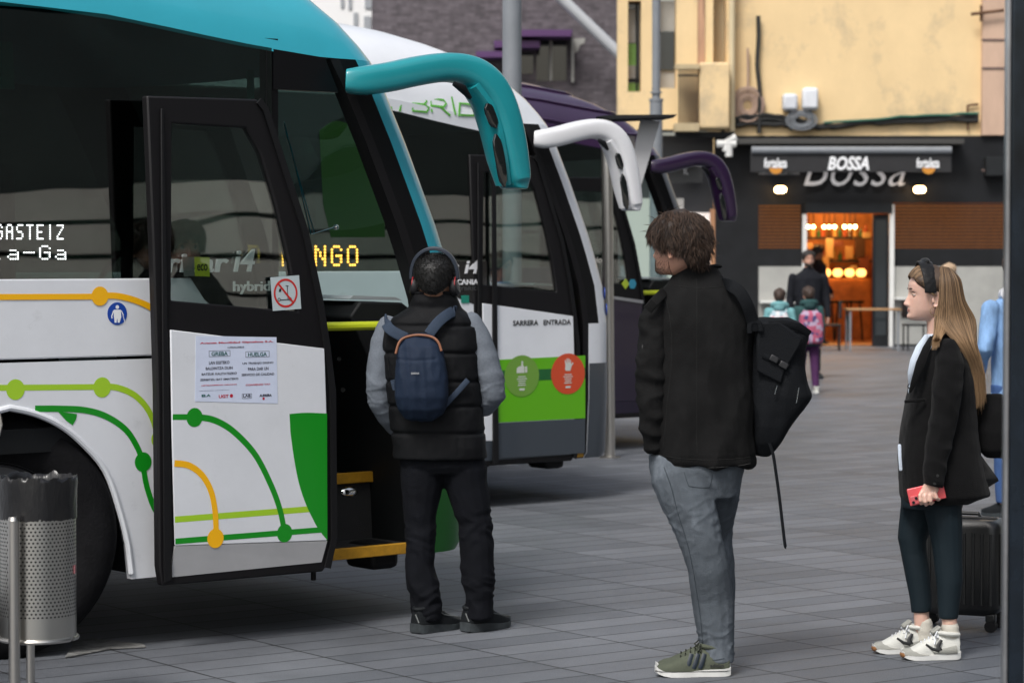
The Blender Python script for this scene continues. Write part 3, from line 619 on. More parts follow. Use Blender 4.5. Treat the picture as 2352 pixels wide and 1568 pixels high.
PURP = paint('bus_purple', (.042, .018, .06)); PURP2 = paint('bus_dark_purple', (.016, .009, .028)); PGREY = paint('bus_grey', (.045, .055, .068)); PSILL = mat('sill_grey', (.42, .42, .43), .35, var=.06)
def decal(name, c): return mat(name, c, .35, coat=.2)
DY, LG, DG, LIME = decal('decal_yellow', C(250, 185, 20)), decal('decal_light_green', C(165, 208, 48)), decal('decal_green', C(20, 142, 30)), decal('decal_lime', C(95, 175, 15))
m_red, m_blue, m_dk = decal('decal_red', C(200, 40, 35)), decal('decal_blue', C(25, 70, 165)), decal('decal_dark', (.02, .02, .02))
XD = 2.13                                                          # front edge of the door opening
DOOR_PX = [(338, 220), (590, 228), (606, 246), (655, 395), (700, 530), (735, 690), (752, 800), (765, 900), (768, 1235), (762, 1285), (742, 1312), (373, 1345), (366, 1300), (362, 900), (352, 560)]
HOLE_PX = [(396, 284), (566, 294), (598, 350), (634, 470), (664, 600), (684, 715), (394, 690)]
PANEL_PX = [(388, 757), (742, 800), (747, 940), (748, 1240), (399, 1252), (392, 1000)]
SILL_PX = [(399, 1253), (748, 1241), (738, 1290), (390, 1325)]
WD = -.17                                                          # how far the open door stands off the side
DL, HL, PL, SL = bpl(DOOR_PX, WD), bpl(HOLE_PX, WD), bpl(PANEL_PX, WD), bpl(SILL_PX, WD)
def make_door(par, dx, w, panel, sill):
    sh_ = lambda P: [(x+dx, z) for x, z in P]
    fd = lambda x, z, d: Vector((x, w-d, z))
    mb = MB(); mb.slab(sh_(DL), [sh_(HL)], fd, 0, -.045); d = mb.build('door', m_frame, par, bevel=.008)
    mb = MB(); mb.slab(sh_(HL), [], fd, -.015, -.02); mb.build('window', m_dglass, d, smooth=0)
    mb = MB(); mb.slab(sh_(bpl([(366, 250), (372, 250), (392, 1330), (374, 1338)], WD)), [], fd, .003, .014); mb.build('gasket', m_rub, d, bevel=.003)
    mb = MB(); R_ = bpl([(592, 232), (607, 250), (655, 398), (699, 532), (733, 692), (750, 802), (762, 900), (765, 1235), (750, 1303)], WD); strip(mb, sh_(R_), .03, fd, .002, .012); mb.build('gasket', m_rub, d)
    mb = MB(); mb.slab(sh_(PL), [], fd, .002, .012); pn = mb.build('lower_panel', panel, d, bevel=.004)
    mb = MB(); mb.add([fd(x, z, q) for (x, z), q in zip(sh_(SL), (.0125, .0125, .002, .002))]+[fd(x, z, -.03) for x, z in sh_(SL)], [(0, 1, 2, 3), (7, 6, 5, 4), (0, 4, 5, 1), (1, 5, 6, 2), (2, 6, 7, 3), (3, 7, 4, 0)]); mb.build('sill', sill, d, smooth=0)
    return d, fd
MIR_C = [(795, 186, 26), (830, 186, 32), (890, 178, 33), (960, 163, 33), (1030, 155, 33), (1085, 168, 36), (1125, 203, 38), (1150, 255, 36), (1166, 320, 35), (1176, 385, 32), (1180, 420, 27), (1180, 434, 18)]
def make_mirror(par, m, kx=1):
    pts, rad = [], []
    P = catmull(MIR_C, 3)
    for i, (u, v, r) in enumerate(P):
        t = i/(len(P)-1); w = -.06-.16*math.sin(min(1, t*1.3)*math.pi/2); x, z = bp(u, v, w); pts.append((1.75+(x-1.75)*kx, w, z)); s = 11.6/FPX
        rad.append((r*s*1.03, .062+.03*t if t < .9 else .075))
    mb = MB(); mb.tube(pts, rad, 20, up=(0, 1, 0), power=3.2, round_ends=False); a = mb.build('mirror', m, par, bevel=.02, seg=3)
    md = a.modifiers.new('sub', 'SUBSURF'); md.levels = 1; md.render_levels = 1
    def q(u, v, w): x, z = bp(u, v, w); return (1.75+(x-1.75)*kx, w, z)
    # inner bracket with two dark mirror glasses facing back to the driver
    mb = MB(); mb.tube([q(1078, 196, -.2), q(1108, 240, -.2), q(1128, 300, -.21), q(1142, 365, -.22), (q(1156, 425, -.22))], [(.03, .06), (.028, .07), (.024, .075), (.02, .07), (.016, .05)], 10, power=3); mb.build('bracket', m, a)
    def lens(P, W_):
        n_ = 9; t_ = [i/(n_-1) for i in range(n_)]; C_ = [P[0].lerp(P[1], t*2) if t < .5 else P[1].lerp(P[2], t*2-1) for t in t_]; mb = MB(); mb.tube(C_, [(max(.003, W_*(1-abs(2*t-1)**4)**.5), .008) for t in t_], 16, power=3, up=(0, 1, 0)); return mb
    vq = lambda *a: Vector(q(*a))
    mb = lens([vq(1118, 238, -.275), vq(1128, 266, -.275), vq(1139, 294, -.275)], .028); mb.build('mirror_glass', mat('mirror_black', (.01, .012, .012), .05, spec=1), a)
    mb = lens([vq(1138, 308, -.285), vq(1149, 368, -.29), vq(1158, 430, -.29)], .028); mb.build('mirror_glass', mat('mirror_black', (0, 0, 0)), a)
    mb = MB(); mb.tube([q(1042, 192, -.27), q(1062, 203, -.28), q(1080, 226, -.28)], [(.01, .01), (.018, .02), (.008, .01)], 10, power=3); mb.build('camera_pod', m_blk, a)
    return a
def make_wheel(par, x, steer=0, w=.17):
    piv = thing('wheel', None, None); piv.parent = par; piv.location = (x+.02, w, .50); piv.scale = (1.07, 1, 1.07); piv.rotation_euler = (0, 0, steer)
    for k_ in ('label', 'category'):
        if k_ in piv: del piv[k_]
    n = 56; prof = [(.28, -.02), (.33, -.06), (.40, -.075), (.455, -.06), (.475, -.03), (.48, .0), (.48, .2), (.46, .23), (.3, .24)]
    mb = MB(); mb.rings([[(r*math.cos(a/n*math.tau), y, r*math.sin(a/n*math.tau)) for a in range(n)] for r, y in prof], False)
    for a in range(n):
        pass
    tb = mb.build('tyre', mat('tyre_rubber', (.006, .006, .007), .75, spec=.12, var=.3, vscale=8, bump=.3, bscale=60), piv, smooth=.8)
    mb = MB(); mb.rings([[(r*math.cos(a/n*math.tau), y, r*math.sin(a/n*math.tau)) for a in range(n)] for r, y in ((.29, -.03), (.27, .02), (.2, .03), (.12, -.01), (.1, -.06), (.03, -.07), (.0001, -.07))], False)
    mb.build('rim', mat('rim_grey', (.12, .12, .125), .45, metal=.6, var=.2), piv, smooth=.5)
    mb = MB()
    for a in range(10):
        c, s = math.cos(a/10*math.tau), math.sin(a/10*math.tau); mb.cyl((.165*c, .02, .165*s), (.165*c, -.03, .165*s), .014, n=6)
    mb.build('wheel_nut', mat('steel_nut', (.3, .3, .3), .4, metal=1), piv); return piv
ARCH = [(300, 1316), (292, 1250), (275, 1180), (240, 1080), (180, 1010), (130, 972), (75, 948), (20, 936)]
ARCH = [ARCH[0]]+[tuple(q) for q in catmull(ARCH[1:], 4)]
def make_bus(k, lab, roofm, pillm, lowm, sidem, mirm, open_door, zshift=0):
    b = thing('city_bus', lab, 'bus', BO[k], TH, 'coaches parked side by side')
    ns = 11; j0 = ns; j1 = ns+28; nr = len(RG)
    # roof
    mb = MB(); mb.rings(shell(10, nr-1, 0, ns+29+5), False, closed=False); mb.build('roof', roofm, b, smooth=1)
    # front below glass, windscreen, corner pillars
    mb = MB(); mb.rings(shell(0, 3, j0, j1), False, closed=False); mb.build('front_panel', lowm, b, smooth=1)
    mb = MB(); mb.rings(shell(3, 10, j0+6, j1-6), False, closed=False); mb.build('windscreen', m_ws, b, smooth=1)
    mb = MB(); mb.rings(shell(3, 10, j0+1, j0+6), False, closed=False); mb.build('corner_pillar', pillm, b, smooth=1)
    mb = MB(); mb.rings(shell(3, 10, j1-6, j1), False, closed=False); mb.build('corner_pillar', m_blk, b, smooth=1)
    mb = MB(); mb.rings(shell(3, 10, j0, j0+1), False, closed=False)
    mb.build('pillar_gasket', m_blk, b, smooth=1)
    # inner rim of the near pillar gives it thickness
    mb = MB(); O_ = [outline(i)[j0] for i in range(0, 11)]; mb.rings([[p, p+Vector((-.045, .005, 0)), p+Vector((-.045, .09, 0)), p+Vector((.0, .09, 0))] for p in O_], True); mb.build('door_post', m_frame, b)
    # windscreen wiper and header
    # near side glazing
    zt = lambda x: 2.53+.13*(lambda t: t*t*(3-2*t))(min(1, max(0, (1.62-x)/1.5)))
    Xs = [-9.4, -6, -3, -1, 0, .5, .8, 1.0, 1.2, 1.3]
    P = [(-9.4, 1.56)]+[(1.33, 1.56)]+[(x, zt(x)+.015) for x in reversed([*Xs, 1.33])]
    mb = MB(); mb.slab(P, [], bf, 0, -.006); mb.build('side_glass', m_glass, b, smooth=0)
    # header above the door
    P = [(1.34, 2.38)]+[(1.69, 2.38), (1.615, 2.53)]+[(1.34, zt(1.34)+.012)]
    mb = MB(); mb.slab(P, [], bf, .0, -.05); mb.build('door_header', m_blk, b, smooth=0)
    mb = MB(); mb.slab([(1.30, .3), (1.37, .3), (1.37, 2.6), (1.30, 2.6)], [], bfw(.009), 0, -.04); mb.build('door_post', m_blk, b, smooth=0)
    # near side panels
    mb = MB(); mb.slab([(-9.4, 1.235), (1.335, 1.235), (1.335, 1.56), (-9.4, 1.56)], [], bf, .006, -.03); mb.build('belt_panel', sidem, b, bevel=.006)
    A = bpl(ARCH, 0); A = A+[(2*A[-1][0]-x-.0, z) for x, z in reversed(A[:-1])]
    cx = A[len(ARCH)-1][0]
    xr = bp(363, 1000)[0] if open_door else 1.34
    pts = [(1.335, .3), (1.335, 1.222), (-9.4, 1.222), (-9.4, .3)]
    pts = [(1.335, 1.222), (1.335, .30)]+[(max(A[0][0], 0)+.0, .30)]+A[1:-1]+[(A[-1][0], .30), (-9.4, .30), (-9.4, 1.222)]
    mb = MB(); mb.slab(pts, [], bf, .008, -.03); mb.build('side_panel', sidem, b, bevel=.008, seg=3)
    DP = bpl([(985, 600), (1124, 600), (1124, 707), (1085, 698), (1050, 684), (1018, 655), (1000, 625)], 0, 2); DP = [(min(x, 1.333), z) for x, z in DP]
    mb = MB(); mb.slab(DP, [], bf, .0065, .0085); mb.build('dark_panel', mat('black_gloss', (.004, .004, .005), .08), b, smooth=0)
    # rolled arch lip
    mb = MB(); Pp = [Vector((x, -.006, z)) for x, z in A]; mb.tube(Pp, .014, 8); mb.build('arch_lip', sidem, b)
    # wheel housing
    mb = MB(); mb.rings([[Vector((x, y, z)) for x, z in A] for y in (.01, .75)], False, closed=False); mb.add([Vector((x, .75, z)) for x, z in A], [tuple(range(len(A)))]); mb.build('wheel_housing', m_rub, b, smooth=.8)
    # far side, rear and floor
    mb = MB(); mb.slab([(-9.4, .3), (2.1, .3), (2.1, 1.35), (-9.4, 1.35)], [], bfw(2.5), 0, -.03); mb.build('far_panel', sidem, b, smooth=0)
    mb = MB(); mb.slab([(-9.4, 1.35), (2.13, 1.35), (1.62, 2.53), (1.4, 2.55), (-9.4, 2.66)], [], bfw(2.5), 0, -.006); mb.build('far_glass', m_ws if k == 1 else m_glass, b, smooth=0)
    mb = MB(); mb.box((-9.42, 1.25, 1.5), (.04, 2.5, 2.4)); mb.build('rear_panel', sidem, b)
    mb = MB(); mb.box((-4.05, 1.25, .9), (10.7, 2.44, .1)); mb.build('floor', m_inter, b)
    mb = MB(); mb.box((-4.7, 1.3, .42), (8, 2.2, .25)); mb.build('underbody', m_rub, b)
    # step well and dashboard
    st = MB(); st.box((1.77, .20, .315), (.84, .38, .03)); st.box((1.77, .41, .47), (.84, .03, .3)); st.box((1.77, .6, .61), (.84, .4, .03)); st.box((1.77, .81, .76), (.84, .03, .3)); st.box((1.7, 1.6, .9), (.85, 1.6, .04))
    st.build('steps', mat('ribbed_step', (.03, .03, .032), .7, bump=.6, bscale=200), b, smooth=0)
    st = MB(); st.box((1.76, .006, .323), (.84, .03, .05)); st.box((1.77, .385, .62), (.84, .03, .05)); st.build('step_nosing', m_yst, b, bevel=.004)
    st = MB(); st.box((1.34, .6, .75), (.03, 1.2, .95)); st.box((1.34, 1.1, 1.15), (.03, .3, 1.5)); st.build('stairwell_wall', m_inter, b, smooth=0)
    st = MB(); st.rings([[(2.17, y, .3), (2.14, y, .9), (1.94, y, 1.2), (1.84, y, 1.38), (1.9, y, 1.45), (2.14, y, 1.44), (2.36, y, 1.3), (2.36, y, .3)] for y in (.12, .4, 1.2, 2.4)], True); st.build('dashboard', m_inter, b, bevel=.01)
    st = MB(); st.rings([[(1.86, y, 1.46), (1.88, y, 1.475), (2.12, y, 1.465), (2.16, y, 1.45)] for y in (.15, .8, 1.6, 2.35)], True); st.build('dashboard_top', mat('dash_grey', (.32, .35, .36), .35), b, smooth=.8)
    st = MB(); st.tube([bpt for bpt in [(1.40, .06, 1.33), (1.5, .05, 1.34), (1.72, .02, 1.34), (1.98, .02, 1.34), (2.1, .05, 1.33), (2.14, .15, 1.32)]], .02, 10); st.build('grab_rail', mat('lime_rail', (.55, .62, .02), .4), b)
    for q in ((1.79, .13, 1.19), (1.81, .13, 1.05)):
        st = MB(); st.cyl(q, (q[0]-.012, q[1]-.01, q[2]), .011, n=10); st.build('bolt', m_chrome, b)
    for (x, y, z) in ((1.86, .16, .58), (1.8, .40, .83)):
        st = MB(); st.ball((x, y, z), (.05, .02, .025), 14, 8); st.build('badge', m_chrome, b)
    # driver seat and wheel
    st = MB(); st.box((1.15, 1.9, 1.3), (.45, .48, .12)); st.box((.95, 1.9, 1.72), (.13, .48, .75)); st.box((1.15, 1.9, 1.07), (.3, .3, .4)); st.build('driver_seat', m_inter, b, bevel=.05, seg=3)
    st = MB(); st.tube([(1.72+.1*math.sin(a), 1.9+.23*math.cos(a), 1.5+.21*math.sin(a)) for a in [i/20*math.tau for i in range(21)]], .014, 8); st.build('steering_wheel', m_blk, b)
    # passenger seats
    for i in range(6):
        for yy in (.5, 2.0):
            x = .2-i*.85; st = MB(); st.box((x, yy, 1.36), (.42, .9, .1)); st.box((x-.22, yy-.23, 1.72), (.1, .42, .72)); st.box((x-.22, yy+.23, 1.72), (.1, .42, .72)); st.build('passenger_seat', mat('seat_fabric', (.03, .09, .08), .8), b, bevel=.04)
    make_mirror(b, mirm, {1: 1, 2: .86, 3: .93}[k])
    make_wheel(b, cx, math.radians(-18)); make_wheel(b, -6.2)
    # ground clearance strip
    return b
bus1 = make_bus(1, 'nearest bus, turquoise roof and white side, front door standing open', TEAL, TEAL, mat('lower_green', C(20, 110, 30), .35), W_, TEAL2, True)
bus2 = make_bus(2, 'second bus, white roof with green lettering and closed green banded door', W_, W_, W_, W_, paint('mirror_white', (.72, .72, .74)), False)
bus3 = make_bus(3, 'third bus, dark purple all over, behind the steel stop post', PURP, PURP2, PURP2, PURP2, paint('mirror_purple', (.022, .008, .036)), True)
# ---- bus 1: door, graphics
d1, fd1 = make_door(bus1, 0, WD, W_, PSILL)
def pxs(P, w, k=1, n=8): return bpl(catmull(P, n), w, k)
bfl = lambda x, z, d: bf(x, z, .0083+(d-.0075)*.22)
PXM = 11/FPX                                              # metres per pixel near the side of bus 1
mb = MB()
strip(mb, pxs([(-60, 683), (0, 682), (205, 681), (227, 680)], 0), .024, bfl, .0075, .0085)
strip(mb, pxs([(227, 680), (262, 679), (300, 687), (335, 701), (362, 718)], 0), .026, bfl, .009, .0098); mb.slab(disc2(*bp(227, 680), .040), [], bfl, .0102, .011); mb.build('livery_line', DY, bus1, smooth=0)
mb = MB(); strip(mb, pxs([(-60, 890), (0, 890), (120, 889), (232, 888)], 0), .024, bfl, .009, .0095); strip(mb, pxs([(232, 887), (268, 890), (305, 906), (333, 934), (350, 968), (361, 1010)], 0), .026, bfl, .0102, .0108)
mb.slab(disc2(*bp(33, 894), .042), [], bfl, .0112, .0116); mb.slab(disc2(*bp(232, 889), .042), [], bfl, .0112, .0116)
hc = disc2(*bp(362, 1008), .037); mb.slab([p for p in hc if p[0] <= bp(362, 1008)[0]], [], bfl, .0112, .0116); mb.build('livery_line', LG, bus1, smooth=0)
mb = MB(); strip(mb, pxs([(78, 938), (130, 938), (190, 941), (240, 955), (285, 985), (312, 1025), (325, 1060)], 0), .026, bfl, .0118, .0124)
strip(mb, pxs([(325, 1060), (333, 1110), (347, 1155), (363, 1186)], 0), .026, bfl, .0128, .0132); mb.slab(disc2(*bp(326, 1060), .041), [], bfl, .0136, .014)
mb.slab(bpl([(130, 944), (174, 950), (172, 962), (164, 976), (150, 966)], 0), [], bfl, .0136, .014); mb.build('livery_line', DG, bus1, smooth=0)
# sticker with walking figure
mb = MB(); c = bp(267, 720); mb.slab(disc2(*c, .047), [], bf, .0072, .008); stk = mb.build('round_sticker', m_blue, bus1, smooth=0)
mb = MB(); mb.slab(disc2(*bp(267, 705), .0085, 12), [], bf, .0084, .0088)
mb.slab(bpl([(259, 711), (275, 711), (276, 728), (272, 741), (268, 741), (267, 730), (265, 741), (261, 741), (259, 726)], 0), [], bf, .0084, .0088); strip(mb, bpl([(259, 713), (254, 726), (255, 731)], 0), .005, bf, .0084, .0088); strip(mb, bpl([(276, 713), (281, 724)], 0), .004, bf, .009, .0093); strip(mb, bpl([(280, 724), (285, 742)], 0), .003, bf, .0084, .0088); mb.build('figure', m_let, stk, smooth=0)
# door graphics
fdx = lambda x, z, d: fd1(x, z, .0122+(d-.0122)*.22)
def dpl(P): return bpl(P, WD)
def dcm(P, n=8): return bpl(catmull(P, n), WD)
mb = MB(); strip(mb, dpl([(398, 1192), (708, 1168)]), .026, fdx, .0125, .013); mb.build('livery_line', LG, d1, smooth=0)
mb = MB(); strip(mb, dpl([(393, 957), (443, 957)]), .024, fdx, .0125, .013); strip(mb, dcm([(443, 957), (485, 963), (530, 988), (580, 1040), (615, 1105), (638, 1165), (650, 1222)]), .027, fdx, .0134, .014)
strip(mb, dpl([(399, 1242), (650, 1222), (738, 1215)]), .024, fdx, .0142, .0146)
for c_ in ((443, 958), (650, 1223)): mb.slab(disc2(*bp(*c_, WD), .040), [], fdx, .015, .0155)
mb.slab(dcm([(661, 950), (700, 947), (747, 949)], 4)+dpl([(748, 1239), (738, 1228)])+dcm([(722, 1205), (700, 1160), (683, 1110), (671, 1050), (663, 990)], 4), [], fdx, .0157, .0162); mb.build('livery_line', DG, d1, smooth=0)
mb = MB(); strip(mb, dcm([(397, 1063), (430, 1068), (460, 1090), (480, 1125), (489, 1165), (492, 1205), (492, 1235)]), .027, fdx, .0166, .017); mb.slab(disc2(*bp(491, 1235, WD), .041), [], fdx, .0174, .0178); mb.build('livery_line', DY, d1, smooth=0)
fdx = fd1
# poster
PO = [(446, 771), (631, 774), (634, 926), (444, 921)]
def poster_pt(a, b): u = 446+(a*187); v = 772+3*a+b*150; return bp(u, v, WD)
m_paper = mat('poster_paper', (.66, .72, .88), .5, bump=.25, bscale=14)
mb = MB(); mb.slab(dpl(PO), [], fdx, .0125, .0132); pst = mb.build('poster', m_paper, d1, smooth=0)
m_pr, m_pt, m_pk = decal('poster_red', C(190, 20, 50)), decal('poster_teal', C(20, 95, 90)), decal('poster_ink', (.03, .03, .05))
def ptext(s, a0, b0, a1, b1, m, bold=.01):
    p0 = poster_pt(a0, b1); p1 = poster_pt(a1, b0); textobj(s, p0[0], p1[0], p0[1], p1[1], fdx, m, 'lettering', pst, .0004, .0136, 0, bold)
ptext('Avanza Movilidad Gipuzkoa S.A.', .05, .045, .95, .125, m_pr, .03); ptext('LURRALDEBUS', .39, .14, .59, .175, m_pk)
ptext('GREBA', .19, .225, .39, .295, m_pt, .02); ptext('HUELGA', .64, .225, .87, .295, m_pt, .02)
for (a0, a1) in ((.16, .42), (.61, .90)):
    c0, c1 = poster_pt(a0, .31), poster_pt(a1, .205); mb = MB(); x0, z0, x1, z1 = c0[0], c0[1], c1[0], c1[1]; t_ = .0012
    mb.slab([(x0, z0), (x1, z0), (x1, z1), (x0, z1)], [[(x0+t_, z0+t_), (x1-t_, z0+t_), (x1-t_, z1-t_), (x0+t_, z1-t_)]], fdx, .0136, .014); mb.build('box_rule', m_pk, pst, smooth=0)
for s, a0, b0, a1 in (('LAN EGITEKO', .16, .365, .41), ('BALDINTZA DUIN', .12, .45, .45), ('BATZUK KALITATEZKO', .07, .535, .5), ('ZERBITZU BAT EMATEKO', .05, .62, .52), ('UN TRABAJO DIGNO', .57, .365, .95), ('PARA DAR UN', .64, .45, .89), ('SERVICIO DE CALIDAD', .56, .535, .96)): ptext(s, a0, b0, a1, b0+.062, m_pk, .015)
ptext('HITZARMENA ORAIN!!', .07, .715, .5, .76, m_pr, .02); ptext('CONVENIO YA!!', .61, .70, .91, .745, m_pr, .02); ptext('GREBA BATZORDEA - COMITE DE HUELGA', .04, .81, .41, .832, m_pk)
ptext('ELA', .07, .88, .18, .925, m_pt, .04); ptext('UGT', .28, .88, .40, .94, m_pr, .03); ptext('LAB', .58, .87, .67, .92, m_pk, .02); ptext('AURRERA', .78, .86, .93, .91, m_pk, .04)
mb = MB(); mb.slab(disc2(*poster_pt(.435, .9), .008, 14), [], fdx, .0136, .014); mb.slab(disc2(*poster_pt(.83, .935), .006, 10), [], fdx, .0136, .014); mb.build('printed_mark', m_pr, pst, smooth=0)
mb = MB(); q0, q1 = poster_pt(.565, .94), poster_pt(.685, .86); x0, z0, x1, z1 = q0[0], q0[1], q1[0], q1[1]
mb.slab([(x0, z0), (x1, z0), (x1, z1), (x0, z1)], [[(x0+t_, z0+t_), (x1-t_, z0+t_), (x1-t_, z1-t_), (x0+t_, z1-t_)]], fdx, .0136, .014); mb.build('box_rule', m_pk, pst, smooth=0)
# no scooters sticker
mb = MB(); mb.slab(dpl([(620, 637), (686, 632), (691, 709), (626, 714)]), [], fdx, .002, .003); ss = mb.build('scooter_sticker', mat('sticker_white', (.5, .58, .6), .5), d1, smooth=0)
cx_, cz_ = bp(655, 673, WD); mb = MB(); mb.slab(disc2(cx_, cz_, .062, 40), [disc2(cx_, cz_, .053, 40)], fdx, .0034, .0038); strip(mb, [(cx_-.040, cz_+.042), (cx_+.040, cz_-.042)], .009, fdx, .0044, .0047); mb.build('red_ring', m_red, ss, smooth=0)
mb = MB(); strip(mb, [(cx_-.03, cz_-.03), (cx_+.018, cz_-.028)], .004, fdx, .0034, .0037); strip(mb, [(cx_+.012, cz_-.03), (cx_+.008, cz_+.03)], .003, fdx, .0039, .0042); strip(mb, [(cx_, cz_+.032), (cx_+.016, cz_+.03)], .003, fdx, .0034, .0037); mb.slab(disc2(cx_-.034, cz_-.028, .008, 12), [disc2(cx_-.034, cz_-.028, .005, 12)], fdx, .0034, .0037); mb.slab(disc2(cx_+.024, cz_-.026, .008, 12), [disc2(cx_+.024, cz_-.026, .005, 12)], fdx, .0034, .0037)
mb.slab([(cx_-.036, cz_+.004), (cx_-.024, cz_+.006), (cx_-.022, cz_+.02), (cx_-.034, cz_+.018)], [], fdx, .0034, .0037); mb.build('scooter_mark', m_dk, ss, smooth=0)
# eco sticker and chrome lettering on the body behind the door glass
mb = MB(); mb.slab(bpl([(412, 590), (440, 590), (440, 634), (416, 634)], 0), [], bf, .0212, .0218); mb.build('grey_sticker', mat('sticker_grey', (.16, .17, .16), .5), bus1, smooth=0)
mb = MB(); mb.slab(bpl([(440, 590), (475, 591), (475, 635), (441, 634)], 0), [], bf, .0215, .0222); es = mb.build('eco_sticker', mat('sticker_lime', C(185, 200, 50), .5), bus1, smooth=0)
a, b_ = bp(446, 622, 0), bp(470, 606, 0); textobj('eco', a[0], b_[0], a[1], b_[1], bf, m_dk, 'lettering', es, .0005, .0224, 0, .02)
def btext(s, u0, v0, u1, v1, m, par, k=1, w=0, d=.0087, shear=0, bold=.01, name='lettering', th=.004, space=1):
    fn = lambda x, z, dd: Vector((x, w-dd, z)); a = bp(u0, v1, w, k); b = bp(u1, v0, w, k); return textobj(s, a[0], b[0], a[1], b[1], fn, m, name, par, th, d, shear, bold, space=space)
btext('irizar', 362, 583, 520, 626, m_silver, bus1, shear=.12, bold=.015, th=.012); btext('i4', 533, 572, 580, 624, m_silver, bus1, shear=.2, bold=.01, th=.012)
btext('hybrid', 532, 645, 616, 676, m_silver, bus1, bold=.01, th=.008, d=.0095)
# LED displays
m_ledw = mat('white_led', (1, 1, 1), .5, emit=1.3, ecol=(.95, 1, 1)); m_ledo = mat('orange_led', (1, .5, .1), .5, emit=3.2, ecol=(1, .42, .06))
mb = MB(); w5 = .031; x1 = bp(145, 530)[0]; adv = w5+.0155
fl = bf; dots(mb, 'VITORIA-GASTEIZ', x1-15*adv+.0155, bp(100, 551)[1], w5, bp(100, 515)[1]-bp(100, 551)[1], .0155, fl, .002, .0031)
w5 = .055; x1 = bp(152, 580)[0]; adv = w5+.018; dots(mb, 'Vitoria-Ga'.replace('V', 'V'), x1-10*adv+.018, bp(100, 597)[1], w5, bp(100, 563)[1]-bp(100, 597)[1], .018, fl, .002, .0034); mb.build('led_display', m_ledw, bus1, smooth=0)
mb = MB(); z0 = bp(770, 612, 0, 2)[1]; z1 = bp(770, 563, 0, 2)[1]; xe = bp(822, 590, 0, 2)[0]; w5 = .088; adv = w5+.036
dots(mb, 'DURANGO', xe-7*adv+.036, z0, w5, z1-z0, .036, bf, .003, .0075); mb.build('led_display', m_ledo, bus2, smooth=0)
# rain channel line on glass, door seams
mb = MB(); mb.slab([(bp(612, 90)[0]-.003, 2.1), (bp(612, 90)[0], 2.1), (bp(612, 90)[0], 2.55), (bp(612, 90)[0]-.003, 2.55)], [], bf, .0005, .0012); mb.build('glass_seam', m_frame, bus1, smooth=0)
# fire tool outline / wire clip seen inside the cab
def ip(u, v, w=.5): x, z = bp(u, v, w); return (x, w, z)
mb = MB(); mb.tube([ip(652, 280), ip(672, 360), ip(722, 536), ip(775, 520)], .0035, 6); mb.tube([ip(655, 300), ip(668, 340), ip(714, 538), ip(722, 536)], .0035, 6); mb.ball(ip(772, 522), .014, 10, 7); mb.build('wire_arm', m_chrome, bus1)
mb = MB(); mb.add([ip(926, 560, .25), ip(952, 560, .25), ip(960, 592, .25), ip(930, 600, .25)], [(0, 1, 2, 3)]); mb.build('permit_card', m_paper, bus1, smooth=0)
mb = MB(); mb.slab([(x, z) for x, z in bpl([(-40, 95), (26, 97), (31, 206), (-40, 204)], .2)], [], bfw(.2), 0, .01); mb.build('sun_blind', mat('teal_blind', (.02, .75, .62), .6), bus1, smooth=0)
mb = MB(); mb.slab([(x, z) for x, z in bpl([(566, 160), (580, 160), (582, 262), (568, 262)], .2)], [], bfw(.2), 0, .01); mb.build('sun_blind', mat('teal_blind', (0, 0, 0)), bus1, smooth=0)
# underbody bits below the open door
mb = MB(); a = bp(720, 1322, .1); mb.cyl((a[0], .1, a[1]+.08), (a[0], .1, a[1]-.02), .012); mb.box((a[0], .12, a[1]+.07), (.12, .08, .05)); mb.build('door_hinge', m_rub, bus1, bevel=.005)
# ---- bus 2
dx2 = XD-max(x for x, z in DL); d2, fd2 = make_door(bus2, dx2, -.012, W_, PGREY)
XR = max(x for x, z in PL)+dx2; XLf = min(x for x, z in PL)+dx2
mb = MB(); mb.slab(bpl([(1141, 826), (1343, 816), (1343, 960), (1141, 970)], -.02, 2), [], bfw(-.012), .0125, .0135); gb = mb.build('green_band', LIME, d2, smooth=0)
mb = MB(); mb.slab(bpl([(1141, 851), (1343, 844), (1343, 868), (1141, 877)], -.02, 2), [], bfw(-.012), .0142, .0148); mb.build('dark_band', decal('decal_deep_green', C(25, 95, 45)), gb, smooth=0)
mb = MB(); mb.slab(bpl([(1141, 971), (1343, 961), (1342, 1040), (1142, 1052)], -.02, 2), [], bfw(-.012), .0125, .0135); mb.build('grey_band', PGREY, d2, smooth=0)
btext('SARRERA   ENTRADA', 1175, 733, 1308, 748, m_dk, d2, 2, -.012, .014, 0, .02, th=.001)
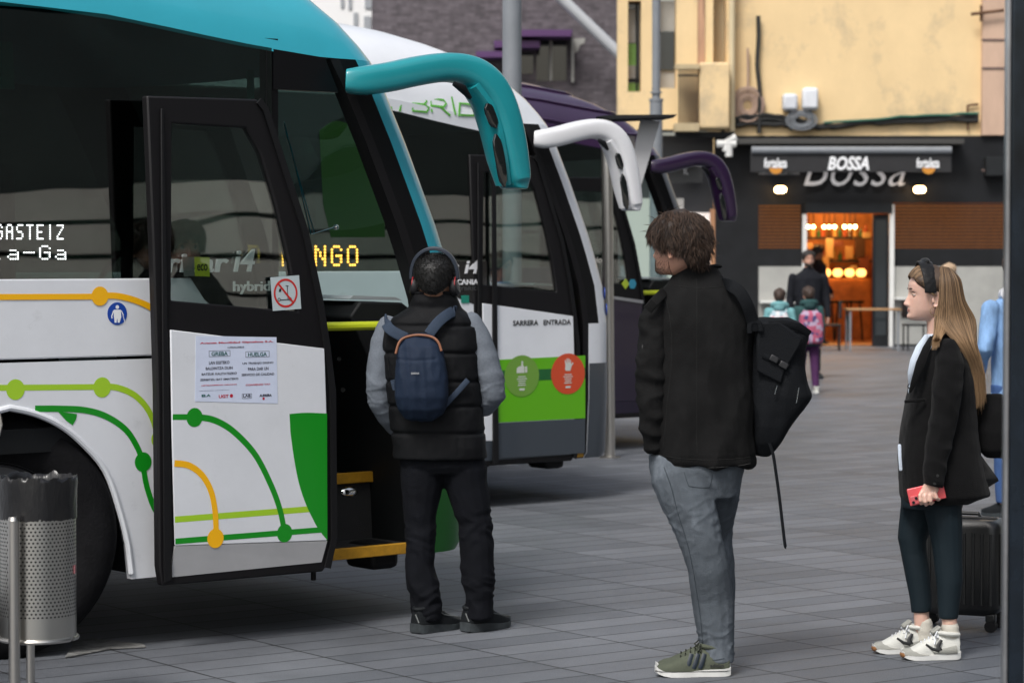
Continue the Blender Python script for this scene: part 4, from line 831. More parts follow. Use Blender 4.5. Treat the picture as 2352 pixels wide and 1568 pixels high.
for (u, v, m, nm, col) in ((1197, 863, decal('decal_olive', C(110, 155, 60)), 'thumb_sticker', 0), (1303, 858, decal('decal_orange', C(205, 75, 40)), 'hand_sticker', 1)):
    cx_, cz_ = bp(u, v, -.02, 2); mb = MB(); mb.slab([(cx_+.15*math.cos(a/36*math.tau), cz_+.137*math.sin(a/36*math.tau)) for a in range(36)], [], bfw(-.012), .0152, .0158); sk = mb.build(nm, m, d2, smooth=0)
    mb = MB(); q = lambda P: [(cx_+x*.001, cz_+z*.001) for x, z in P]
    if col == 0:
        mb.slab(q([(-45, 20), (-45, 50), (-30, 62), (-6, 66), (-4, 98), (8, 98), (10, 66), (20, 62), (20, 20)]), [], bfw(-.012), .0162, .0168); mb.slab(q([(26, 22), (45, 22), (45, 62), (26, 62)]), [], bfw(-.012), .0162, .0168)
    else:
        mb.slab(q([(-20, 20), (20, 20), (30, 50), (48, 70), (40, 76), (26, 62), (24, 92), (17, 92), (14, 64), (10, 102), (3, 102), (0, 66), (-6, 104), (-13, 103), (-12, 64), (-22, 94), (-29, 92), (-24, 52), (-28, 34)]), [], bfw(-.012), .0162, .0168)
    for k_, (x0, x1, z) in enumerate(((-32, 32, -8), (-42, 42, -22), (-32, 32, -36), (-28, 28, -50), (-34, 34, -64), (-22, 22, -96))): mb.slab(q([(x0, z), (x1, z), (x1, z+(6 if k_ < 5 else 14)), (x0, z+(6 if k_ < 5 else 14))]), [], bfw(-.012), .0162, .0168)
    mb.build('pictogram', mat('picto_white', (.6, .62, .58), .6), sk, smooth=0)
mb = MB(); mb.slab(bpl([(1128, 385), (1134, 385), (1141, 1062), (1130, 1066)], -.02, 2), [], bfw(-.012), .013, .03); mb.build('gasket', m_rub, d2, smooth=0)
mb = MB(); zt2 = lambda x: 2.53+.13*(lambda t: t*t*(3-2*t))(min(1, max(0, (1.62-x)/1.5)))
lo_ = bpl([(860, 246), (920, 258), (1000, 278), (1060, 292), (1110, 303)], 0, 2); lo_ += [(1.55, 2.44)]
mb.slab(lo_+[(x, zt2(x)+.015) for x in (1.55, 1.3, 1.1, .9, .6, .3, lo_[0][0])], [], bf, .001, .005); mb.build('cove_panel', W_, bus2, smooth=0)
fr = lambda x, z, d: Vector((x, .005+max(0, z-2.6)*.38-d, z))
a = bp(898, 262, 0, 2); b_ = bp(1092, 262, 0, 2)
def hyb(name):
    pts = {'H': [[(895, 215), (895, 252)]], 'Y': [[(903, 218), (918, 240)], [(936, 222), (918, 240), (914, 256)]], 'B': [[(945, 222), (975, 225), (980, 233), (972, 240), (945, 238)], [(972, 240), (982, 248), (976, 258), (944, 255), (945, 222)]],
           'R': [[(1010-22, 258), (990, 226), (1020, 230), (1024, 238), (1016, 246), (990, 243)], [(1008, 246), (1030, 266)]], 'I': [[(1040, 222), (1042, 264)]], 'D': [[(1050, 268), (1056, 237), (1080, 240), (1088, 250), (1084, 266), (1054, 265)]]}
    mb = MB()
    for L_, SS in pts.items():
        for P in SS: strip(mb, [bp(u, v, .01, 2) for u, v in P], .013, fr, .012, .016)
    return mb.build('roof_lettering', decal('green_letter', C(90, 165, 60)), bus2)
hyb('x')
btext('i4', 1065, 597, 1097, 628, m_silver, bus2, 2, 0, .003, .2, .02, th=.01); btext('irizar', 960, 600, 1052, 628, m_silver, bus2, 2, 0, .003, .15, .02, th=.01)
btext('SCANIA', 1040, 641, 1096, 654, m_silver, bus2, 2, 0, .0095, 0, .03, th=.003); btext('HYBRID', 1043, 658, 1096, 667, mat('dim_chrome', (.2, .2, .2), .4, metal=1), bus2, 2, 0, .0095, 0, .03, th=.003)
mb = MB(); mb.slab(bpl([(1057, 678), (1075, 678), (1075, 696), (1057, 696)], 0, 2), [], bf, .0095, .0105); mb.build('green_sticker', decal('decal_teal', C(20, 130, 110)), bus2, smooth=0)
mb = MB(); mb.slab(bpl(catmull([(733, 300), (770, 278), (820, 298), (856, 350), (874, 430), (882, 500), (884, 545)], 5), 0, 2)+bpl([(760, 545), (742, 470)], 0, 2), [], bf, .001, .002); mb.build('window_graphic', mat('dark_lime_film', C(24, 58, 14), .3), bus2, smooth=0)
mb = MB(); mb.slab(bpl([(1000, 826), (1120, 826), (1120, 968), (1000, 974)], 0, 2), [], bf, .0087, .0095); mb.build('green_band', LIME, bus2, smooth=0)
for v in (674, 711):
    P = outline(4)[11+4]; mb = MB(); z = bp(1362, v, .1, 2)[1]; R_ = []
    i = 4 if z > 1.3 else 3
    def surf(z, jj):
        for i in range(len(RG)-1):
            if RG[i][0] <= z <= RG[i+1][0]: t = (z-RG[i][0])/(RG[i+1][0]-RG[i][0]); A_, B_ = outline(i)[jj], outline(i+1)[jj]; return A_.lerp(B_, t)
    c0 = surf(z, 15); c1 = surf(z, 16); ee = (c1-c0).normalized(); nn = ee.cross(Vector((0, 0, 1))); nn = nn if nn.y < 0 else -nn
    mb.add([c0+ee*.01+ee*.036*math.cos(a/20*math.tau)+Vector((0, 0, .042*math.sin(a/20*math.tau)))+nn*q_ for q_ in (.006, .012) for a in range(20)], [tuple(range(20)), tuple(range(39, 19, -1))]+[(a, (a+1) % 20, 20+(a+1) % 20, 20+a) for a in range(20)]); mb.build('round_sticker', m_blue, bus2, smooth=0)
# lower grey corner on bus 2
mb = MB(); mb.rings([[p+Vector((.004, -.004, 0)) for p in outline(i)[11:40]] for i in (0, 1, 2)]+[[Vector((p.x+.004, p.y-.004, .93)) for p in outline(2)[11:40]]], False, closed=False); mb.build('bumper', PGREY, bus2, smooth=1)
# mud flap
for bb in (bus1, bus2, bus3):
    mb = MB(); mb.box((2.02, .2, .28), (.16, .22, .12)); mb.build('mud_flap', m_rub, bb, bevel=.03)
# ---- bus 3 door
d3, fd3 = make_door(bus3, 0, WD, PURP2, PURP2)
mb = MB(); mb.slab([(x, z) for x, z in bpl([(395, 745), (744, 786), (744, 800), (390, 757)], WD)], [], fdx, .013, .02); mb.build('trim_strip', mat('trim_grey', (.3, .3, .31), .4), d3, smooth=0)
for u, c, nm in ((1436, C(180, 200, 60), 'lime_sticker'), (1452, C(60, 150, 180), 'blue_sticker')):
    x, z = bp(u, 652, WD, 3); z -= .0; mb = MB(); mb.slab(disc2(x, z, .045, 6 if u == 1452 else 4), [], fd3, .003, .005); mb.build(nm, mat(nm, c, .5), d3, smooth=0)
btext('urio', 1352, 590, 1382, 604, m_chrome, d3, 3, WD, .003, .15, .02)
# roof ribs of the purple bus
for i in (12, 14, 16):
    P_ = outline(i)[0:11+12]; mb = MB(); mb.tube([p+Vector((0, -.004, .004)) for p in P_], .012, 6); mb.build('roof_rib', PURP, bus3)
# pale concrete patch beside the front wheel
mb = MB(); mb.slab([(gp(u, v).x, gp(u, v).y) for u, v in ((150, 1512), (172, 1475), (215, 1468), (330, 1482), (335, 1488), (255, 1492), (215, 1500))], [], lambda x, y, d: Vector((x, y, d)), .004, .008); tag(mb.build('concrete_patch', mat('worn_concrete', (.15, .15, .145), .9, var=.5, vscale=20), smooth=0), kind='structure')
# ================================================================ people
SKIN = mat('skin', (.50, .27, .19), .5, var=.05, vscale=25, bump=.04, bscale=300, sss=.15)
SKIN2 = mat('skin_tan', (.36, .19, .12), .5, var=.06, vscale=25, bump=.05, bscale=300, sss=.12)
def cloth(name, c, var=.12, vs=5, bump=.35, bs=260, rough=.85, sheen=0): return mat(name, c, rough, var=var, vscale=vs, bump=bump, bscale=bs, sheen=sheen, spec=.15)
def fold(amp, f=(6, 6, 3), seed=0, ridge=True):
    s = Vector((seed*7.3, seed*3.1, seed*1.7))
    def fn(co, no=None):
        p = Vector((co.x*f[0], co.y*f[1], co.z*f[2]))+s; n = noise.noise(p)
        n2 = noise.noise(p*2.3+Vector((3, 1, 5)))
        a = (1-abs(n)*2.6) if ridge else n
        return amp*(a*.7+n2*.45)
    return fn
HEAD_T = [(0, .070, .0, .018), (.006, .084, .01, .030), (.016, .090, .03, .040), (.03, .089, .055, .049), (.045, .088, .074, .056), (.060, .087, .086, .060), (.085, .086, .096, .066), (.105, .084, .101, .070), (.125, .089, .104, .073), (.15, .090, .105, .076), (.175, .081, .101, .075), (.195, .064, .087, .067), (.210, .042, .064, .052), (.220, .02, .038, .032), (.2245, .0, .015, .012)]
NOSE = [(.052, .0), (.058, .009), (.063, .021), (.069, .0255), (.076, .023), (.09, .016), (.103, .009), (.114, .004), (.124, 0)]
def headmesh(mb, c, k=1, yaw=0, tilt=0, roll=0, nz=34, na=48, feat=1, female=False):
    """c = chin point on the head axis; the face looks along -y before yaw"""
    R = Matrix.Rotation(yaw, 3, 'Z') @ Matrix.Rotation(roll, 3, 'Y') @ Matrix.Rotation(tilt, 3, 'X'); c = Vector(c); rings = []
    gz = lambda x, m, s: math.exp(-((x-m)/s)**2)
    for i in range(nz):
        t = i/(nz-1); z = .2245*(t*.86+.14*(t*t*(3-2*t))); z = .2245*t
        f, b, w = interp(HEAD_T, z, 1), interp(HEAD_T, z, 2), interp(HEAD_T, z, 3); ring = []
        for j in range(na):
            th = j/na*math.tau; cx, sx = math.sin(th), -math.cos(th)      # th=0 -> front (-y)
            ex = 2.25; x = w*math.copysign(abs(cx)**(2/ex), cx); ylen = f if sx < 0 else b; y = ylen*math.copysign(abs(sx)**(2/ex), sx)
            if sx < 0 and feat:
                sn = .0085+.006*gz(z, .062, .01); y -= interp(NOSE, z)*math.exp(-(x/sn)**2)*1.0
                y -= .0045*gz(z, .048, .0035)*gz(x, 0, .019)+.005*gz(z, .0395, .004)*gz(x, 0, .016)
                y += .0035*gz(z, .0437, .002)*gz(x, 0, .022)+.003*gz(z, .031, .005)*gz(x, 0, .02); y -= .005*gz(z, .013, .010)*gz(x, 0, .02)
                y += .010*(gz(x, .031, .014)+gz(x, -.031, .014))*gz(z, .110, .010)
                y -= .0035*(gz(x, .03, .016)+gz(x, -.03, .016))*gz(z, .127, .006)*(.5 if female else 1)
                y += .003*gz(z, .055, .004)*gz(x, 0, .006)
            ring.append(c+R @ Vector((x, y, z))*k)
        rings.append(ring)
    mb.rings(rings, True)
    for s in (-1, 1):                                                       # ears
        P = []
        for a in range(13):
            q = a/12*math.tau*.86-1.9; P.append(c+R @ Vector((s*(.073+.008*(1-math.cos(q-.9))*.5), .012+.016*math.cos(q)*.9, .090+.029*math.sin(q)))*k)
        mb.tube(P, [.0045*k]*13, 7, round_ends=True); mb.ball(c+R @ Vector((s*.073, .008, .088))*k, (.006*k, .014*k, .024*k), 8, 6, rot=R)
        mb.ball(c+R @ Vector((s*.075, .006, .064))*k, (.005*k, .007*k, .008*k), 8, 6, rot=R)
    return R
def eyes(parent, c, R, k=1, skin=None, lid=True, col=(.08, .05, .03)):
    c = Vector(c)
    for s in (-1, 1):
        p = c+R @ Vector((s*.031, -.0672, .1095))*k; mb = MB(); mb.ball(p, .0120*k, 14, 10); e = mb.build('eye', mat('eye_white', (.5, .47, .45), .2), parent)
        if skin:
            for e0, e1 in ((6, 85), (-85, -16)):
                mb = MB(); R_ = []
                for i in range(6):
                    el = math.radians(e0+(e1-e0)*i/5); R_.append([p+R @ Vector((math.sin(az)*math.cos(el), -math.cos(az)*math.cos(el), math.sin(el)))*.0136*k for az in [math.radians(-95+190*j/14) for j in range(15)]])
                mb.rings(R_, False, closed=False); mb.build('eyelid', skin, e, smooth=2)
        f = R @ Vector((0, -1, 0)); mb = MB(); mb.cyl(p+f*.0085*k, p+f*.0126*k, .0058*k, .0045*k, 12); mb.build('iris', mat('iris', col, .15), e)
        mb = MB(); q = [c+R @ Vector((s*(.016+.0075*i), -.079+.0014*(i-1.6)**2 if i else -.078, .1165+.002*math.sin(i/4*math.pi)))*k for i in range(5)]; mb.tube(q, [.0012*k, .0018*k, .002*k, .0018*k, .001*k], 6); mb.build('eyelash', mat('lash', (.02, .015, .012), .6), e)
        mb = MB(); q = [c+R @ Vector((s*(.014+.009*i), -.0905+.0017*i*i, .130+.0035*math.sin((i+.4)/4*math.pi)))*k for i in range(5)]; mb.tube(q, [.002*k, .0032*k, .003*k, .0024*k, .001*k], 6, flat=.5); mb.build('eyebrow', mat('brow', (.035, .022, .015), .8), e)
def lips(parent, c, R, k, col):
    mb = MB()
    for z, r in ((.0478, .003), (.0398, .0035)):
        q = [Vector(c)+R @ Vector((x, -.0895+35*x*x*.18 if False else -.0895+4.5*x*x*2.2, z-(abs(x)*.12 if z > .044 else -abs(x)*.1)))*k for x in (-.02, -.012, -.005, 0, .005, .012, .02)]; mb.tube(q, [.0006, r*.7*k, r*k, r*.95*k, r*k, r*.7*k, .0006], 8, flat=.8)
    mb.build('lips', col, parent)
def torso_ring(c, a, b, yaw=0, n=28, p=2.3):
    out = []; cy, sy = math.cos(yaw), math.sin(yaw)
    for i in range(n):
        th = i/n*math.tau; x = a*math.copysign(abs(math.cos(th))**(2/p), math.cos(th)); y = b*math.copysign(abs(math.sin(th))**(2/p), math.sin(th)); out.append(Vector((c[0]+x*cy-y*sy, c[1]+x*sy+y*cy, c[2])))
    return out
class Fig:
    def __init__(s, name, label, u, v, group=None, cat='person'):
        s.o = gp(u, v); s.root = thing(name, label, cat, s.o, group=group)
    def p(s, u, v, dy=0): return yp(u, v, s.o.y+dy)-s.o
    def m(s, dy=0): return (s.o.y+dy)/FPX
    def torso(s, mb, rows, p=2.3, n=30):
        R = []
        for row in rows:
            ul, ur, v, b = row[:4]; dy = row[4] if len(row) > 4 else 0; yaw = row[5] if len(row) > 5 else 0
            c = s.p((ul+ur)/2, v, dy); R.append(torso_ring(c, (ur-ul)/2*s.m(dy), b, yaw, n, p))
        if R[0][0].z > R[-1][0].z: R = R[::-1]
        mb.rings(R)
    def limb(s, mb, pts, flat=1, n=14, power=2, re=True):
        mb.tube([s.p(q[0], q[1], q[3] if len(q) > 3 else 0) for q in pts], [q[2]*s.m(q[3] if len(q) > 3 else 0) for q in pts], n, flat=flat, power=power, round_ends=re)
def finger(mb, p, d, n, L, r, curl, side=(0, 0, 0)):
    """p base, d direction, n palm normal (fingers curl towards n)"""
    p = Vector(p); d = Vector(d).normalized(); n = Vector(n).normalized(); pts = [p-d*r*.5, p]; a = 0; seg = (.45, .3, .25)
    for i in range(3): a += curl[i]; q = pts[-1]+(d*math.cos(a)+n*math.sin(a))*L*seg[i]; pts.append(q)
    mb.tube(pts, [r, r, r*.93, r*.86, r*.75], 10, round_ends=True)
def hand(mb, w, d, n, s=1, side=1, curl=(.35, .5, .3), k=1):
    """w wrist, d towards the fingers, n palm normal, side: +1 thumb on +cross(d,n)"""
    w = Vector(w); d = Vector(d).normalized(); n = Vector(n).normalized(); a = d.cross(n).normalized()*side; s *= k
    mb.tube([w, w+d*.03*s, w+d*.06*s, w+d*.088*s], [(.024*s, .018*s), (.034*s, .016*s), (.040*s, .015*s), (.039*s, .012*s)], 14, up=n, power=2.6, round_ends=True)
    for i, (off, L, r) in enumerate(((.030, .072, .0088), (.010, .080, .0090), (-.010, .075, .0086), (-.029, .060, .0076))):
        finger(mb, w+d*.084*s+a*off*s, d+a*off*2.2, n, L*s, r*s, [c*(1+.12*i) for c in curl])
    finger(mb, w+d*.028*s+a*.030*s, d*.75+a*.75+n*.2, n-a*.5, .070*s, .0105*s, (.15, .3, .3))
def shoe(root, heel, yaw, L=.28, W=.098, H=.10, up=None, sole=None, sole_h=.03, name='shoe', toe_h=.055, collar=.05, laces=None, drop=0):
    """heel = ground point at the heel; the shoe points along +x before yaw"""
    Rm = Matrix.Rotation(yaw, 3, 'Z'); heel = Vector(heel); T = lambda x, y, z: heel+Rm @ Vector((x, y, z))
    def hwd(t): return W/2*interp([(0, .55), (.06, .72), (.2, .8), (.4, .78), (.65, 1), (.82, .95), (.93, .7), (.985, .38), (1, .12)], t)
    mb = MB(); R = []
    for t in (0, .01, .03, .08, .2, .35, .5, .65, .8, .9, .96, .99, 1):
        h = interp([(0, sole_h*1.15), (.3, sole_h*1.1), (.6, sole_h*.8), (.9, sole_h*.75), (1, sole_h*.9)], t); z0 = interp([(0, .006), (.04, 0), (.8, 0), (.93, .006), (1, .018)], t); wd = hwd(t)*1.06
        R.append([T(t*L, -wd, z0+.002), T(t*L, -wd*.7, z0), T(t*L, wd*.7, z0), T(t*L, wd, z0+.002), T(t*L, wd*1.01, z0+h), T(t*L, wd*.5, z0+h+.001), T(t*L, -wd*.5, z0+h+.001), T(t*L, -wd*1.01, z0+h)])
    mb.rings(R); sl = mb.build('sole', sole, None, smooth=.7)
    mb = MB(); R = []
    for t in (.015, .04, .1, .2, .3, .4, .5, .6, .7, .8, .88, .94, .98):
        h = interp([(0, H*.93), (.05, H), (.22, H*.97), (.36, H*1.02), (.5, H*.84), (.65, H*.66), (.8, toe_h*1.02), (.9, toe_h*.92), (.97, toe_h*.7), (1, toe_h*.4)], t); wd = hwd(t); zb = sole_h*.8; ring = []
        for k in range(16):
            a = -math.pi/2+math.pi*k/15*1; x_ = math.sin(a); c_ = math.cos(a); wt = wd*(1 if t > .5 else 1); ring.append(T(t*L, wt*math.copysign(abs(x_)**.75, x_)*(1-.25*(c_ if t < .45 else 0)), zb+(h-zb)*c_**.72))
        R.append(ring)
    mb.rings(R); s_ = mb.build(name, up, root, smooth=.9); sl.parent = s_
    mb = MB(); cc = T(.2*L, 0, H*.98); mb.tube([T(.2*L+.052*L/.28*math.cos(a), .032*math.sin(a), H*(.99+.05*math.cos(a))) for a in [i/16*math.tau for i in range(17)]], .009, 8); mb.build('collar', up, s_)
    if laces:
        mb = MB()
        for k in range(5):
            t = .38+k*.065; h = interp([(.36, H*1.02), (.5, H*.84), (.65, H*.66)], t); mb.tube([T(t*L, -.026, h-.012), T((t+.015)*L, 0, h+.003), T((t+.03)*L, .026, h-.014)], .0032, 6)
        t0 = T(.36*L, 0, H*1.04)
        for sy in (-1, 1):
            mb.tube([t0, T(.40*L, sy*.02, H*1.1), T(.46*L, sy*.036, H*.92), T(.40*L, sy*.03, H*.85), t0], .003, 6); mb.tube([t0, T(.43*L, sy*.024, H*.86), T(.47*L, sy*.042, H*.62)], .003, 6)
        mb.build('laces', laces, s_)
    return s_, T
def hairmat(name, lo, hi, z0=None, z1=None, tips=None):
    m, n, o = _new(name); L = n.links
    b = n.nodes.new('ShaderNodeBsdfPrincipled'); b.inputs['Roughness'].default_value = .5; b.inputs['Specular IOR Level'].default_value = .3; L.new(b.outputs[0], o.inputs[0])
    gi = n.nodes.new('ShaderNodeAttribute'); gi.attribute_name = 'strand'; mx = n.nodes.new('ShaderNodeMix'); mx.data_type = 'RGBA'
    L.new(gi.outputs['Fac'], mx.inputs['Factor']); mx.inputs['A'].default_value = (*lo, 1); mx.inputs['B'].default_value = (*hi, 1); out = mx.outputs['Result']
    if tips:
        at_ = n.nodes.new('ShaderNodeAttribute'); at_.attribute_name = 'along'; m2 = n.nodes.new('ShaderNodeMix'); m2.data_type = 'RGBA'
        mm = n.nodes.new('ShaderNodeMath'); mm.operation = 'MULTIPLY_ADD'; mm.use_clamp = True; L.new(at_.outputs['Fac'], mm.inputs[0]); mm.inputs[1].default_value = 1.0; 
        m3 = n.nodes.new('ShaderNodeMath'); m3.operation = 'MULTIPLY_ADD'; L.new(gi.outputs['Fac'], m3.inputs[0]); m3.inputs[1].default_value = .75; m3.inputs[2].default_value = -.42; L.new(m3.outputs[0], mm.inputs[2])
        L.new(mm.outputs[0], m2.inputs['Factor']); L.new(out, m2.inputs['A']); m2.inputs['B'].default_value = (*tips, 1); out = m2.outputs['Result']
    L.new(out, b.inputs['Base Color']); return m
def hair(name, strands, m, parent, r=.0022, n=4, taper=True):
    V, F, A, B = [], [], [], []; rnd = random.Random(11)
    for P in strands:
        s = rnd.random(); k = len(P); base = len(V)
        for i, p in enumerate(P):
            p = Vector(p); t = (Vector(P[min(i+1, k-1)])-Vector(P[max(i-1, 0)])).normalized(); a = t.cross(Vector((.3, 1, .2))).normalized(); b = a.cross(t); rr = r*(1-.75*(i/(k-1))**2 if taper else 1)*(.75+.5*s)
            for q in range(n): th = q/n*math.tau; V.append(p+a*rr*1.5*math.cos(th)+b*rr*math.sin(th)); A.append(s); B.append(i/(k-1))
        for i in range(k-1):
            for q in range(n): q2 = (q+1) % n; F.append((base+i*n+q, base+i*n+q2, base+(i+1)*n+q2, base+(i+1)*n+q))
    me = bpy.data.meshes.new(name); me.from_pydata([tuple(v) for v in V], [], F); me.shade_smooth()
    at_ = me.attributes.new('strand', 'FLOAT', 'POINT'); at_.data.foreach_set('value', A); a2 = me.attributes.new('along', 'FLOAT', 'POINT'); a2.data.foreach_set('value', B)
    me.materials.append(m); o = bpy.data.objects.new(name, me); COL.objects.link(o); o.parent = parent; return o
from mathutils.bvhtree import BVHTree
def seam(obj, fig, lines, r, m, name, off=.0008, dash=0):
    """thin stitched lines lying on a garment"""
    me = obj.data; bv = BVHTree.FromPolygons([v.co.copy() for v in me.vertices], [tuple(p.vertices) for p in me.polygons]); o = Vector((0, 0, HC))-fig.o
    for L_ in lines:
        P = []
        for u, v in catmull(L_, 8):
            d = ray(u, v).normalized(); h = bv.ray_cast(o, d)
            if h[0] is not None: P.append(h[0]-d*off)
        if len(P) > 3: mb = MB(); mb.tube(P, r, 5); mb.build(name, m, obj)
def scalp(c, R, k, x, y, z, off): return Vector(c)+R @ Vector((x, y, z))*k

# ---------------------------------------------------------------- man with headphones (back view)
A = Fig('person', 'man in black padded vest with headphones and small navy backpack, facing the open bus door', 1045, 1450)
m_vest = cloth('black_padded', (.0062, .0066, .0078), rough=.6, bs=400, var=.15); m_grey = cloth('heather_grey', (.15, .17, .20), var=.12, vs=120, bs=500, bump=.2)
m_jean = cloth('black_jeans', (.0045, .0052, .0078), var=.3, vs=4); m_hairblk = hairmat('black_hair', (.002, .002, .002), (.008, .007, .006))
mb = MB(); hy = -.02; chin = A.p(1000, 702, hy); RA = headmesh(mb, chin, 1.0, math.pi-.15, -.1)
A.limb(mb, [(1000, 672, 33, hy), (1000, 790, 33, hy)]); A.torso(mb, [(905, 1085, 760, .09), (915, 1080, 850, .11), (925, 1085, 1000, .1), (930, 1100, 1060, .1)])
for q in ([(915, 770, 20), (888, 840, 20), (876, 905, 18), (900, 970, 14, .12), (940, 985, 13, .2)], [(1080, 770, 20), (1112, 840, 20), (1130, 900, 18), (1112, 932, 14, .1), (1070, 950, 13, .2)]): A.limb(mb, q)
for q in ([(968, 1080, 30), (966, 1200, 22), (967, 1310, 20), (980, 1430, 16)], [(1070, 1080, 30), (1090, 1200, 22), (1096, 1310, 20), (1100, 1405, 16)]): A.limb(mb, q)
hand(mb, A.p(945, 985, .2), (1, .2, -.2), (0, -1, 0)); hand(mb, A.p(1065, 950, .2), (-1, .2, -.2), (0, -1, 0), side=-1)
bodyA = remeshed(mb, 'body', SKIN2, A.root, .0065, 2); eyes(bodyA, chin, RA)
# hair: short strands over the scalp
rnd = random.Random(4); S = []
def scalp_strands(chin, R, k, N, length, zmin_back, zmin_side, zmin_front, lift, down, jit, grow=.008, sw=(0, 0, 0), seg=5, wave=0):
    out = []; c0 = Vector(chin)
    while len(out) < N:
        z = .2245*rnd.uniform(.1, .995)**.7; th = rnd.uniform(0, math.tau); f, b, w = interp(HEAD_T, z, 1), interp(HEAD_T, z, 2), interp(HEAD_T, z, 3)
        cx, sx = math.sin(th), -math.cos(th); fr_ = max(0, -sx); bk = max(0, sx); zm = zmin_front*fr_**2+zmin_back*bk**2+zmin_side*(1-fr_**2-bk**2)
        if z < zm: continue
        x = w*math.copysign(abs(cx)**.89, cx); y = (f if sx < 0 else b)*math.copysign(abs(sx)**.89, sx); nrm = Vector((cx*.9, sx*.9, max(-.2, (z-.12)*9))).normalized()
        P = Vector((x, y, z))+nrm*grow*rnd.uniform(-.6, 1); d = (nrm*lift+Vector((0, .15, -down))+Vector(sw)+Vector((rnd.gauss(0, jit), rnd.gauss(0, jit), rnd.gauss(0, jit)))); L_ = length*rnd.uniform(.6, 1.15); pts = []
        for i in range(seg):
            pts.append(c0+R @ P*k); d = (d+Vector((0, 0, -down*.35)))+(noise.noise_vector(P*26+Vector((0, 0, i*.35)))*wave if wave else Vector((0, 0, 0))); dn = d-nrm*min(0, d.dot(nrm)); P = P+dn.normalized()*L_/(seg-1)
            rr = Vector((P.x/(w+.02), P.y/((f if P.y < 0 else b)+.02), 0))
        out.append(pts)
    return out
def hair_cap(chin, R, k, zb, zs, zf, grow, seedn=1, m=None, parent=None, name='hair', vox=.005, disp=None):
    mb = MB(); rings = []
    for i in range(26):
        z = .03+(.2245-.03+grow)*i/25; zz = min(z, .222)
        f, b, w = interp(HEAD_T, zz-.0, 1), interp(HEAD_T, zz, 2), interp(HEAD_T, zz, 3); ring = []
        for j in range(40):
            th = j/40*math.tau; cx, sx = math.sin(th), -math.cos(th); fr_, bk = max(0, -sx), max(0, sx); zm = zf*fr_**2+zb*bk**2+zs*(1-fr_**2-bk**2)
            g_ = grow*min(1, max(-1.2, (z-zm)/.018)); g_ = g_ if z < .2 else grow
            if z >= .222: g_ = -.5*(z-.222)+grow*math.sqrt(max(0, 1-((z-.2245)/grow)**2)) if grow else 0; 
            x = (w+g_)*math.copysign(abs(cx)**.89, cx); y = ((f if sx < 0 else b)+g_)*math.copysign(abs(sx)**.89, sx); ring.append(Vector(chin)+R @ Vector((x, y, z))*k)
        rings.append(ring)
    mb.rings(rings); return remeshed(mb, name, m, parent, vox, 2, disp)
hA = hair_cap(chin, RA, 1, .055, .095, .165, .009, m=mat('black_hair_base', (.006, .006, .006), .6), parent=bodyA, disp=lambda co, no: .002*noise.noise(co*160))
hair('hair_strands', scalp_strands(chin, RA, 1, 5000, .012, .06, .1, .17, .9, .2, .5, .011), m_hairblk, hA, .0007)
# vest
zq = [A.p(1000, v).z for v in (746, 809, 874, 930, 992)]
def qf(co, no):
    d = 0
    for z in zq: d -= .011*math.exp(-((co.z-z-.004*noise.noise(Vector((co.x*6, co.y*6, 0))))/.0075)**2)
    return d+.004*noise.noise(Vector((co.x*9, co.y*9, co.z*14)))+.002*noise.noise(co*30)+.002*abs(noise.noise(Vector((co.x*30, co.y*30, co.z*8))))
mb = MB(); A.torso(mb, [(952, 1045, 672, .075, -.02), (945, 1052, 690, .085, -.02), (938, 1060, 706, .095), (902, 1082, 728, .12), (880, 1097, 752, .135), (874, 1103, 790, .145), (882, 1100, 850, .15), (890, 1108, 920, .15), (897, 1114, 985, .15), (902, 1117, 1030, .15), (902, 1119, 1052, .145)])
v = remeshed(mb, 'vest', m_vest, A.root, .007, 3, qf)
mb = MB()
c_ = A.p(998, 671, -.02); mb.tube([c_+Vector((.088*math.cos(a), .078*math.sin(a), .004*math.sin(a*3))) for a in [i/24*math.tau for i in range(25)]], .007, 8); mb.build('collar', m_vest, v)
# sleeves
fs_ = fold(.0035, (10, 10, 13), 2)
def fs(co, no=None): return fs_(co)+.004*math.exp(-((co.z-A.p(0, 905).z)/.09)**2)*(max(0, 1-abs(noise.noise(Vector((co.x*9, co.y*9, co.z*26))))*6)-.3)
def sl(q, nm, par, m, fn=fs, vox=.007, flat=1):
    mb = MB(); A_.limb(mb, q, flat, re='s'); return remeshed(mb, nm, m, par, vox, 2, fn)
A_ = A
s1 = sl([(893, 748, 26), (882, 785, 30), (874, 830, 30), (869, 880, 29), (873, 920, 29, .02), (893, 955, 27, .07), (915, 985, 22, .13)], 'sleeve', A.root, m_grey)
s2 = sl([(1080, 742, 27), (1098, 780, 31), (1113, 825, 32), (1127, 870, 31), (1133, 905, 30, .01), (1112, 930, 27, .06), (1075, 940, 22, .14)], 'sleeve', A.root, m_grey)
# trousers
def jf(co, no):
    k = math.exp(-((co.z-.16)/.11)**2)+.6*math.exp(-((co.z-.48)/.09)**2)+.35
    return k*(.010*(1-abs(noise.noise(Vector((co.x*11+co.z*5, co.y*9, co.z*15+4+3*noise.noise(co*5)))))*3.2)*.5+.003*noise.noise(co*22))
mb = MB(); A.torso(mb, [(915, 1110, 1030, .11), (919, 1115, 1066, .12), (928, 1114, 1085, .10)])
A.limb(mb, [(972, 1078, 54), (970, 1108, 50), (966, 1150, 43), (966, 1200, 36), (965, 1260, 34), (965, 1300, 34), (972, 1342, 37), (976, 1356, 35), (979, 1380, 34), (980, 1424, 34)], re='s')
A.limb(mb, [(1067, 1078, 53), (1070, 1108, 49), (1081, 1150, 45), (1091, 1200, 39), (1096, 1260, 40), (1096, 1300, 40), (1099, 1335, 38), (1099, 1350, 36), (1101, 1378, 32), (1102, 1420, 32)], re='s')
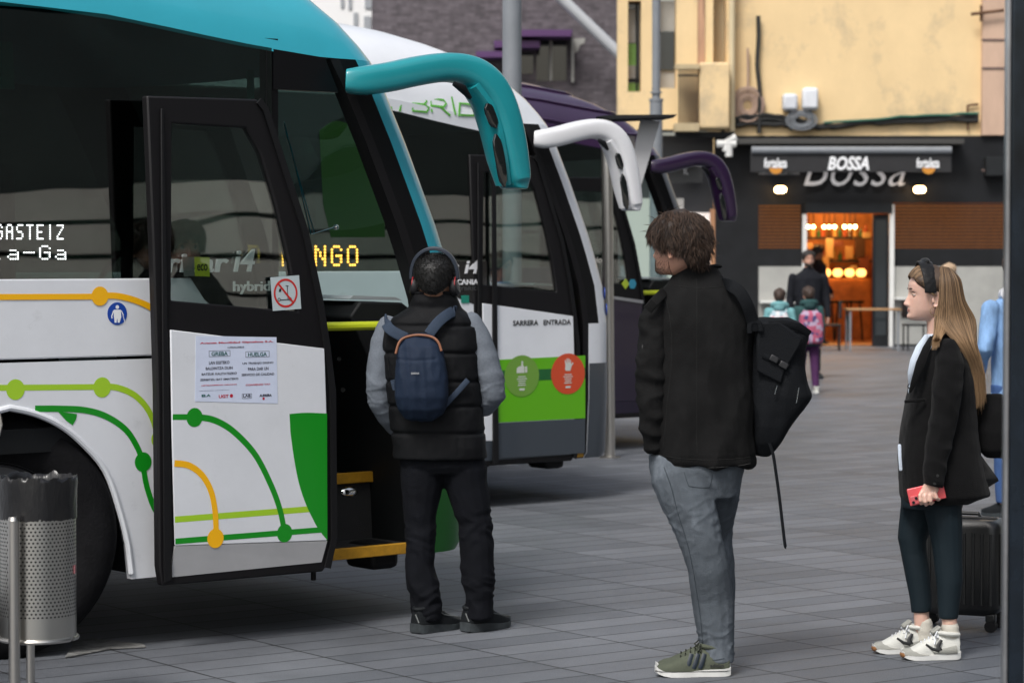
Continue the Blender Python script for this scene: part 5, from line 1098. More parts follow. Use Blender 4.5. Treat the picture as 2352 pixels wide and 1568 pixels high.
remeshed(mb, 'trousers', m_jean, A.root, .007, 2, jf)
m_shb, m_shs = cloth('black_shoe', (.012, .014, .016), rough=.6), mat('dark_sole', (.035, .042, .046), .6, var=.4, vscale=30)
g_ = gp(953, 1455)-A.o; g_.z = 0; sA, TA = shoe(A.root, g_, .85, .285, .105, .115, m_shb, m_shs, .034, laces=m_shb)
g_ = gp(1068, 1452)-A.o; g_.z = 0; sA2, TA2 = shoe(A.root, g_, .85, .285, .105, .115, m_shb, m_shs, .034, laces=m_shb)
for sx_, T_ in ((sA, TA), (sA2, TA2)):
    mb = MB(); mb.tube([T_(.9*.285, -.045, .05), T_(.7*.285, -.053, .062), T_(.5*.285, -.045, .075), T_(.42*.285, -.036, .09)], .0022, 5); mb.tube([T_(.005, -.02, .05), T_(.005, .0, .085)], .004, 5); mb.build('trim', mat('grey_trim', (.12, .13, .13), .6), sx_)
textobj('QUECHUA', .035, .085, .068, .079, lambda x, z, d: TA2(x, -.043-d, z), mat('small_print', (.5, .5, .5), .6), 'lettering', sA2, .001, .003, 0, .01)
seam(v, A, [[(884, 757), (886, 800), (893, 850)], [(1092, 757), (1095, 800), (1098, 850)]], .0016, mat('vest_seam', (.003, .003, .003), .9), 'seam')
# headphones
hp = thing('headphones', 'dark blue grey over-ear headphones on the head of the man in the padded vest', 'headphones', A.o)
m_hp = mat('headphone_band', (.022, .03, .045), .45); RB = RA
hpt = lambda x, y, z: chin+RA @ Vector((x, y, z))
mb = MB(); R_ = []
for i in range(25):
    a = math.pi*(i/24); x = .096*math.cos(a); z = .118+.128*math.sin(a)**.85; o_ = Vector((math.cos(a), 0, math.sin(a))).normalized()
    y0 = .005+.012*math.sin(a); R_.append([hpt(x, y0-.014, z), hpt(x, y0+.014, z), hpt(x+o_.x*.016, y0+.013, z+o_.z*.016), hpt(x+o_.x*.016, y0-.013, z+o_.z*.016)])
mb.rings(R_); mb.build('headband', m_hp, hp, bevel=.003)
for s in (-1, 1):
    mb = MB(); mb.tube([hpt(s*.070, .01, .085), hpt(s*.082, .01, .085), hpt(s*.095, .01, .087), hpt(s*.103, .01, .09)], [.034, .042, .042, .032], 20, up=(0, 0, 1)); e = mb.build('ear_cup', mat('ear_cup_black', (.012, .012, .014), .5), hp)
    mb = MB(); mb.tube([hpt(s*.094, .01+.036*math.cos(a), .088+.040*math.sin(a)) for a in [i/20*math.tau for i in range(21)]], .0032, 6); mb.build('red_rim', mat('red_rim', (.3, .015, .02), .4), e)
# navy backpack
bpk = thing('backpack', 'small navy blue backpack with orange zip worn by the man in the padded vest', 'backpack', A.o)
m_navy = cloth('navy_nylon', (.012, .021, .042), rough=.6, var=.1); m_nstrap = cloth('navy_strap', (.035, .05, .078), rough=.7)
mb = MB(); A.torso(mb, [(935, 990, 766, .03, -.17), (922, 1003, 775, .045, -.185), (912, 1013, 795, .058, -.2), (907, 1022, 830, .068, -.21), (904, 1028, 870, .074, -.215), (905, 1030, 910, .074, -.215), (914, 1026, 940, .066, -.205), (930, 1008, 960, .045, -.19), (950, 990, 967, .02, -.18)], 2.6)
def bfold(co, no): return .003*(1-abs(noise.noise(Vector((co.x*22, co.y*10, co.z*5))))*4)+.002*noise.noise(co*30)+(-.004*math.exp(-((co.z-A.p(960, 822).z-.06*abs(co.x-A.p(960, 822).x))/.006)**2) if abs(co.x-A.p(960, 822).x) < .09 else 0)
bb = remeshed(mb, 'bag_body', m_navy, bpk, .006, 3, bfold)
mb = MB(); mb.tube([A.p(u, v, d) for u, v, d in catmull([(909, 812, -.245), (916, 788, -.235), (930, 775, -.226), (960, 769, -.222), (990, 773, -.228), (1006, 785, -.24), (1014, 806, -.25)], 4)], .0055, 8, flat=1); mb.build('zip', mat('orange_zip', (.22, .085, .04), .6), bpk)
for q in ([(886, 732, -.03), (888, 745, -.12), (897, 757, -.16), (915, 768, -.175), (933, 776, -.18)], [(1052, 712, -.02), (1040, 716, -.1), (1020, 728, -.15), (1002, 745, -.165), (985, 768, -.175)]):
    mb = MB(); mb.tube([A.p(u, v, d) for u, v, d in catmull(q, 4)], .0235, 12, flat=.28, up=(0, 1, 0), power=3); mb.build('strap', m_nstrap, bpk)
mb = MB(); mb.tube([A.p(1022, 930, -.18), A.p(1050, 900, -.155), A.p(1075, 872, -.145)], .012, 8, flat=.2); mb.tube([A.p(902, 872, -.2), A.p(908, 895, -.2)], .011, 8, flat=.2); mb.build('strap', m_nstrap, bpk)
q0, q1 = A.p(944, 860, -.292), A.p(963, 855, -.292); textobj('QUECHUA', q0.x, q1.x, q0.z, q1.z, lambda x, z, d: Vector((x, q0.y-d, z)), mat('small_print', (.5, .5, .5)), 'lettering', bpk, .001, .0, 0, .01)

# ---------------------------------------------------------------- tall man in dark jacket
B = Fig('person', 'tall man with brown tousled hair, black field jacket and grey jeans, seen from behind', 1595, 1548); A_ = B
m_jkt = cloth('washed_black_cotton', (.0075, .0075, .0077), var=.35, vs=9); m_gj = mat('grey_denim', (.095, .11, .128), .85, var=.22, vscale=7, bump=.4, bscale=350, spec=.2, dirt=((.23, .26, .3), .5, 5, .52), stretch=(1.4, 1.4, .7))
mb = MB(); chB = B.p(1556, 632, .0); kB = 1.06; RBm = headmesh(mb, chB, kB, math.pi+.98, -.02)
chB2 = chB
B.limb(mb, [(1575, 600, 33, .02), (1588, 650, 36, .03), (1595, 760, 40, .03)]); B.torso(mb, [(1510, 1690, 720, .1), (1510, 1690, 850, .11), (1505, 1700, 1000, .11), (1505, 1690, 1060, .1)])
B.limb(mb, [(1515, 740, 28), (1500, 880, 24), (1500, 1000, 18), (1512, 1045, 14, .03)]); B.limb(mb, [(1680, 740, 28, .1), (1690, 880, 24, .12), (1650, 1000, 18, .2)])
B.limb(mb, [(1585, 1080, 38), (1615, 1250, 28), (1644, 1500, 18)]); B.limb(mb, [(1650, 1080, 30, .11), (1641, 1250, 20, .21), (1654, 1480, 14, .22)])
hand(mb, B.p(1512, 1040, .03), (.3, .1, -1), (1, 0, 0)); hand(mb, B.p(1640, 1005, .2), (-.3, .4, -.6), (-1, 0, 0), side=-1, k=.8)
bodyB = remeshed(mb, 'body', SKIN, B.root, .0065, 2); eyes(bodyB, chB2, RBm, kB)
m_brown = hairmat('brown_hair', (.012, .007, .005), (.075, .045, .030)); m_brownb = mat('brown_hair_base', (.022, .013, .009), .6)
hB = hair_cap(chB2, RBm, kB, .02, .085, .162, .022, m=m_brownb, parent=bodyB, disp=lambda co, no: .007*noise.noise(co*38)+.003*noise.noise(co*90))
rnd = random.Random(9)
st = scalp_strands(chB2, RBm, kB, 13000, .038, .045, .10, .160, .22, .5, .12, .026, sw=(.1, .1, 0), seg=6, wave=.3)+scalp_strands(chB2, RBm, kB, 90, .04, .03, .1, .17, .8, .2, .5, .03, seg=6)
hair('hair_strands', st, m_brown, hB, .00075)
st2 = []
while len(st2) < 1500:
    z = rnd.triangular(-.002, .066, .012); al = max(-1.52, min(1.52, rnd.gauss(0, .95))); f, b, w = interp(HEAD_T, z, 1), interp(HEAD_T, z, 2), interp(HEAD_T, z, 3)
    if z > .05 and abs(al) < .5: continue
    P = Vector((w*math.copysign(abs(math.sin(al))**.89, math.sin(al)), -f*math.cos(al)**.89, z)); nn_ = Vector((math.sin(al), -math.cos(al), -.4)); st2.append([chB2+RBm @ P*kB, chB2+RBm @ (P+nn_*.0014)*kB, chB2+RBm @ (P+nn_*.0024+Vector((0, 0, -.0015)))*kB])
hair('beard_stubble', st2, m_brown, bodyB, .00038)
mb = MB(); q_ = B.p(1517, 567, -.06); mb.ball(q_, (.006, .01, .012), 8, 6); mb.build('earpiece', m_blk, bodyB)
# beard shadow along the jaw
mb = MB()
# jacket
mb = MB(); B.torso(mb, [(1548, 1645, 612, .072, .03), (1545, 1655, 628, .08, .03), (1535, 1668, 645, .095, .03), (1515, 1700, 668, .12, .03), (1498, 1722, 695, .14, .03), (1490, 1733, 740, .15, .03), (1492, 1732, 830, .155, .03), (1495, 1730, 920, .155, .03), (1497, 1730, 1000, .16, .03), (1502, 1732, 1048, .165, .03), (1520, 1732, 1068, .16, .03)], 2.4)
fB = fold(.016, (7, 7, 3.2), 5)
def jkf(co, no): return fB(co)*(.35+.65*min(1, max(0, (1.42-co.z)/.3)))+.0022*noise.noise(Vector((co.x*40, co.y*40, co.z*22)))-.004*math.exp(-((co.z-B.p(1600, 1048).z)/.004)**2)
jk = remeshed(mb, 'jacket', m_jkt, B.root, .0075, 3, jkf)
fB2 = fold(.013, (9, 9, 13), 8)
mb = MB(); B.limb(mb, [(1518, 700, 26, -.02), (1503, 740, 34, -.03), (1498, 800, 35, -.04), (1497, 870, 34, -.05), (1497, 930, 33, -.05), (1500, 985, 29, -.04), (1503, 1015, 25, -.03), (1506, 1036, 22, -.02)], re='s'); sv = remeshed(mb, 'sleeve', m_jkt, jk, .0075, 2, lambda co, no: fB2(co)*.9)
mb = MB(); B.limb(mb, [(1700, 705, 26, .1), (1715, 780, 32, .14), (1712, 880, 30, .2), (1690, 980, 26, .28)]); remeshed(mb, 'sleeve', m_jkt, jk, .009, 2, lambda co, no: fB2(co)*.9)
mb = MB(); mb.tube([B.p(u, v, d) for u, v, d in ((1487, 712, -.11), (1502, 694, -.12), (1516, 680, -.10), (1526, 670, -.05))], .019, 10, flat=.22, power=3); mb.build('epaulette', m_jkt, jk)
mb = MB(); mb.tube([B.p(u, 614+3*math.cos(u), .03-.072*math.sin((u-1545)/105*math.pi)) for u in range(1545, 1651, 7)], [(.008, .02)]*16, 8); mb.build('collar', m_jkt, jk)
mb = MB(); mb.slab([(B.p(1472, 800).x, B.p(0, 800).z), (B.p(1489, 800).x, B.p(0, 800).z), (B.p(1489, 790).x, B.p(0, 790).z), (B.p(1472, 790).x, B.p(0, 790).z)], [], lambda x, z, d: Vector((x, -.102-d+(x-B.p(1489, 800).x)*-.6, z)), 0, .003); mb.build('sleeve_label', mat('label_print', (.06, .06, .06), .7, var=.9, vscale=250), sv, smooth=0)
for x0 in (1655,): pass
# jeans
def gjf(co, no):
    k = .22+.9*math.exp(-((co.z-.62)/.10)**2)+1.1*math.exp(-((co.z-.13)/.08)**2)+.7*math.exp(-((co.z-.93)/.07)**2)
    q = Vector((co.x*9+co.z*7, co.y*9, co.z*22-co.x*12)); n_ = abs(noise.noise(q)); return k*(.009*(max(0, 1-n_*7)-.25)*.42)+.0010*noise.noise(co*40)
mb = MB(); B.torso(mb, [(1490, 1712, 1040, .14, .03), (1490, 1710, 1075, .145, .03), (1500, 1702, 1110, .13, .03), (1516, 1695, 1140, .11, .03)])
B.limb(mb, [(1560, 1090, 68, -.01), (1580, 1150, 62, -.03), (1598, 1200, 56, -.04), (1612, 1250, 50, -.05), (1626, 1300, 48, -.04), (1636, 1370, 49), (1642, 1430, 46), (1647, 1480, 40), (1648, 1520, 39)], re='s')
B.limb(mb, [(1650, 1090, 56, .12), (1648, 1150, 50, .16), (1642, 1200, 44, .2), (1640, 1240, 42, .22), (1646, 1290, 42, .22), (1652, 1350, 38, .22), (1654, 1420, 33, .22), (1654, 1490, 28, .22)], re='s')
jn = remeshed(mb, 'jeans', m_gj, B.root, .0075, 2, gjf)
m_st = mat('dark_stitch', (.03, .04, .05), .8); m_st2 = mat('pale_stitch', (.2, .22, .25), .8); m_jst = mat('black_stitch', (.003, .003, .003), .9); m_jst2 = mat('worn_edge', (.03, .03, .03), .9)
seam(jn, B, [[(1525, 1072), (1542, 1120), (1557, 1178), (1578, 1245), (1592, 1308), (1602, 1370), (1609, 1417), (1613, 1468), (1613, 1505)]], .0018, m_st, 'side_seam')
seam(jn, B, [[(1571, 1083), (1576, 1100), (1582, 1116)], [(1582, 1116), (1605, 1119), (1630, 1119)], [(1630, 1119), (1634, 1106), (1636, 1090)], [(1617, 1512), (1640, 1515), (1664, 1511)]], .0013, m_st, 'pocket_stitch')
seam(jk, B, [[(1520, 672), (1532, 700), (1540, 745), (1543, 800), (1540, 860), (1533, 920), (1528, 980), (1522, 1030)], [(1512, 1044), (1560, 1052), (1620, 1056), (1680, 1054), (1722, 1049)], [(1600, 640), (1601, 760), (1600, 900), (1601, 1040)], [(1548, 655), (1600, 662), (1660, 658)]], .0016, m_jst, 'seam')
seam(jk, B, [[(1514, 1064), (1560, 1071), (1620, 1074), (1690, 1070), (1724, 1064)]], .0012, m_jst2, 'seam')
m_khaki = cloth('khaki_canvas', (.085, .095, .07), var=.08, vs=30); m_wsole = mat('white_sole', (.68, .68, .66), .5, var=.08, vscale=20)
m_lace = cloth('dark_lace', (.04, .045, .035))
g_ = gp(1676, 1550)-B.o; g_.z = 0; sB, TB = shoe(B.root, g_, math.pi+.06, .298, .108, .115, m_khaki, m_wsole, .028, laces=m_lace, toe_h=.058)
mb = MB()
for k in range(3):
    t = .42+k*.085; mb.tube([TB(t*.298, .047, .036), TB((t-.03)*.298, .047, .060), TB((t-.07)*.298, .032, .092)], .0085, 6, flat=.25, up=(0, 1, 0))
mb.build('side_stripe', mat('navy_stripe', (.01, .018, .03), .5), sB)
mb = MB(); P = [TB(t*.298, .055*interp([(0, .55), (.06, .78), (.2, .86), (.4, .84), (.65, 1.04), (.82, .98), (.93, .75), (1, .3)], t), .024) for t in [i/14 for i in range(15)]]; mb.tube(P, .0014, 5); mb.build('foxing_line', m_dk, sB)
textobj('adidas', .085, .03, .040, .056, lambda x, z, d: TB(x, .0475+d, z), m_dk, 'lettering', sB, .001, 0, 0, .02)
g_ = gp(1676, 1541)-B.o; g_.z = 0; shoe(B.root, (g_.x, g_.y, 0), math.pi+.06, .298, .108, .115, m_khaki, m_wsole, .028, laces=m_lace)
# black backpack on one shoulder
bk = thing('backpack', 'large black roll-top backpack with buckles hanging from the tall man\'s shoulder', 'backpack', B.o)
m_bag = cloth('black_cordura', (.0058, .0068, .0086), rough=.75, var=.1)
mb = MB(); B.torso(mb, [(1738, 1812, 731, .05, .05), (1733, 1838, 742, .09, .05), (1727, 1856, 768, .11, .05), (1722, 1848, 800, .12, .05), (1722, 1845, 840, .125, .05), (1720, 1852, 880, .13, .05), (1718, 1862, 908, .13, .05), (1720, 1845, 940, .125, .05), (1725, 1818, 975, .115, .05), (1728, 1790, 1015, .09, .05), (1735, 1765, 1047, .05, .05)], 3.2)
fk = fold(.006, (10, 8, 6), 12); bgb = remeshed(mb, 'bag_body', m_bag, bk, .007, 2, lambda co, no: fk(co))
mb = MB(); mb.slab([(B.p(u, 0).x, B.p(0, v).z) for u, v in ((1735, 742), (1790, 738), (1842, 775), (1836, 790), (1800, 850), (1792, 880), (1735, 850))], [], lambda x, z, d: Vector((x, -.075-d, z)), 0, .02); mb.build('flap', m_bag, bk, bevel=.008)
mb = MB(); mb.tube([B.p(1862-3, 768, -.03), B.p(1838, 752, -.06), B.p(1800, 744, -.09), B.p(1765, 745, -.09)], .016, 8, flat=.2); mb.tube([B.p(1752, 815, -.1), B.p(1785, 830, -.1), B.p(1812, 842, -.085)], .011, 8, flat=.25); mb.build('strap', m_bag, bk)
for u, v, d in ((1830, 783, -.08), (1778, 824, -.105), (1800, 838, -.1)): mb = MB(); mb.box(B.p(u, v, d), (.035, .012, .025), Matrix.Rotation(.5, 3, 'Y')); mb.build('buckle', mat('buckle_black', (.02, .02, .022), .35), bk, bevel=.004)
mb = MB(); mb.tube([B.p(u, v, d) for u, v, d in catmull([(1655, 650, .0), (1676, 655, -.10), (1700, 672, -.13), (1717, 702, -.13), (1728, 735, -.11), (1732, 760, -.1)], 4)], .024, 12, flat=.22, power=3); mb.build('strap', m_bag, bk)
mb = MB(); mb.tube([B.p(u, v, -.11) for u, v in catmull([(1722, 765), (1722, 748), (1730, 738), (1744, 742), (1748, 760)], 4)], .01, 8, flat=.4); mb.build('handle', m_bag, bk)
mb = MB(); mb.tube([B.p(u, v, -.04) for u, v in catmull([(1745, 960), (1760, 1000), (1775, 1040), (1783, 1090), (1790, 1140), (1797, 1200), (1803, 1250), (1806, 1256)], 4)], .0062, 6, flat=.35); mb.build('loose_strap', m_bag, bk)
for v0, v1, u_ in ((885, 905, 1785), (890, 925, 1835)): mb = MB(); mb.tube([B.p(u_, v0, -.1), B.p(u_-6, v1, -.1)], .0025, 6); mb.build('zip_pull', m_chrome, bk)

# ---------------------------------------------------------------- woman in profile
Wn = Fig('person', 'woman with long blonde-brown hair, black headband and black blazer, in profile facing left', 2120, 1505); A_ = Wn
m_blz = cloth('black_wool', (.0042, .0042, .0046), var=.1, sheen=.05, rough=.9); m_leg = cloth('petrol_leggings', (.012, .02, .026), rough=.6, var=.06, bump=.1); m_tee = cloth('pale_tee', (.55, .62, .72), var=.04)
mb = MB(); kW = .985; chW = Wn.p(2133, 737, 0); RW = headmesh(mb, chW, kW, -math.pi/2+.05, -.03, nz=52, na=72, female=True)
Wn.limb(mb, [(2152, 715, 24, .0), (2152, 760, 23, .0), (2155, 830, 28)]); Wn.torso(mb, [(2130, 2185, 800, .08), (2112, 2200, 850, .11), (2105, 2200, 900, .12), (2105, 2200, 1000, .13), (2095, 2200, 1100, .15)], 2.2)
Wn.limb(mb, [(2170, 840, 14, -.12), (2160, 940, 16, -.18), (2145, 1085, 13, -.2)]); Wn.limb(mb, [(2165, 840, 14, .12), (2150, 940, 18, .17), (2130, 1085, 13, .16)])
Wn.limb(mb, [(2108, 1140, 30, .08), (2096, 1240, 23, .08), (2104, 1300, 22, .08), (2115, 1390, 18, .08), (2118, 1440, 18, .08), (2125, 1470, 18, .08)]); Wn.limb(mb, [(2165, 1140, 30, -.07), (2175, 1260, 25, -.07), (2179, 1400, 18, -.07), (2182, 1445, 18, -.07), (2185, 1480, 18, -.07)])
# near hand closed round the phone: back of the hand towards the camera
wr = Wn.p(2140, 1105, -.21); s_ = Wn.m(-.2)
mb.tube([wr+Vector((0, 0, .03)), wr, Wn.p(2136, 1122, -.21), Wn.p(2132, 1136, -.212)], [(.022, .02), (.022, .019), (.034, .014), (.034, .012)], 14, power=2.6, up=(0, 1, 0), round_ends=True)
for i, (u, v, e_u, e_v) in enumerate(((2113, 1137, 2116, 1156), (2124, 1139, 2127, 1159), (2136, 1138, 2139, 1156), (2147, 1132, 2155, 1147))):
    b0 = Wn.p(u+5, v-9, -.212); mb.tube([b0, Wn.p(u, v, -.222), Wn.p((u+e_u)/2, (v+e_v)/2+3, -.226), Wn.p(e_u, e_v, -.214), Wn.p(e_u+4, e_v-3, -.200)], [.0092, .0092, .0088, .0084, .0075], 10, round_ends=True)
mb.tube([Wn.p(2128, 1118, -.205), Wn.p(2118, 1124, -.188), Wn.p(2112, 1134, -.184), Wn.p(2110, 1144, -.186)], [.011, .0105, .0095, .008], 10, round_ends=True)
hand(mb, Wn.p(2130, 1092, .16), (-.1, 0, -1), (0, -1, 0), side=1)
bodyW = remeshed(mb, 'body', mat('fair_skin', (.66, .42, .335), .45, var=.04, vscale=30, bump=.03, bscale=400, sss=.2), Wn.root, .0036, 2, fac=.4)
eyes(bodyW, chW, RW, kW, col=(.1, .12, .1), skin=MATS['fair_skin']); lips(bodyW, chW, RW, kW, mat('lip_pink', (.46, .20, .17), .4))
wp = lambda x, y, z: chW+RW @ Vector((x, y, z))*kW
ear_c = None
for s in (-1, 1):
    mb = MB(); mb.tube([wp(s*.083, .006+.019*math.sin(a), .042+.019*math.cos(a)) for a in [i/20*math.tau for i in range(21)]], .0013, 6); mb.build('hoop_earring', mat('gold', (.7, .5, .3), .2, metal=1), bodyW)
# hair
m_bl = hairmat('balayage_hair', (.028, .017, .011), (.13, .082, .05), tips=(.38, .24, .13)); rnd = random.Random(21)
mb = MB(); rr_ = []
hb = mat('hair_base', (.06, .036, .022), .6)
hW = hair_cap(chW, RW, kW, .03, .125, .182, .012, m=hb, parent=bodyW, vox=.0045)
# hanging mass behind the shoulders: base volume
LV = [(612, 2160, 24, .030, 0), (642, 2160, 42, .078, 0), (690, 2158, 54, .092, 0), (735, 2150, 82, .098, 0), (790, 2198, 38, .10, -.05), (850, 2226, 24, .05, -.05), (905, 2238, 16, .03, -.04)]
mb = MB(); Wn.torso(mb, [(2156, 2196, 650, .06), (2154, 2206, 690, .075), (2154, 2222, 735, .08), (2196, 2232, 790, .08, -.02), (2226, 2246, 850, .035, -.04), (2240, 2252, 895, .02, -.04)]); remeshed(mb, 'hair_mass', hb, hW, .006, 2, lambda co, no: .005*noise.noise(Vector((co.x*40, co.y*40, co.z*6))))
S = []
for i in range(7500):
    ph = rnd.uniform(0, 1)**.8*math.pi*.72; sn, cs = math.sin(ph), math.cos(ph); j1, j2, jr = rnd.gauss(0, 2.0), rnd.gauss(0, 3), rnd.uniform(.86, 1.05); P = []
    fr_ = ph < .42 and rnd.random() < .55
    for k_, (v, uc, ru, ry, y0) in enumerate(LV):
        wv = 2.2*noise.noise(Vector((ph*5, v*.03, 3)))*k_*.5
        if fr_ and k_ >= 4:
            if k_ == 4: P.append((2146+ph*28+j2*.7, 778, -.165)); 
            if k_ == 5: P.append((2141+ph*30+j2+wv, 806-abs(j1)*6-ph*40, -.185))
            continue
        P.append((uc+ru*sn*jr+j1*(.4+.25*k_)+wv, v+(10*(1-abs(cs)) if k_ == 0 else 0)+(j2*4 if k_ == 6 else 0), y0-ry*cs*jr-.006))
    S.append(catmull([tuple(Wn.p(*q)) for q in P], 4))
for i in range(2200):                                          # swept back from the forehead to the band
    al = rnd.uniform(-1.7, 1.7); t_ = rnd.uniform(0, .75); zs_ = .180-.072*(abs(al)/1.7)**1.6
    def on(al_, z, off): f, b, w = interp(HEAD_T, z, 1), interp(HEAD_T, z, 2), interp(HEAD_T, z, 3); return wp((w+off)*math.sin(al_), -(f+off)*math.cos(al_), z)
    be = al*1.0; e_ = Vector((.086*math.sin(be), -.022, .130+.103*math.cos(be))); f, b, w = interp(HEAD_T, zs_, 1), interp(HEAD_T, zs_, 2), interp(HEAD_T, zs_, 3); s0 = Vector(((w+.003)*math.sin(al), -(f+.003)*math.cos(al), zs_)); P = []
    lift = rnd.uniform(0, .004)
    for q in range(7):
        p_ = s0.lerp(e_, (q/6)*(1-t_)+t_)-Vector((0, 0, .125)); r_ = math.sqrt((p_.x/.0895)**2+(p_.y/.1065)**2+(p_.z/.1125)**2); tt = (q/6)*(1-t_)+t_; p_ = p_/r_*(1+.03*math.sin(tt*math.pi))*(1+lift*6); P.append(tuple(wp(p_.x, p_.y, p_.z+.125)))
    S.append(P)
hair('hair_strands', S, m_bl, hW, .00085)
# headband
mb = MB(); hbM = cloth('black_satin', (.008, .008, .009), rough=.45, bump=.1, sheen=.1)
R_ = []
for i in range(29):
    a = -.12+(math.pi+.24)*i/28; wd = .027+.006*math.sin(max(0, min(math.pi, a)))**2; px = .0925*math.cos(a); pz = .128+.1185*math.sin(a) if math.sin(a) > 0 else .128+.09*math.sin(a); oo = Vector((math.cos(a), 0, math.sin(a)))
    yc = -.012+.012*math.sin(a)*0-.012*math.sin(a); ring = []
    for q in range(12): t = q/12*math.tau; ring.append(wp(px+oo.x*.0045*math.sin(t), yc+wd*math.cos(t)-.004, pz+oo.z*.0045*math.sin(t)))
    R_.append(ring)
mb.rings(R_)
tw = [wp(x, -.024+.004*math.sin(x*60), .248-.25*x*x*2.2) for x in (-.035, -.018, 0, .018, .035)]; mb.tube(tw, [.010, .015, .016, .015, .010], 12, round_ends=True)
remeshed(mb, 'headband', hbM, bodyW, .003, 2, lambda co, no: .0012*noise.noise(co*70))
# t-shirt, blazer
mb = MB(); Wn.torso(mb, [(2128, 2172, 766, .06), (2112, 2185, 795, .11), (2094, 2190, 840, .13), (2086, 2190, 890, .12), (2082, 2190, 960, .11), (2076, 2190, 1020, .12), (2076, 2190, 1085, .13)], 2.2); ts = remeshed(mb, 'tee_shirt', m_tee, Wn.root, .007, 2, lambda co, no: .003*noise.noise(co*18))
mb = MB()
for (u, v, r) in ((2094, 858, 6), (2091, 872, 7), (2089, 886, 6)): q = Wn.p(u, v, -.055); mb.tube([q+Vector((r*.0018*math.cos(a), -.028+.0*math.sin(a), r*.0018*math.sin(a))) for a in [i/12*math.tau for i in range(10)]], .0025, 6)
mb.build('print', m_dk, ts)
fW = fold(.006, (7, 7, 3), 31)
def blf(co, no): return fW(co)*.8+.0015*noise.noise(co*30)
mb = MB(); Wn.torso(mb, [(2132, 2188, 768, .085, 0), (2128, 2200, 785, .13, 0), (2118, 2218, 806, .165, 0), (2100, 2228, 838, .175), (2090, 2236, 880, .175), (2080, 2240, 930, .165), (2069, 2243, 990, .17), (2064, 2250, 1050, .185), (2066, 2262, 1100, .19), (2069, 2272, 1135, .19), (2074, 2225, 1152, .17)], 2.3)
bz = remeshed(mb, 'blazer', m_blz, Wn.root, .007, 3, blf)
mb = MB(); mb.rings([[Wn.p(u, v, d) for u, v, d in r] for r in (((2225, 1040, -.1), (2250, 1040, -.02), (2232, 1040, .1), (2215, 1040, 0)), ((2230, 1100, -.14), (2292, 1098, -.02), (2240, 1100, .12), (2215, 1100, 0)), ((2205, 1145, -.16), (2294, 1104, -.02), (2235, 1140, .14), (2200, 1140, 0)))]); mb.build('coat_tail', m_blz, bz, smooth=2)
# open front shows the tee: two pale slivers framed by the lapels
for P_, nm in (([(2128, 772, -.075), (2112, 800, -.13), (2101, 830, -.155), (2094, 858, -.15), (2092, 880, -.13)], 'shirt_front'), ([(2066, 1022, -.12), (2067, 1050, -.13), (2069, 1078, -.13)], 'shirt_hem')):
    mb = MB(); n_ = len(P_); mb.tube([Wn.p(*q) for q in P_], [(.010 if nm == 'shirt_front' else .007)+(.010*math.sin(i/(n_-1)*math.pi) if nm == 'shirt_front' else .0) for i in range(n_)], 10, flat=.5, round_ends=True); mb.build(nm, m_tee, ts)
mb = MB(); mb.tube([Wn.p(*q) for q in ((2140, 775, -.1), (2128, 800, -.155), (2114, 835, -.182), (2102, 870, -.182), (2090, 900, -.17))], [.01, .016, .019, .014, .006], 10, flat=.35, round_ends=True); mb.build('lapel', m_blz, bz)
fW2 = fold(.007, (9, 9, 12), 33)
mb = MB(); Wn.limb(mb, [(2178, 800, 26, -.13), (2180, 835, 33, -.155), (2176, 890, 34, -.175), (2168, 950, 32, -.185), (2160, 1005, 30, -.19), (2152, 1050, 28, -.2), (2146, 1085, 25, -.21), (2142, 1114, 23, -.21)], re='s'); sw = remeshed(mb, 'sleeve', m_blz, bz, .0065, 2, lambda co, no: fW2(co))
mb = MB(); Wn.limb(mb, [(2160, 800, 26, .13), (2140, 890, 32, .17), (2125, 1000, 28, .18), (2118, 1080, 24, .17)]); remeshed(mb, 'sleeve', m_blz, bz, .008, 2, lambda co, no: fW2(co))
for u, v in ((2154, 1092), (2150, 1101), (2147, 1110)): mb = MB(); q = Wn.p(u, v, -.255); mb.cyl(q+Vector((0, .006, 0)), q, .006, n=10); mb.build('button', mat('button', (.02, .02, .02), .3), sw)
mb = MB(); q = Wn.p(2101, 920, -.165); mb.box(q, (.085, .012, .012), Matrix.Rotation(-.1, 3, 'Y')); q = Wn.p(2128, 1062, -.178); mb.build('pocket', m_blz, bz, bevel=.003)
# leggings
mb = MB(); Wn.torso(mb, [(2072, 2212, 1100, .14), (2070, 2212, 1140, .14), (2070, 2210, 1165, .13)])
Wn.limb(mb, [(2114, 1150, 44, .07), (2105, 1195, 40, .08), (2095, 1238, 34, .08), (2099, 1268, 30, .08), (2108, 1320, 29, .08), (2114, 1370, 26, .08), (2117, 1404, 24, .08)], re='s')
Wn.limb(mb, [(2164, 1150, 46, -.06), (2170, 1200, 41, -.07), (2175, 1245, 36, -.07), (2178, 1290, 33, -.07), (2181, 1335, 31, -.07), (2179, 1380, 26, -.07), (2178, 1420, 23, -.07)], re='s')
remeshed(mb, 'leggings', m_leg, Wn.root, .006, 3, lambda co, no: .0015*noise.noise(co*14)-.004*math.exp(-((co.z-Wn.p(0, 1274).z)/.006)**2)*max(0, noise.noise(co*12)))
for u, v, d in ((2123, 1440, .08), (2183, 1448, -.07)):
    mb = MB(); Wn.limb(mb, [(u-1, v-8, 21, d), (u+1, v+12, 21, d), (u+2, v+28, 22, d)]); remeshed(mb, 'sock', cloth('cream_sock', (.6, .57, .5)), Wn.root, .006, 2, lambda co, no: .001*math.sin(co.z*900))
m_suede, m_wu = cloth('grey_suede', (.33, .33, .30)), cloth('white_mesh', (.62, .62, .58)); m_wl = cloth('white_lace', (.75, .77, .8))
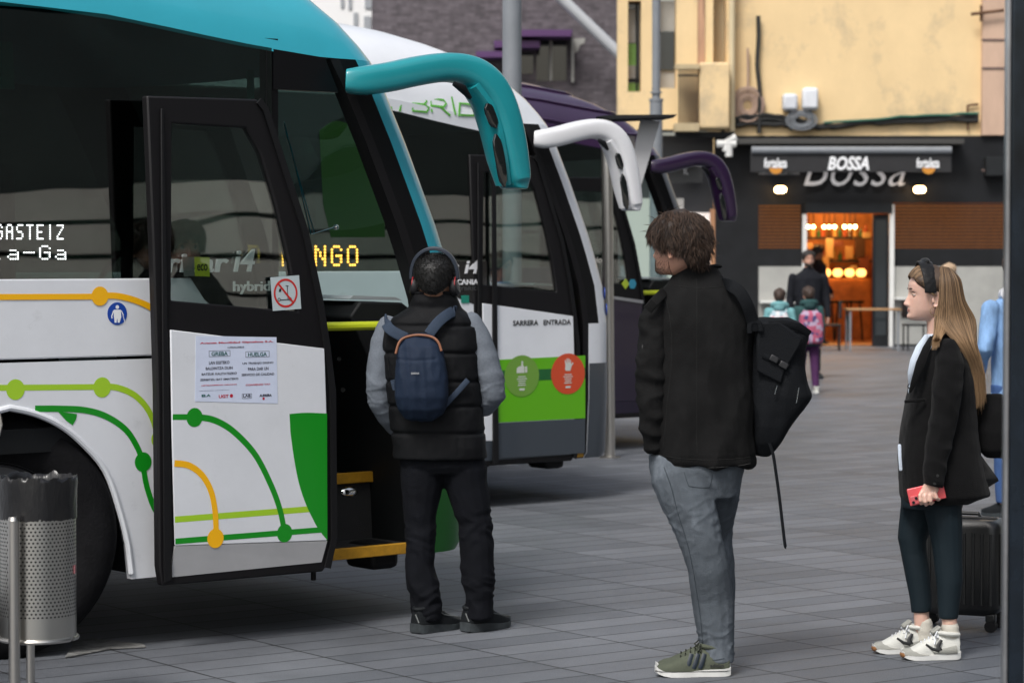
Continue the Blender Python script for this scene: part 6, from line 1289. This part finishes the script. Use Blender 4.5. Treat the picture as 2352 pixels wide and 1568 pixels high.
for (u, v, d, yaw) in ((2135, 1497, .08, math.pi+.12), (2203, 1512, -.07, math.pi+.10)):
    g_ = gp(u, v)-Wn.o; g_.z = 0; s3, T3 = shoe(Wn.root, g_, yaw, .245, .092, .108, m_wu, m_wsole, .026, laces=m_wl, toe_h=.05)
    mb = MB(); R_ = []
    for t in (.56, .66, .78, .88, .95, .985):
        wd = .046*interp([(0, .55), (.06, .78), (.2, .86), (.4, .84), (.65, 1.04), (.82, .98), (.93, .75), (1, .35)], t)*1.04; hh = interp([(.56, .034), (.7, .046), (.85, .052), (.95, .044), (1, .034)], t); R_.append([T3(t*.245, wd*math.sin(a), .022+(hh-.022)*max(0, math.cos(a))**.7*(1 if t > .75 else .5)) for a in [-math.pi/2+math.pi*i/12 for i in range(13)]])
    mb.rings(R_); mb.build('toe_cap', m_suede, s3, smooth=1)
    mb = MB(); mb.tube([T3(.02, .038, .045), T3(.06, .042, .04), T3(.12, .043, .038)], [.018, .014, .006], 8, flat=.3); mb.build('heel_panel', m_suede, s3)
    mb = MB(); mb.tube([T3(.095, .044, .042), T3(.1, .043, .062), T3(.085, .036, .085)], [.013, .009, .007], 8, flat=.25); mb.tube([T3(.095, .045, .042), T3(.125, .045, .05), T3(.15, .038, .068)], [.008, .006, .004], 8, flat=.3); mb.build('side_mark', m_dk, s3)
    mb = MB(); mb.box(T3(.100, 0, .122), (.045, .045, .012), Matrix.Rotation(yaw, 3, 'Z') @ Matrix.Rotation(.6, 3, 'Y')); mb.build('tongue', m_suede, s3, bevel=.005)
    mb = MB(); mb.ball(T3(.236, 0, .022), (.012, .03, .014), 10, 7, rot=Matrix.Rotation(yaw, 3, 'Z')); mb.build('gum_toe', mat('gum_rubber', (.28, .13, .05), .5), s3)
# phone in her hand
ph = thing('phone', 'smartphone in a coral pink case held in the woman\'s hand', 'phone', Wn.o)
Rp = Matrix.Rotation(math.radians(12), 3, 'Y'); cph = Wn.p(2128, 1133, -.206)
Rp = Matrix.Rotation(math.radians(-13), 3, 'Y')
mb = MB(); mb.box(cph, (.150, .009, .071), Rp); mb.build('case', mat('coral_case', (.75, .10, .11), .3, coat=.3), ph, bevel=.006, seg=4)
mb = MB(); mb.box(cph+Rp @ Vector((-.052, -.0055, -.014)), (.034, .004, .034), Rp); cb = mb.build('camera_bump', mat('coral_light', (.6, .12, .13), .25), ph, bevel=.006, seg=3)
for dx, dz in ((-.06, -.022), (-.046, -.008)): mb = MB(); q = cph+Rp @ Vector((dx, -.0085, dz)); mb.cyl(q, q+Vector((0, -.0015, 0)), .0062, n=14); mb.build('camera_lens', mat('lens_black', (.01, .01, .012), .1), cb)
for dx in (-.073, .073):
    for dz in (-.034, .034): pass
# tote bag behind her
bag = thing('shoulder_bag', 'black shoulder bag hanging behind the woman in the blazer', 'bag', Wn.o)
mb = MB(); Wn.torso(mb, [(2245, 2300, 905, .03, .05), (2240, 2330, 945, .06, .05), (2238, 2345, 990, .075, .05), (2245, 2340, 1030, .07, .05), (2265, 2315, 1050, .04, .05)], 2.6); remeshed(mb, 'bag_body', m_blz, bag, .008, 2, fold(.005, (9, 9, 7), 40))
mb = MB(); mb.tube([Wn.p(*q) for q in ((2196, 800, -.06), (2215, 830, -.05), (2240, 880, .0), (2262, 925, .05))], .014, 8, flat=.25); mb.build('strap', m_blz, bag)
# suitcase
g_ = gp(2222, 1452); su = thing('suitcase', 'black ribbed hard-shell cabin suitcase on wheels behind the woman\'s legs', 'suitcase', (g_.x, g_.y+.15, 0), math.radians(-24))
m_abs = mat('black_abs', (.009, .0095, .010), .32, var=.1, vscale=8, bump=.08, bscale=500)
ks = (g_.y+.15)/FPX; H0 = HC-(1190-590)*ks
mb = MB(); w2, d2_, h0, h1 = .385, .235, .07, H0
def srect(w_, d_, r=.05, ns_=6):
    out = []
    for cxx, cyy, a0 in ((w_/2-r, d_/2-r, 0), (-w_/2+r, d_/2-r, 90), (-w_/2+r, -d_/2+r, 180), (w_/2-r, -d_/2+r, 270)):
        for i in range(ns_): a = math.radians(a0+90*i/(ns_-1)); out.append((cxx+r*math.cos(a), cyy+r*math.sin(a)))
    return out
R_ = []
for z, q in ((h0, .80), (h0+.012, .92), (h0+.035, 1), (h1-.04, 1), (h1-.014, .94), (h1, .84)): R_.append([Vector((x*q if abs(q) != 1 else x, y*q, z)) for x, y in srect(w2, d2_)])
mb.rings(R_); sh_ = mb.build('shell', m_abs, su, smooth=.6)
mb = MB()
for k in range(9):
    x = -.155+k*.039
    for sy in (-1, 1): mb.tube([Vector((x, sy*d2_/2, h0+.05)), Vector((x, sy*d2_/2, h1-.055))], .007, 8)
for k in range(5):
    y = -.08+k*.04
    if k == 2: continue
    for sx in (-1, 1): mb.tube([Vector((sx*w2/2, y, h0+.05)), Vector((sx*w2/2, y, h1-.055))], .006, 8)
mb.build('rib', m_abs, sh_)
mb = MB(); mb.tube([Vector((0, 0, z)) for z in (0, 0)] and [Vector((sx, 0, z)) for sx, z in ((-w2/2-.001, h0+.05), (-w2/2-.001, h1-.04), (-w2/2+.04, h1+.003), (w2/2-.04, h1+.003), (w2/2+.001, h1-.04), (w2/2+.001, h0+.05))], .006, 8); mb.build('zip', mat('zip_black', (.02, .02, .02), .6), su)
mb = MB(); mb.tube([Vector((x, .02, z)) for x, z in ((-.08, h1-.005), (-.07, h1+.02), (.07, h1+.02), (.08, h1-.005))], .009, 8, flat=1.6); mb.build('handle', m_abs, su, bevel=.003)
for sx in (-1, 1):
    for sy in (-1, 1):
        mb = MB(); c = Vector((sx*(w2/2-.04), sy*(d2_/2-.035), 0)); mb.box(c+Vector((0, 0, .062)), (.045, .04, .04)); mb.box(c+Vector((.004, 0, .04)), (.03, .036, .04)); wf = mb.build('wheel_fork', m_abs, su, bevel=.008)
        for t_ in (-.011, .011): mb = MB(); mb.cyl(c+Vector((0, t_-.008, .026)), c+Vector((0, t_+.008, .026)), .026, n=18); mb.build('wheel', m_rub, wf)
# ---------------------------------------------------------------- bin, front left
Yb = 9.35; p = yp(86, 1100, Yb); g0 = Vector((p.x, Yb, 0)); bn = thing('litter_bin', 'perforated steel litter bin with black bag on a tube stand', 'litter bin', g0)
kb = Yb/FPX; zz = lambda v: yp(86, v, Yb).z
def perf():
    m, n, o = _new('perforated_steel'); L = n.links; b = n.nodes.new('ShaderNodeBsdfPrincipled'); b.inputs['Metallic'].default_value = 1; b.inputs['Roughness'].default_value = .3; b.inputs['Base Color'].default_value = (.50, .49, .46, 1)
    tr = n.nodes.new('ShaderNodeBsdfPrincipled'); tr.inputs['Base Color'].default_value = (.01, .01, .01, 1); tr.inputs['Roughness'].default_value = .7
    uv = n.nodes.new('ShaderNodeAttribute'); uv.attribute_name = 'cyl'; sp_ = n.nodes.new('ShaderNodeSeparateXYZ'); L.new(uv.outputs['Vector'], sp_.inputs[0])
    def mth(op, a, b_=None):
        q = n.nodes.new('ShaderNodeMath'); q.operation = op
        for i, x in enumerate((a, b_)):
            if x is None: continue
            if isinstance(x, (int, float)): q.inputs[i].default_value = x
            else: L.new(x, q.inputs[i])
        return q.outputs[0]
    gx = mth('MULTIPLY', sp_.outputs[0], 1/.0155); gz = mth('MULTIPLY', sp_.outputs[1], 1/.0135); row = mth('FLOOR', gz); off = mth('MULTIPLY', mth('MODULO', row, 2), .5)
    fx = mth('SUBTRACT', mth('FRACT', mth('ADD', gx, off)), .5); fz = mth('SUBTRACT', mth('FRACT', gz), .5); d = mth('SQRT', mth('ADD', mth('MULTIPLY', fx, fx), mth('MULTIPLY', fz, fz)))
    hole = mth('LESS_THAN', d, .27); lim = mth('MULTIPLY', mth('GREATER_THAN', sp_.outputs[1], .085), mth('LESS_THAN', sp_.outputs[1], .47)); fac = mth('MULTIPLY', hole, lim)
    mx = n.nodes.new('ShaderNodeMixShader'); L.new(fac, mx.inputs[0]); L.new(b.outputs[0], mx.inputs[1]); L.new(tr.outputs[0], mx.inputs[2]); L.new(mx.outputs[0], o.inputs[0]); return m
r = 87*kb; zb0, zt0 = zz(1462), zz(1112); nn = 64
V = []; F = []; AT = []
for i, z in enumerate((zb0, zb0+.01, zt0)):
    for j in range(nn+1): a = j/nn*math.tau; V.append((r*math.cos(a), r*math.sin(a), z)); AT += [a*r, z-zb0, 0]
for i in range(2):
    for j in range(nn): F.append((i*(nn+1)+j, i*(nn+1)+j+1, (i+1)*(nn+1)+j+1, (i+1)*(nn+1)+j))
me = bpy.data.meshes.new('basket'); me.from_pydata(V, [], F); at_ = me.attributes.new('cyl', 'FLOAT_VECTOR', 'POINT'); at_.data.foreach_set('vector', AT); me.shade_smooth(); me.materials.append(perf())
bo = bpy.data.objects.new('basket', me); COL.objects.link(bo); bo.parent = bn
mb = MB(); mb.tube([Vector((r*1.02*math.cos(a), r*1.02*math.sin(a), zb0)) for a in [i/40*math.tau for i in range(41)]], .0085, 8); mb.cyl((0, 0, zb0), (0, 0, zb0+.004), r*.99, n=40); mb.build('bottom_ring', m_steel, bn)
mb = MB(); R_ = []
for i, (z, rr) in enumerate(((zz(1188), 1.035), (zz(1180), 1.03), (zz(1150), 1.03), (zz(1125), 1.035), (zz(1102), 1.05), (zz(1092), 1.04), (zz(1094), 1.0), (zz(1110), .96), (zz(1180), .93))):
    R_.append([Vector((r*rr*math.cos(a)*(1+.012*noise.noise(Vector((math.cos(a)*3, math.sin(a)*3, i*.6)))), r*rr*math.sin(a)*(1+.012*noise.noise(Vector((math.cos(a)*3, math.sin(a)*3, i*.6)))), z+(.012*noise.noise(Vector((math.cos(a)*5, math.sin(a)*5, i*.3)))+.006*noise.noise(Vector((math.cos(a)*17, math.sin(a)*17, i)))))) for a in [j/90*math.tau for j in range(90)]])
mb.rings(R_, False); bg_ = mb.build('bin_bag', mat('black_plastic_film', (.008, .008, .009), .3, spec=.5, bump=1.0, bscale=16, stretch=(1, 1, .35)), bn, smooth=2)
mb = MB(); mb.cyl((0, 0, zz(1130)), (0, 0, zz(1128)), r*.95, n=40); mb.build('bag_content', m_blk, bg_)
for u_, nm in ((31, 'post'), (68, 'post')):
    pu = yp(u_, 1200, Yb-.17 if u_ == 31 else Yb+.12)-g0; rr = 13*kb if u_ == 31 else 10*kb; ztop = zz(1183) if u_ == 31 else zb0
    mb = MB(); mb.cyl((pu.x, pu.y, 0), (pu.x, pu.y, ztop), rr, n=20); mb.cyl((pu.x, pu.y, ztop-.002), (pu.x, pu.y, ztop+.012), rr*1.05, rr*.8, n=20); mb.build('post', m_steel, bn)
mb = MB(); pu = yp(31, 1200, Yb-.17)-g0; mb.box((pu.x*.5, pu.y*.8+.02, zb0+.002), (abs(pu.x), .02, .02)); mb.box((pu.x, pu.y+.03, zz(1300)), (.02, .06, .03)); mb.build('bracket', m_steel, bn)
mb = MB(); q = Vector((r*math.cos(-.12)*1.004, r*math.sin(-.12)-.0, zz(1305))); mb.box(q, (.004, .03, .03)); mb.build('sticker_scrap', mat('pinkish_scrap', (.4, .15, .16), .6), bn)
mb = MB(); mb.tube([Vector((yp(3, v, 8.2).x-g0.x+du, 8.2-Yb, yp(3, v, 8.2).z)) for v, du in ((935, -.02), (950, -.005), (975, 0), (1000, -.008), (1015, -.03))], .004, 6); mb.build('wire_hook', m_steel, bn)

# ---------------------------------------------------------------- people further back
def figure(name, label, u, v, H, yaw, top, legs, shoes_m, hairm, skin=SKIN, stride=.0, hood=None, coat=None, group=None, arms='down', beard=None, girl=False, vox=.014, lean=0, dark=None):
    o = gp(u, v); root = thing(name, label, 'person', o, yaw, group); k = H
    hk = H*.133/.2245*(1.12 if H < 1.45 else 1); hh = .2245*hk; chz = H-hh; sh_w = .125*H if not girl else .112*H
    mb = MB(); Rh = headmesh(mb, (0, 0, chz), hk, 0)
    mb.tube([(0, .01, chz+.06), (0, .015, chz-.08)], .033*H/1.0, 12)
    T_ = lambda z, a, b: torso_ring((0, 0, z*k), a*k, b*k, 0, 20)
    mb.rings([T_(.46, .075, .05), T_(.6, .07, .045), T_(.8, .085, .05), T_(.83, .04, .035)])
    def arm(s):
        if arms == 'pocket': return [(s*sh_w, 0, .79*k), (s*(sh_w+.035*k), .02, .64*k), (s*(sh_w-.02*k), -.10*k*1.0, .53*k)]
        return [(s*sh_w, 0, .79*k), (s*(sh_w+.02*k), .01, .63*k), (s*(sh_w+.025*k), -.03*k, .49*k)]
    for s in (-1, 1):
        a = arm(s); mb.tube(a, [.022*k, .019*k, .014*k], 10); w_ = Vector(a[-1]); hand(mb, w_, (0, -.15, -1), (-s, 0, 0), .9*k/1.0*.6, side=s)
    st = stride*k
    for s in (-1, 1): mb.tube([(s*.05*k, 0, .5*k), (s*.05*k, -s*st*.5-.01, .27*k), (s*.05*k, -s*st, .04*k)], [.045*k, .03*k, .022*k], 10)
    body = remeshed(mb, 'body', skin, root, .008 if H > 1.5 else .008, 2); eyes(body, (0, 0, chz), Rh, hk)
    hc_ = hair_cap((0, 0, chz), Rh, hk, .03 if not girl else .0, .085, .165, .012, m=hairm, parent=body, vox=.008, disp=lambda co, no: .004*noise.noise(co*60))
    if girl:
        mb = MB(); mb.ball((0, .10*hk/1.0, chz+.12*hk), (.05*hk, .05*hk, .07*hk), 12, 8); mb.build('bun', hairm, hc_)
    if beard:
        mb = MB(); R_ = []
        for z in (-.006, .004, .016, .03, .045, .056):
            zz_ = max(z, 0); f, b, w = interp(HEAD_T, zz_, 1), interp(HEAD_T, zz_, 2), interp(HEAD_T, zz_, 3)
            R_.append([Vector((0, 0, chz))+Vector(((w+.006)*math.sin(a)*hk, -(f+.007 if z < .04 else f+.001)*math.cos(a)**.9*hk if math.cos(a) > 0 else 0, z*hk)) for a in [-math.pi/2+math.pi*i/16 for i in range(17)]])
        mb.rings(R_, True); mb.build('beard', beard, body, smooth=2)
    fz = fold(.006, (8, 8, 6), int(u) % 17)
    mb = MB(); mb.rings([T_(.44 if coat is None else coat, .105 if coat is None else .13, .075), T_(.5, .098, .075), T_(.6, .1, .07), T_(.7, .108, .075), T_(.78, .112, .07), T_(.815, .09, .055), T_(.845, .045, .042), T_(.865, .04, .038)])
    for s in (-1, 1): a = arm(s); mb.tube(a, [.034*k, .031*k, .025*k], 12, round_ends=True)
    tp = remeshed(mb, 'coat' if coat else 'jacket', top, root, vox, 2, lambda co, no: fz(co))
    if hood: mb = MB(); mb.tube([(.06*k*math.cos(a)*1.05, .02*k+.05*k*math.sin(a), .845*k+.012*k*math.sin(a)) for a in [i/16*math.tau for i in range(17)]], .026*k, 10); mb.ball((0, .055*k, .83*k), (.06*k, .04*k, .05*k), 12, 8); mb.build('hood', hood, tp)
    mb = MB(); mb.rings([T_(.43, .09, .062), T_(.5, .088, .065), T_(.54, .075, .05)])
    for s in (-1, 1): mb.tube([(s*.05*k, 0, .5*k), (s*.052*k, -s*st*.5-.01, .27*k), (s*.052*k, -s*st, .055*k)], [.056*k, .041*k, .033*k], 12)
    remeshed(mb, 'trousers', legs, root, vox*.8, 2, lambda co, no: fz(co)*.7)
    for s in (-1, 1): shoe(root, (s*.052*k, -s*st+.045*k, 0), -math.pi/2+s*.1, .155*k, .058*k, .062*k, shoes_m, m_wsole if girl else m_shs, .016*k)
    return root
m_dkj = cloth('dark_navy_jumper', (.012, .013, .017)); m_trs = cloth('dark_trousers', (.014, .014, .017)); m_hdk = mat('dark_hair', (.014, .01, .008), .6)
figure('person', 'bearded man in black jumper walking away from the bar door, facing us', 1856, 868, 1.74, .1, m_dkj, m_trs, m_shb, m_hdk, SKIN, stride=.06, beard=mat('beard_hair', (.015, .01, .008), .8))
m_teal_h, m_green_h = cloth('teal_hoodie', (.17, .37, .39)), cloth('dark_green_hoodie', (.035, .085, .085))
k1 = figure('person', 'smaller child in pale teal hoodie walking away, left of the other child', 1790, 905, 1.27, math.pi-.15, m_teal_h, cloth('plum_leggings', (.07, .025, .08)), m_wu, mat('brown_child_hair', (.04, .022, .014), .6), stride=.05, hood=m_teal_h, girl=True, group='children walking towards the bar')
k2 = figure('person', 'child in dark green hoodie and plum leggings carrying a floral backpack', 1856, 902, 1.29, math.pi+.1, m_green_h, cloth('plum_leggings', (.07, .025, .08)), m_wu, mat('brown_child_hair', (.04, .022, .014), .6), stride=.10, hood=m_green_h, girl=True, group='children walking towards the bar')
def floral(name, c1, c2, c3):
    m, n, o = _new(name); L = n.links; b = n.nodes.new('ShaderNodeBsdfPrincipled'); L.new(b.outputs[0], o.inputs[0]); tc = n.nodes.new('ShaderNodeTexCoord'); v = n.nodes.new('ShaderNodeTexVoronoi'); v.inputs['Scale'].default_value = 22; L.new(tc.outputs['Object'], v.inputs['Vector'])
    r_ = n.nodes.new('ShaderNodeValToRGB'); s = n.nodes.new('ShaderNodeSeparateColor'); L.new(v.outputs['Color'], s.inputs[0]); L.new(s.outputs[0], r_.inputs[0]); r_.color_ramp.interpolation = 'CONSTANT'
    e = r_.color_ramp.elements; e[0].color = (*c1, 1); e[1].position = .7; e[1].color = (*c2, 1); x = e.new(.4); x.color = (*c3, 1); L.new(r_.outputs[0], b.inputs['Base Color']); b.inputs['Roughness'].default_value = .8; return m
fl_ = floral('floral_pink', (.42, .09, .16), (.05, .05, .16), (.4, .3, .42)); fl2 = floral('pale_print', (.6, .6, .62), (.55, .3, .35), (.35, .45, .5))
def schoolbag(rt, lab, m, s=1, dz=0):
    o = rt.location; t = thing('backpack', lab, 'backpack', o, rt.rotation_euler.z); mb = MB()
    mb.rings([torso_ring((0, .145, z+dz), a*s, b, 0, 20, 3) for z, a, b in ((.60, .10, .05), (.63, .135, .07), (.8, .14, .075), (.95, .125, .065), (1.0, .08, .04))]); bb_ = remeshed(mb, 'bag_body', m, t, .01, 2, lambda co, no: .004*noise.noise(co*20))
    for sx in (-1, 1): mb = MB(); mb.tube([(sx*.07, .12, .97+dz), (sx*.085, .03, 1.035+dz), (sx*.09, -.08, .98+dz), (sx*.09, -.1, .8+dz)], .02, 8, flat=.3); mb.build('strap', m, t)
schoolbag(k2, 'pink and purple floral backpack on the child in dark green', fl_, 1.1); schoolbag(k1, 'pale patterned backpack on the child in teal', fl2, .9)
# person leaving the bar, seen dark inside the door
figure('person', 'dark figure standing in the lit bar doorway, seen from the side', 1912, 800, 1.86, math.pi/2+.3, m_dkj, m_trs, m_shb, m_hdk, SKIN2, stride=.04, arms='pocket').location.y += 2.2
# person in long beige coat, partly hidden by the woman
m_beige = cloth('beige_coat', (.2, .155, .125)); rb = figure('person', 'blond person in a long beige coat mostly hidden behind the woman', 2180, 893, 1.57, math.pi*.55, m_beige, m_trs, m_shb, mat('blond_hair', (.4, .28, .18), .6), coat=.25, stride=.02)
# person in denim jacket
m_den = mat('blue_denim_jacket', (.19, .33, .56), .85, var=.4, vscale=11, stretch=(1, 1, .4), bump=.3, bscale=200); rd = figure('person', 'person in pale blue denim jacket and jeans standing behind the suitcase', 2332, 1186, 1.68, math.pi+.5, m_den, cloth('blue_jeans', (.05, .10, .24)), m_shb, mat('brown_child_hair', (.04, .02, .01)), hood=cloth('white_hood', (.7, .7, .72)), arms='pocket', vox=.01)
def pocket():
    o = rd.location
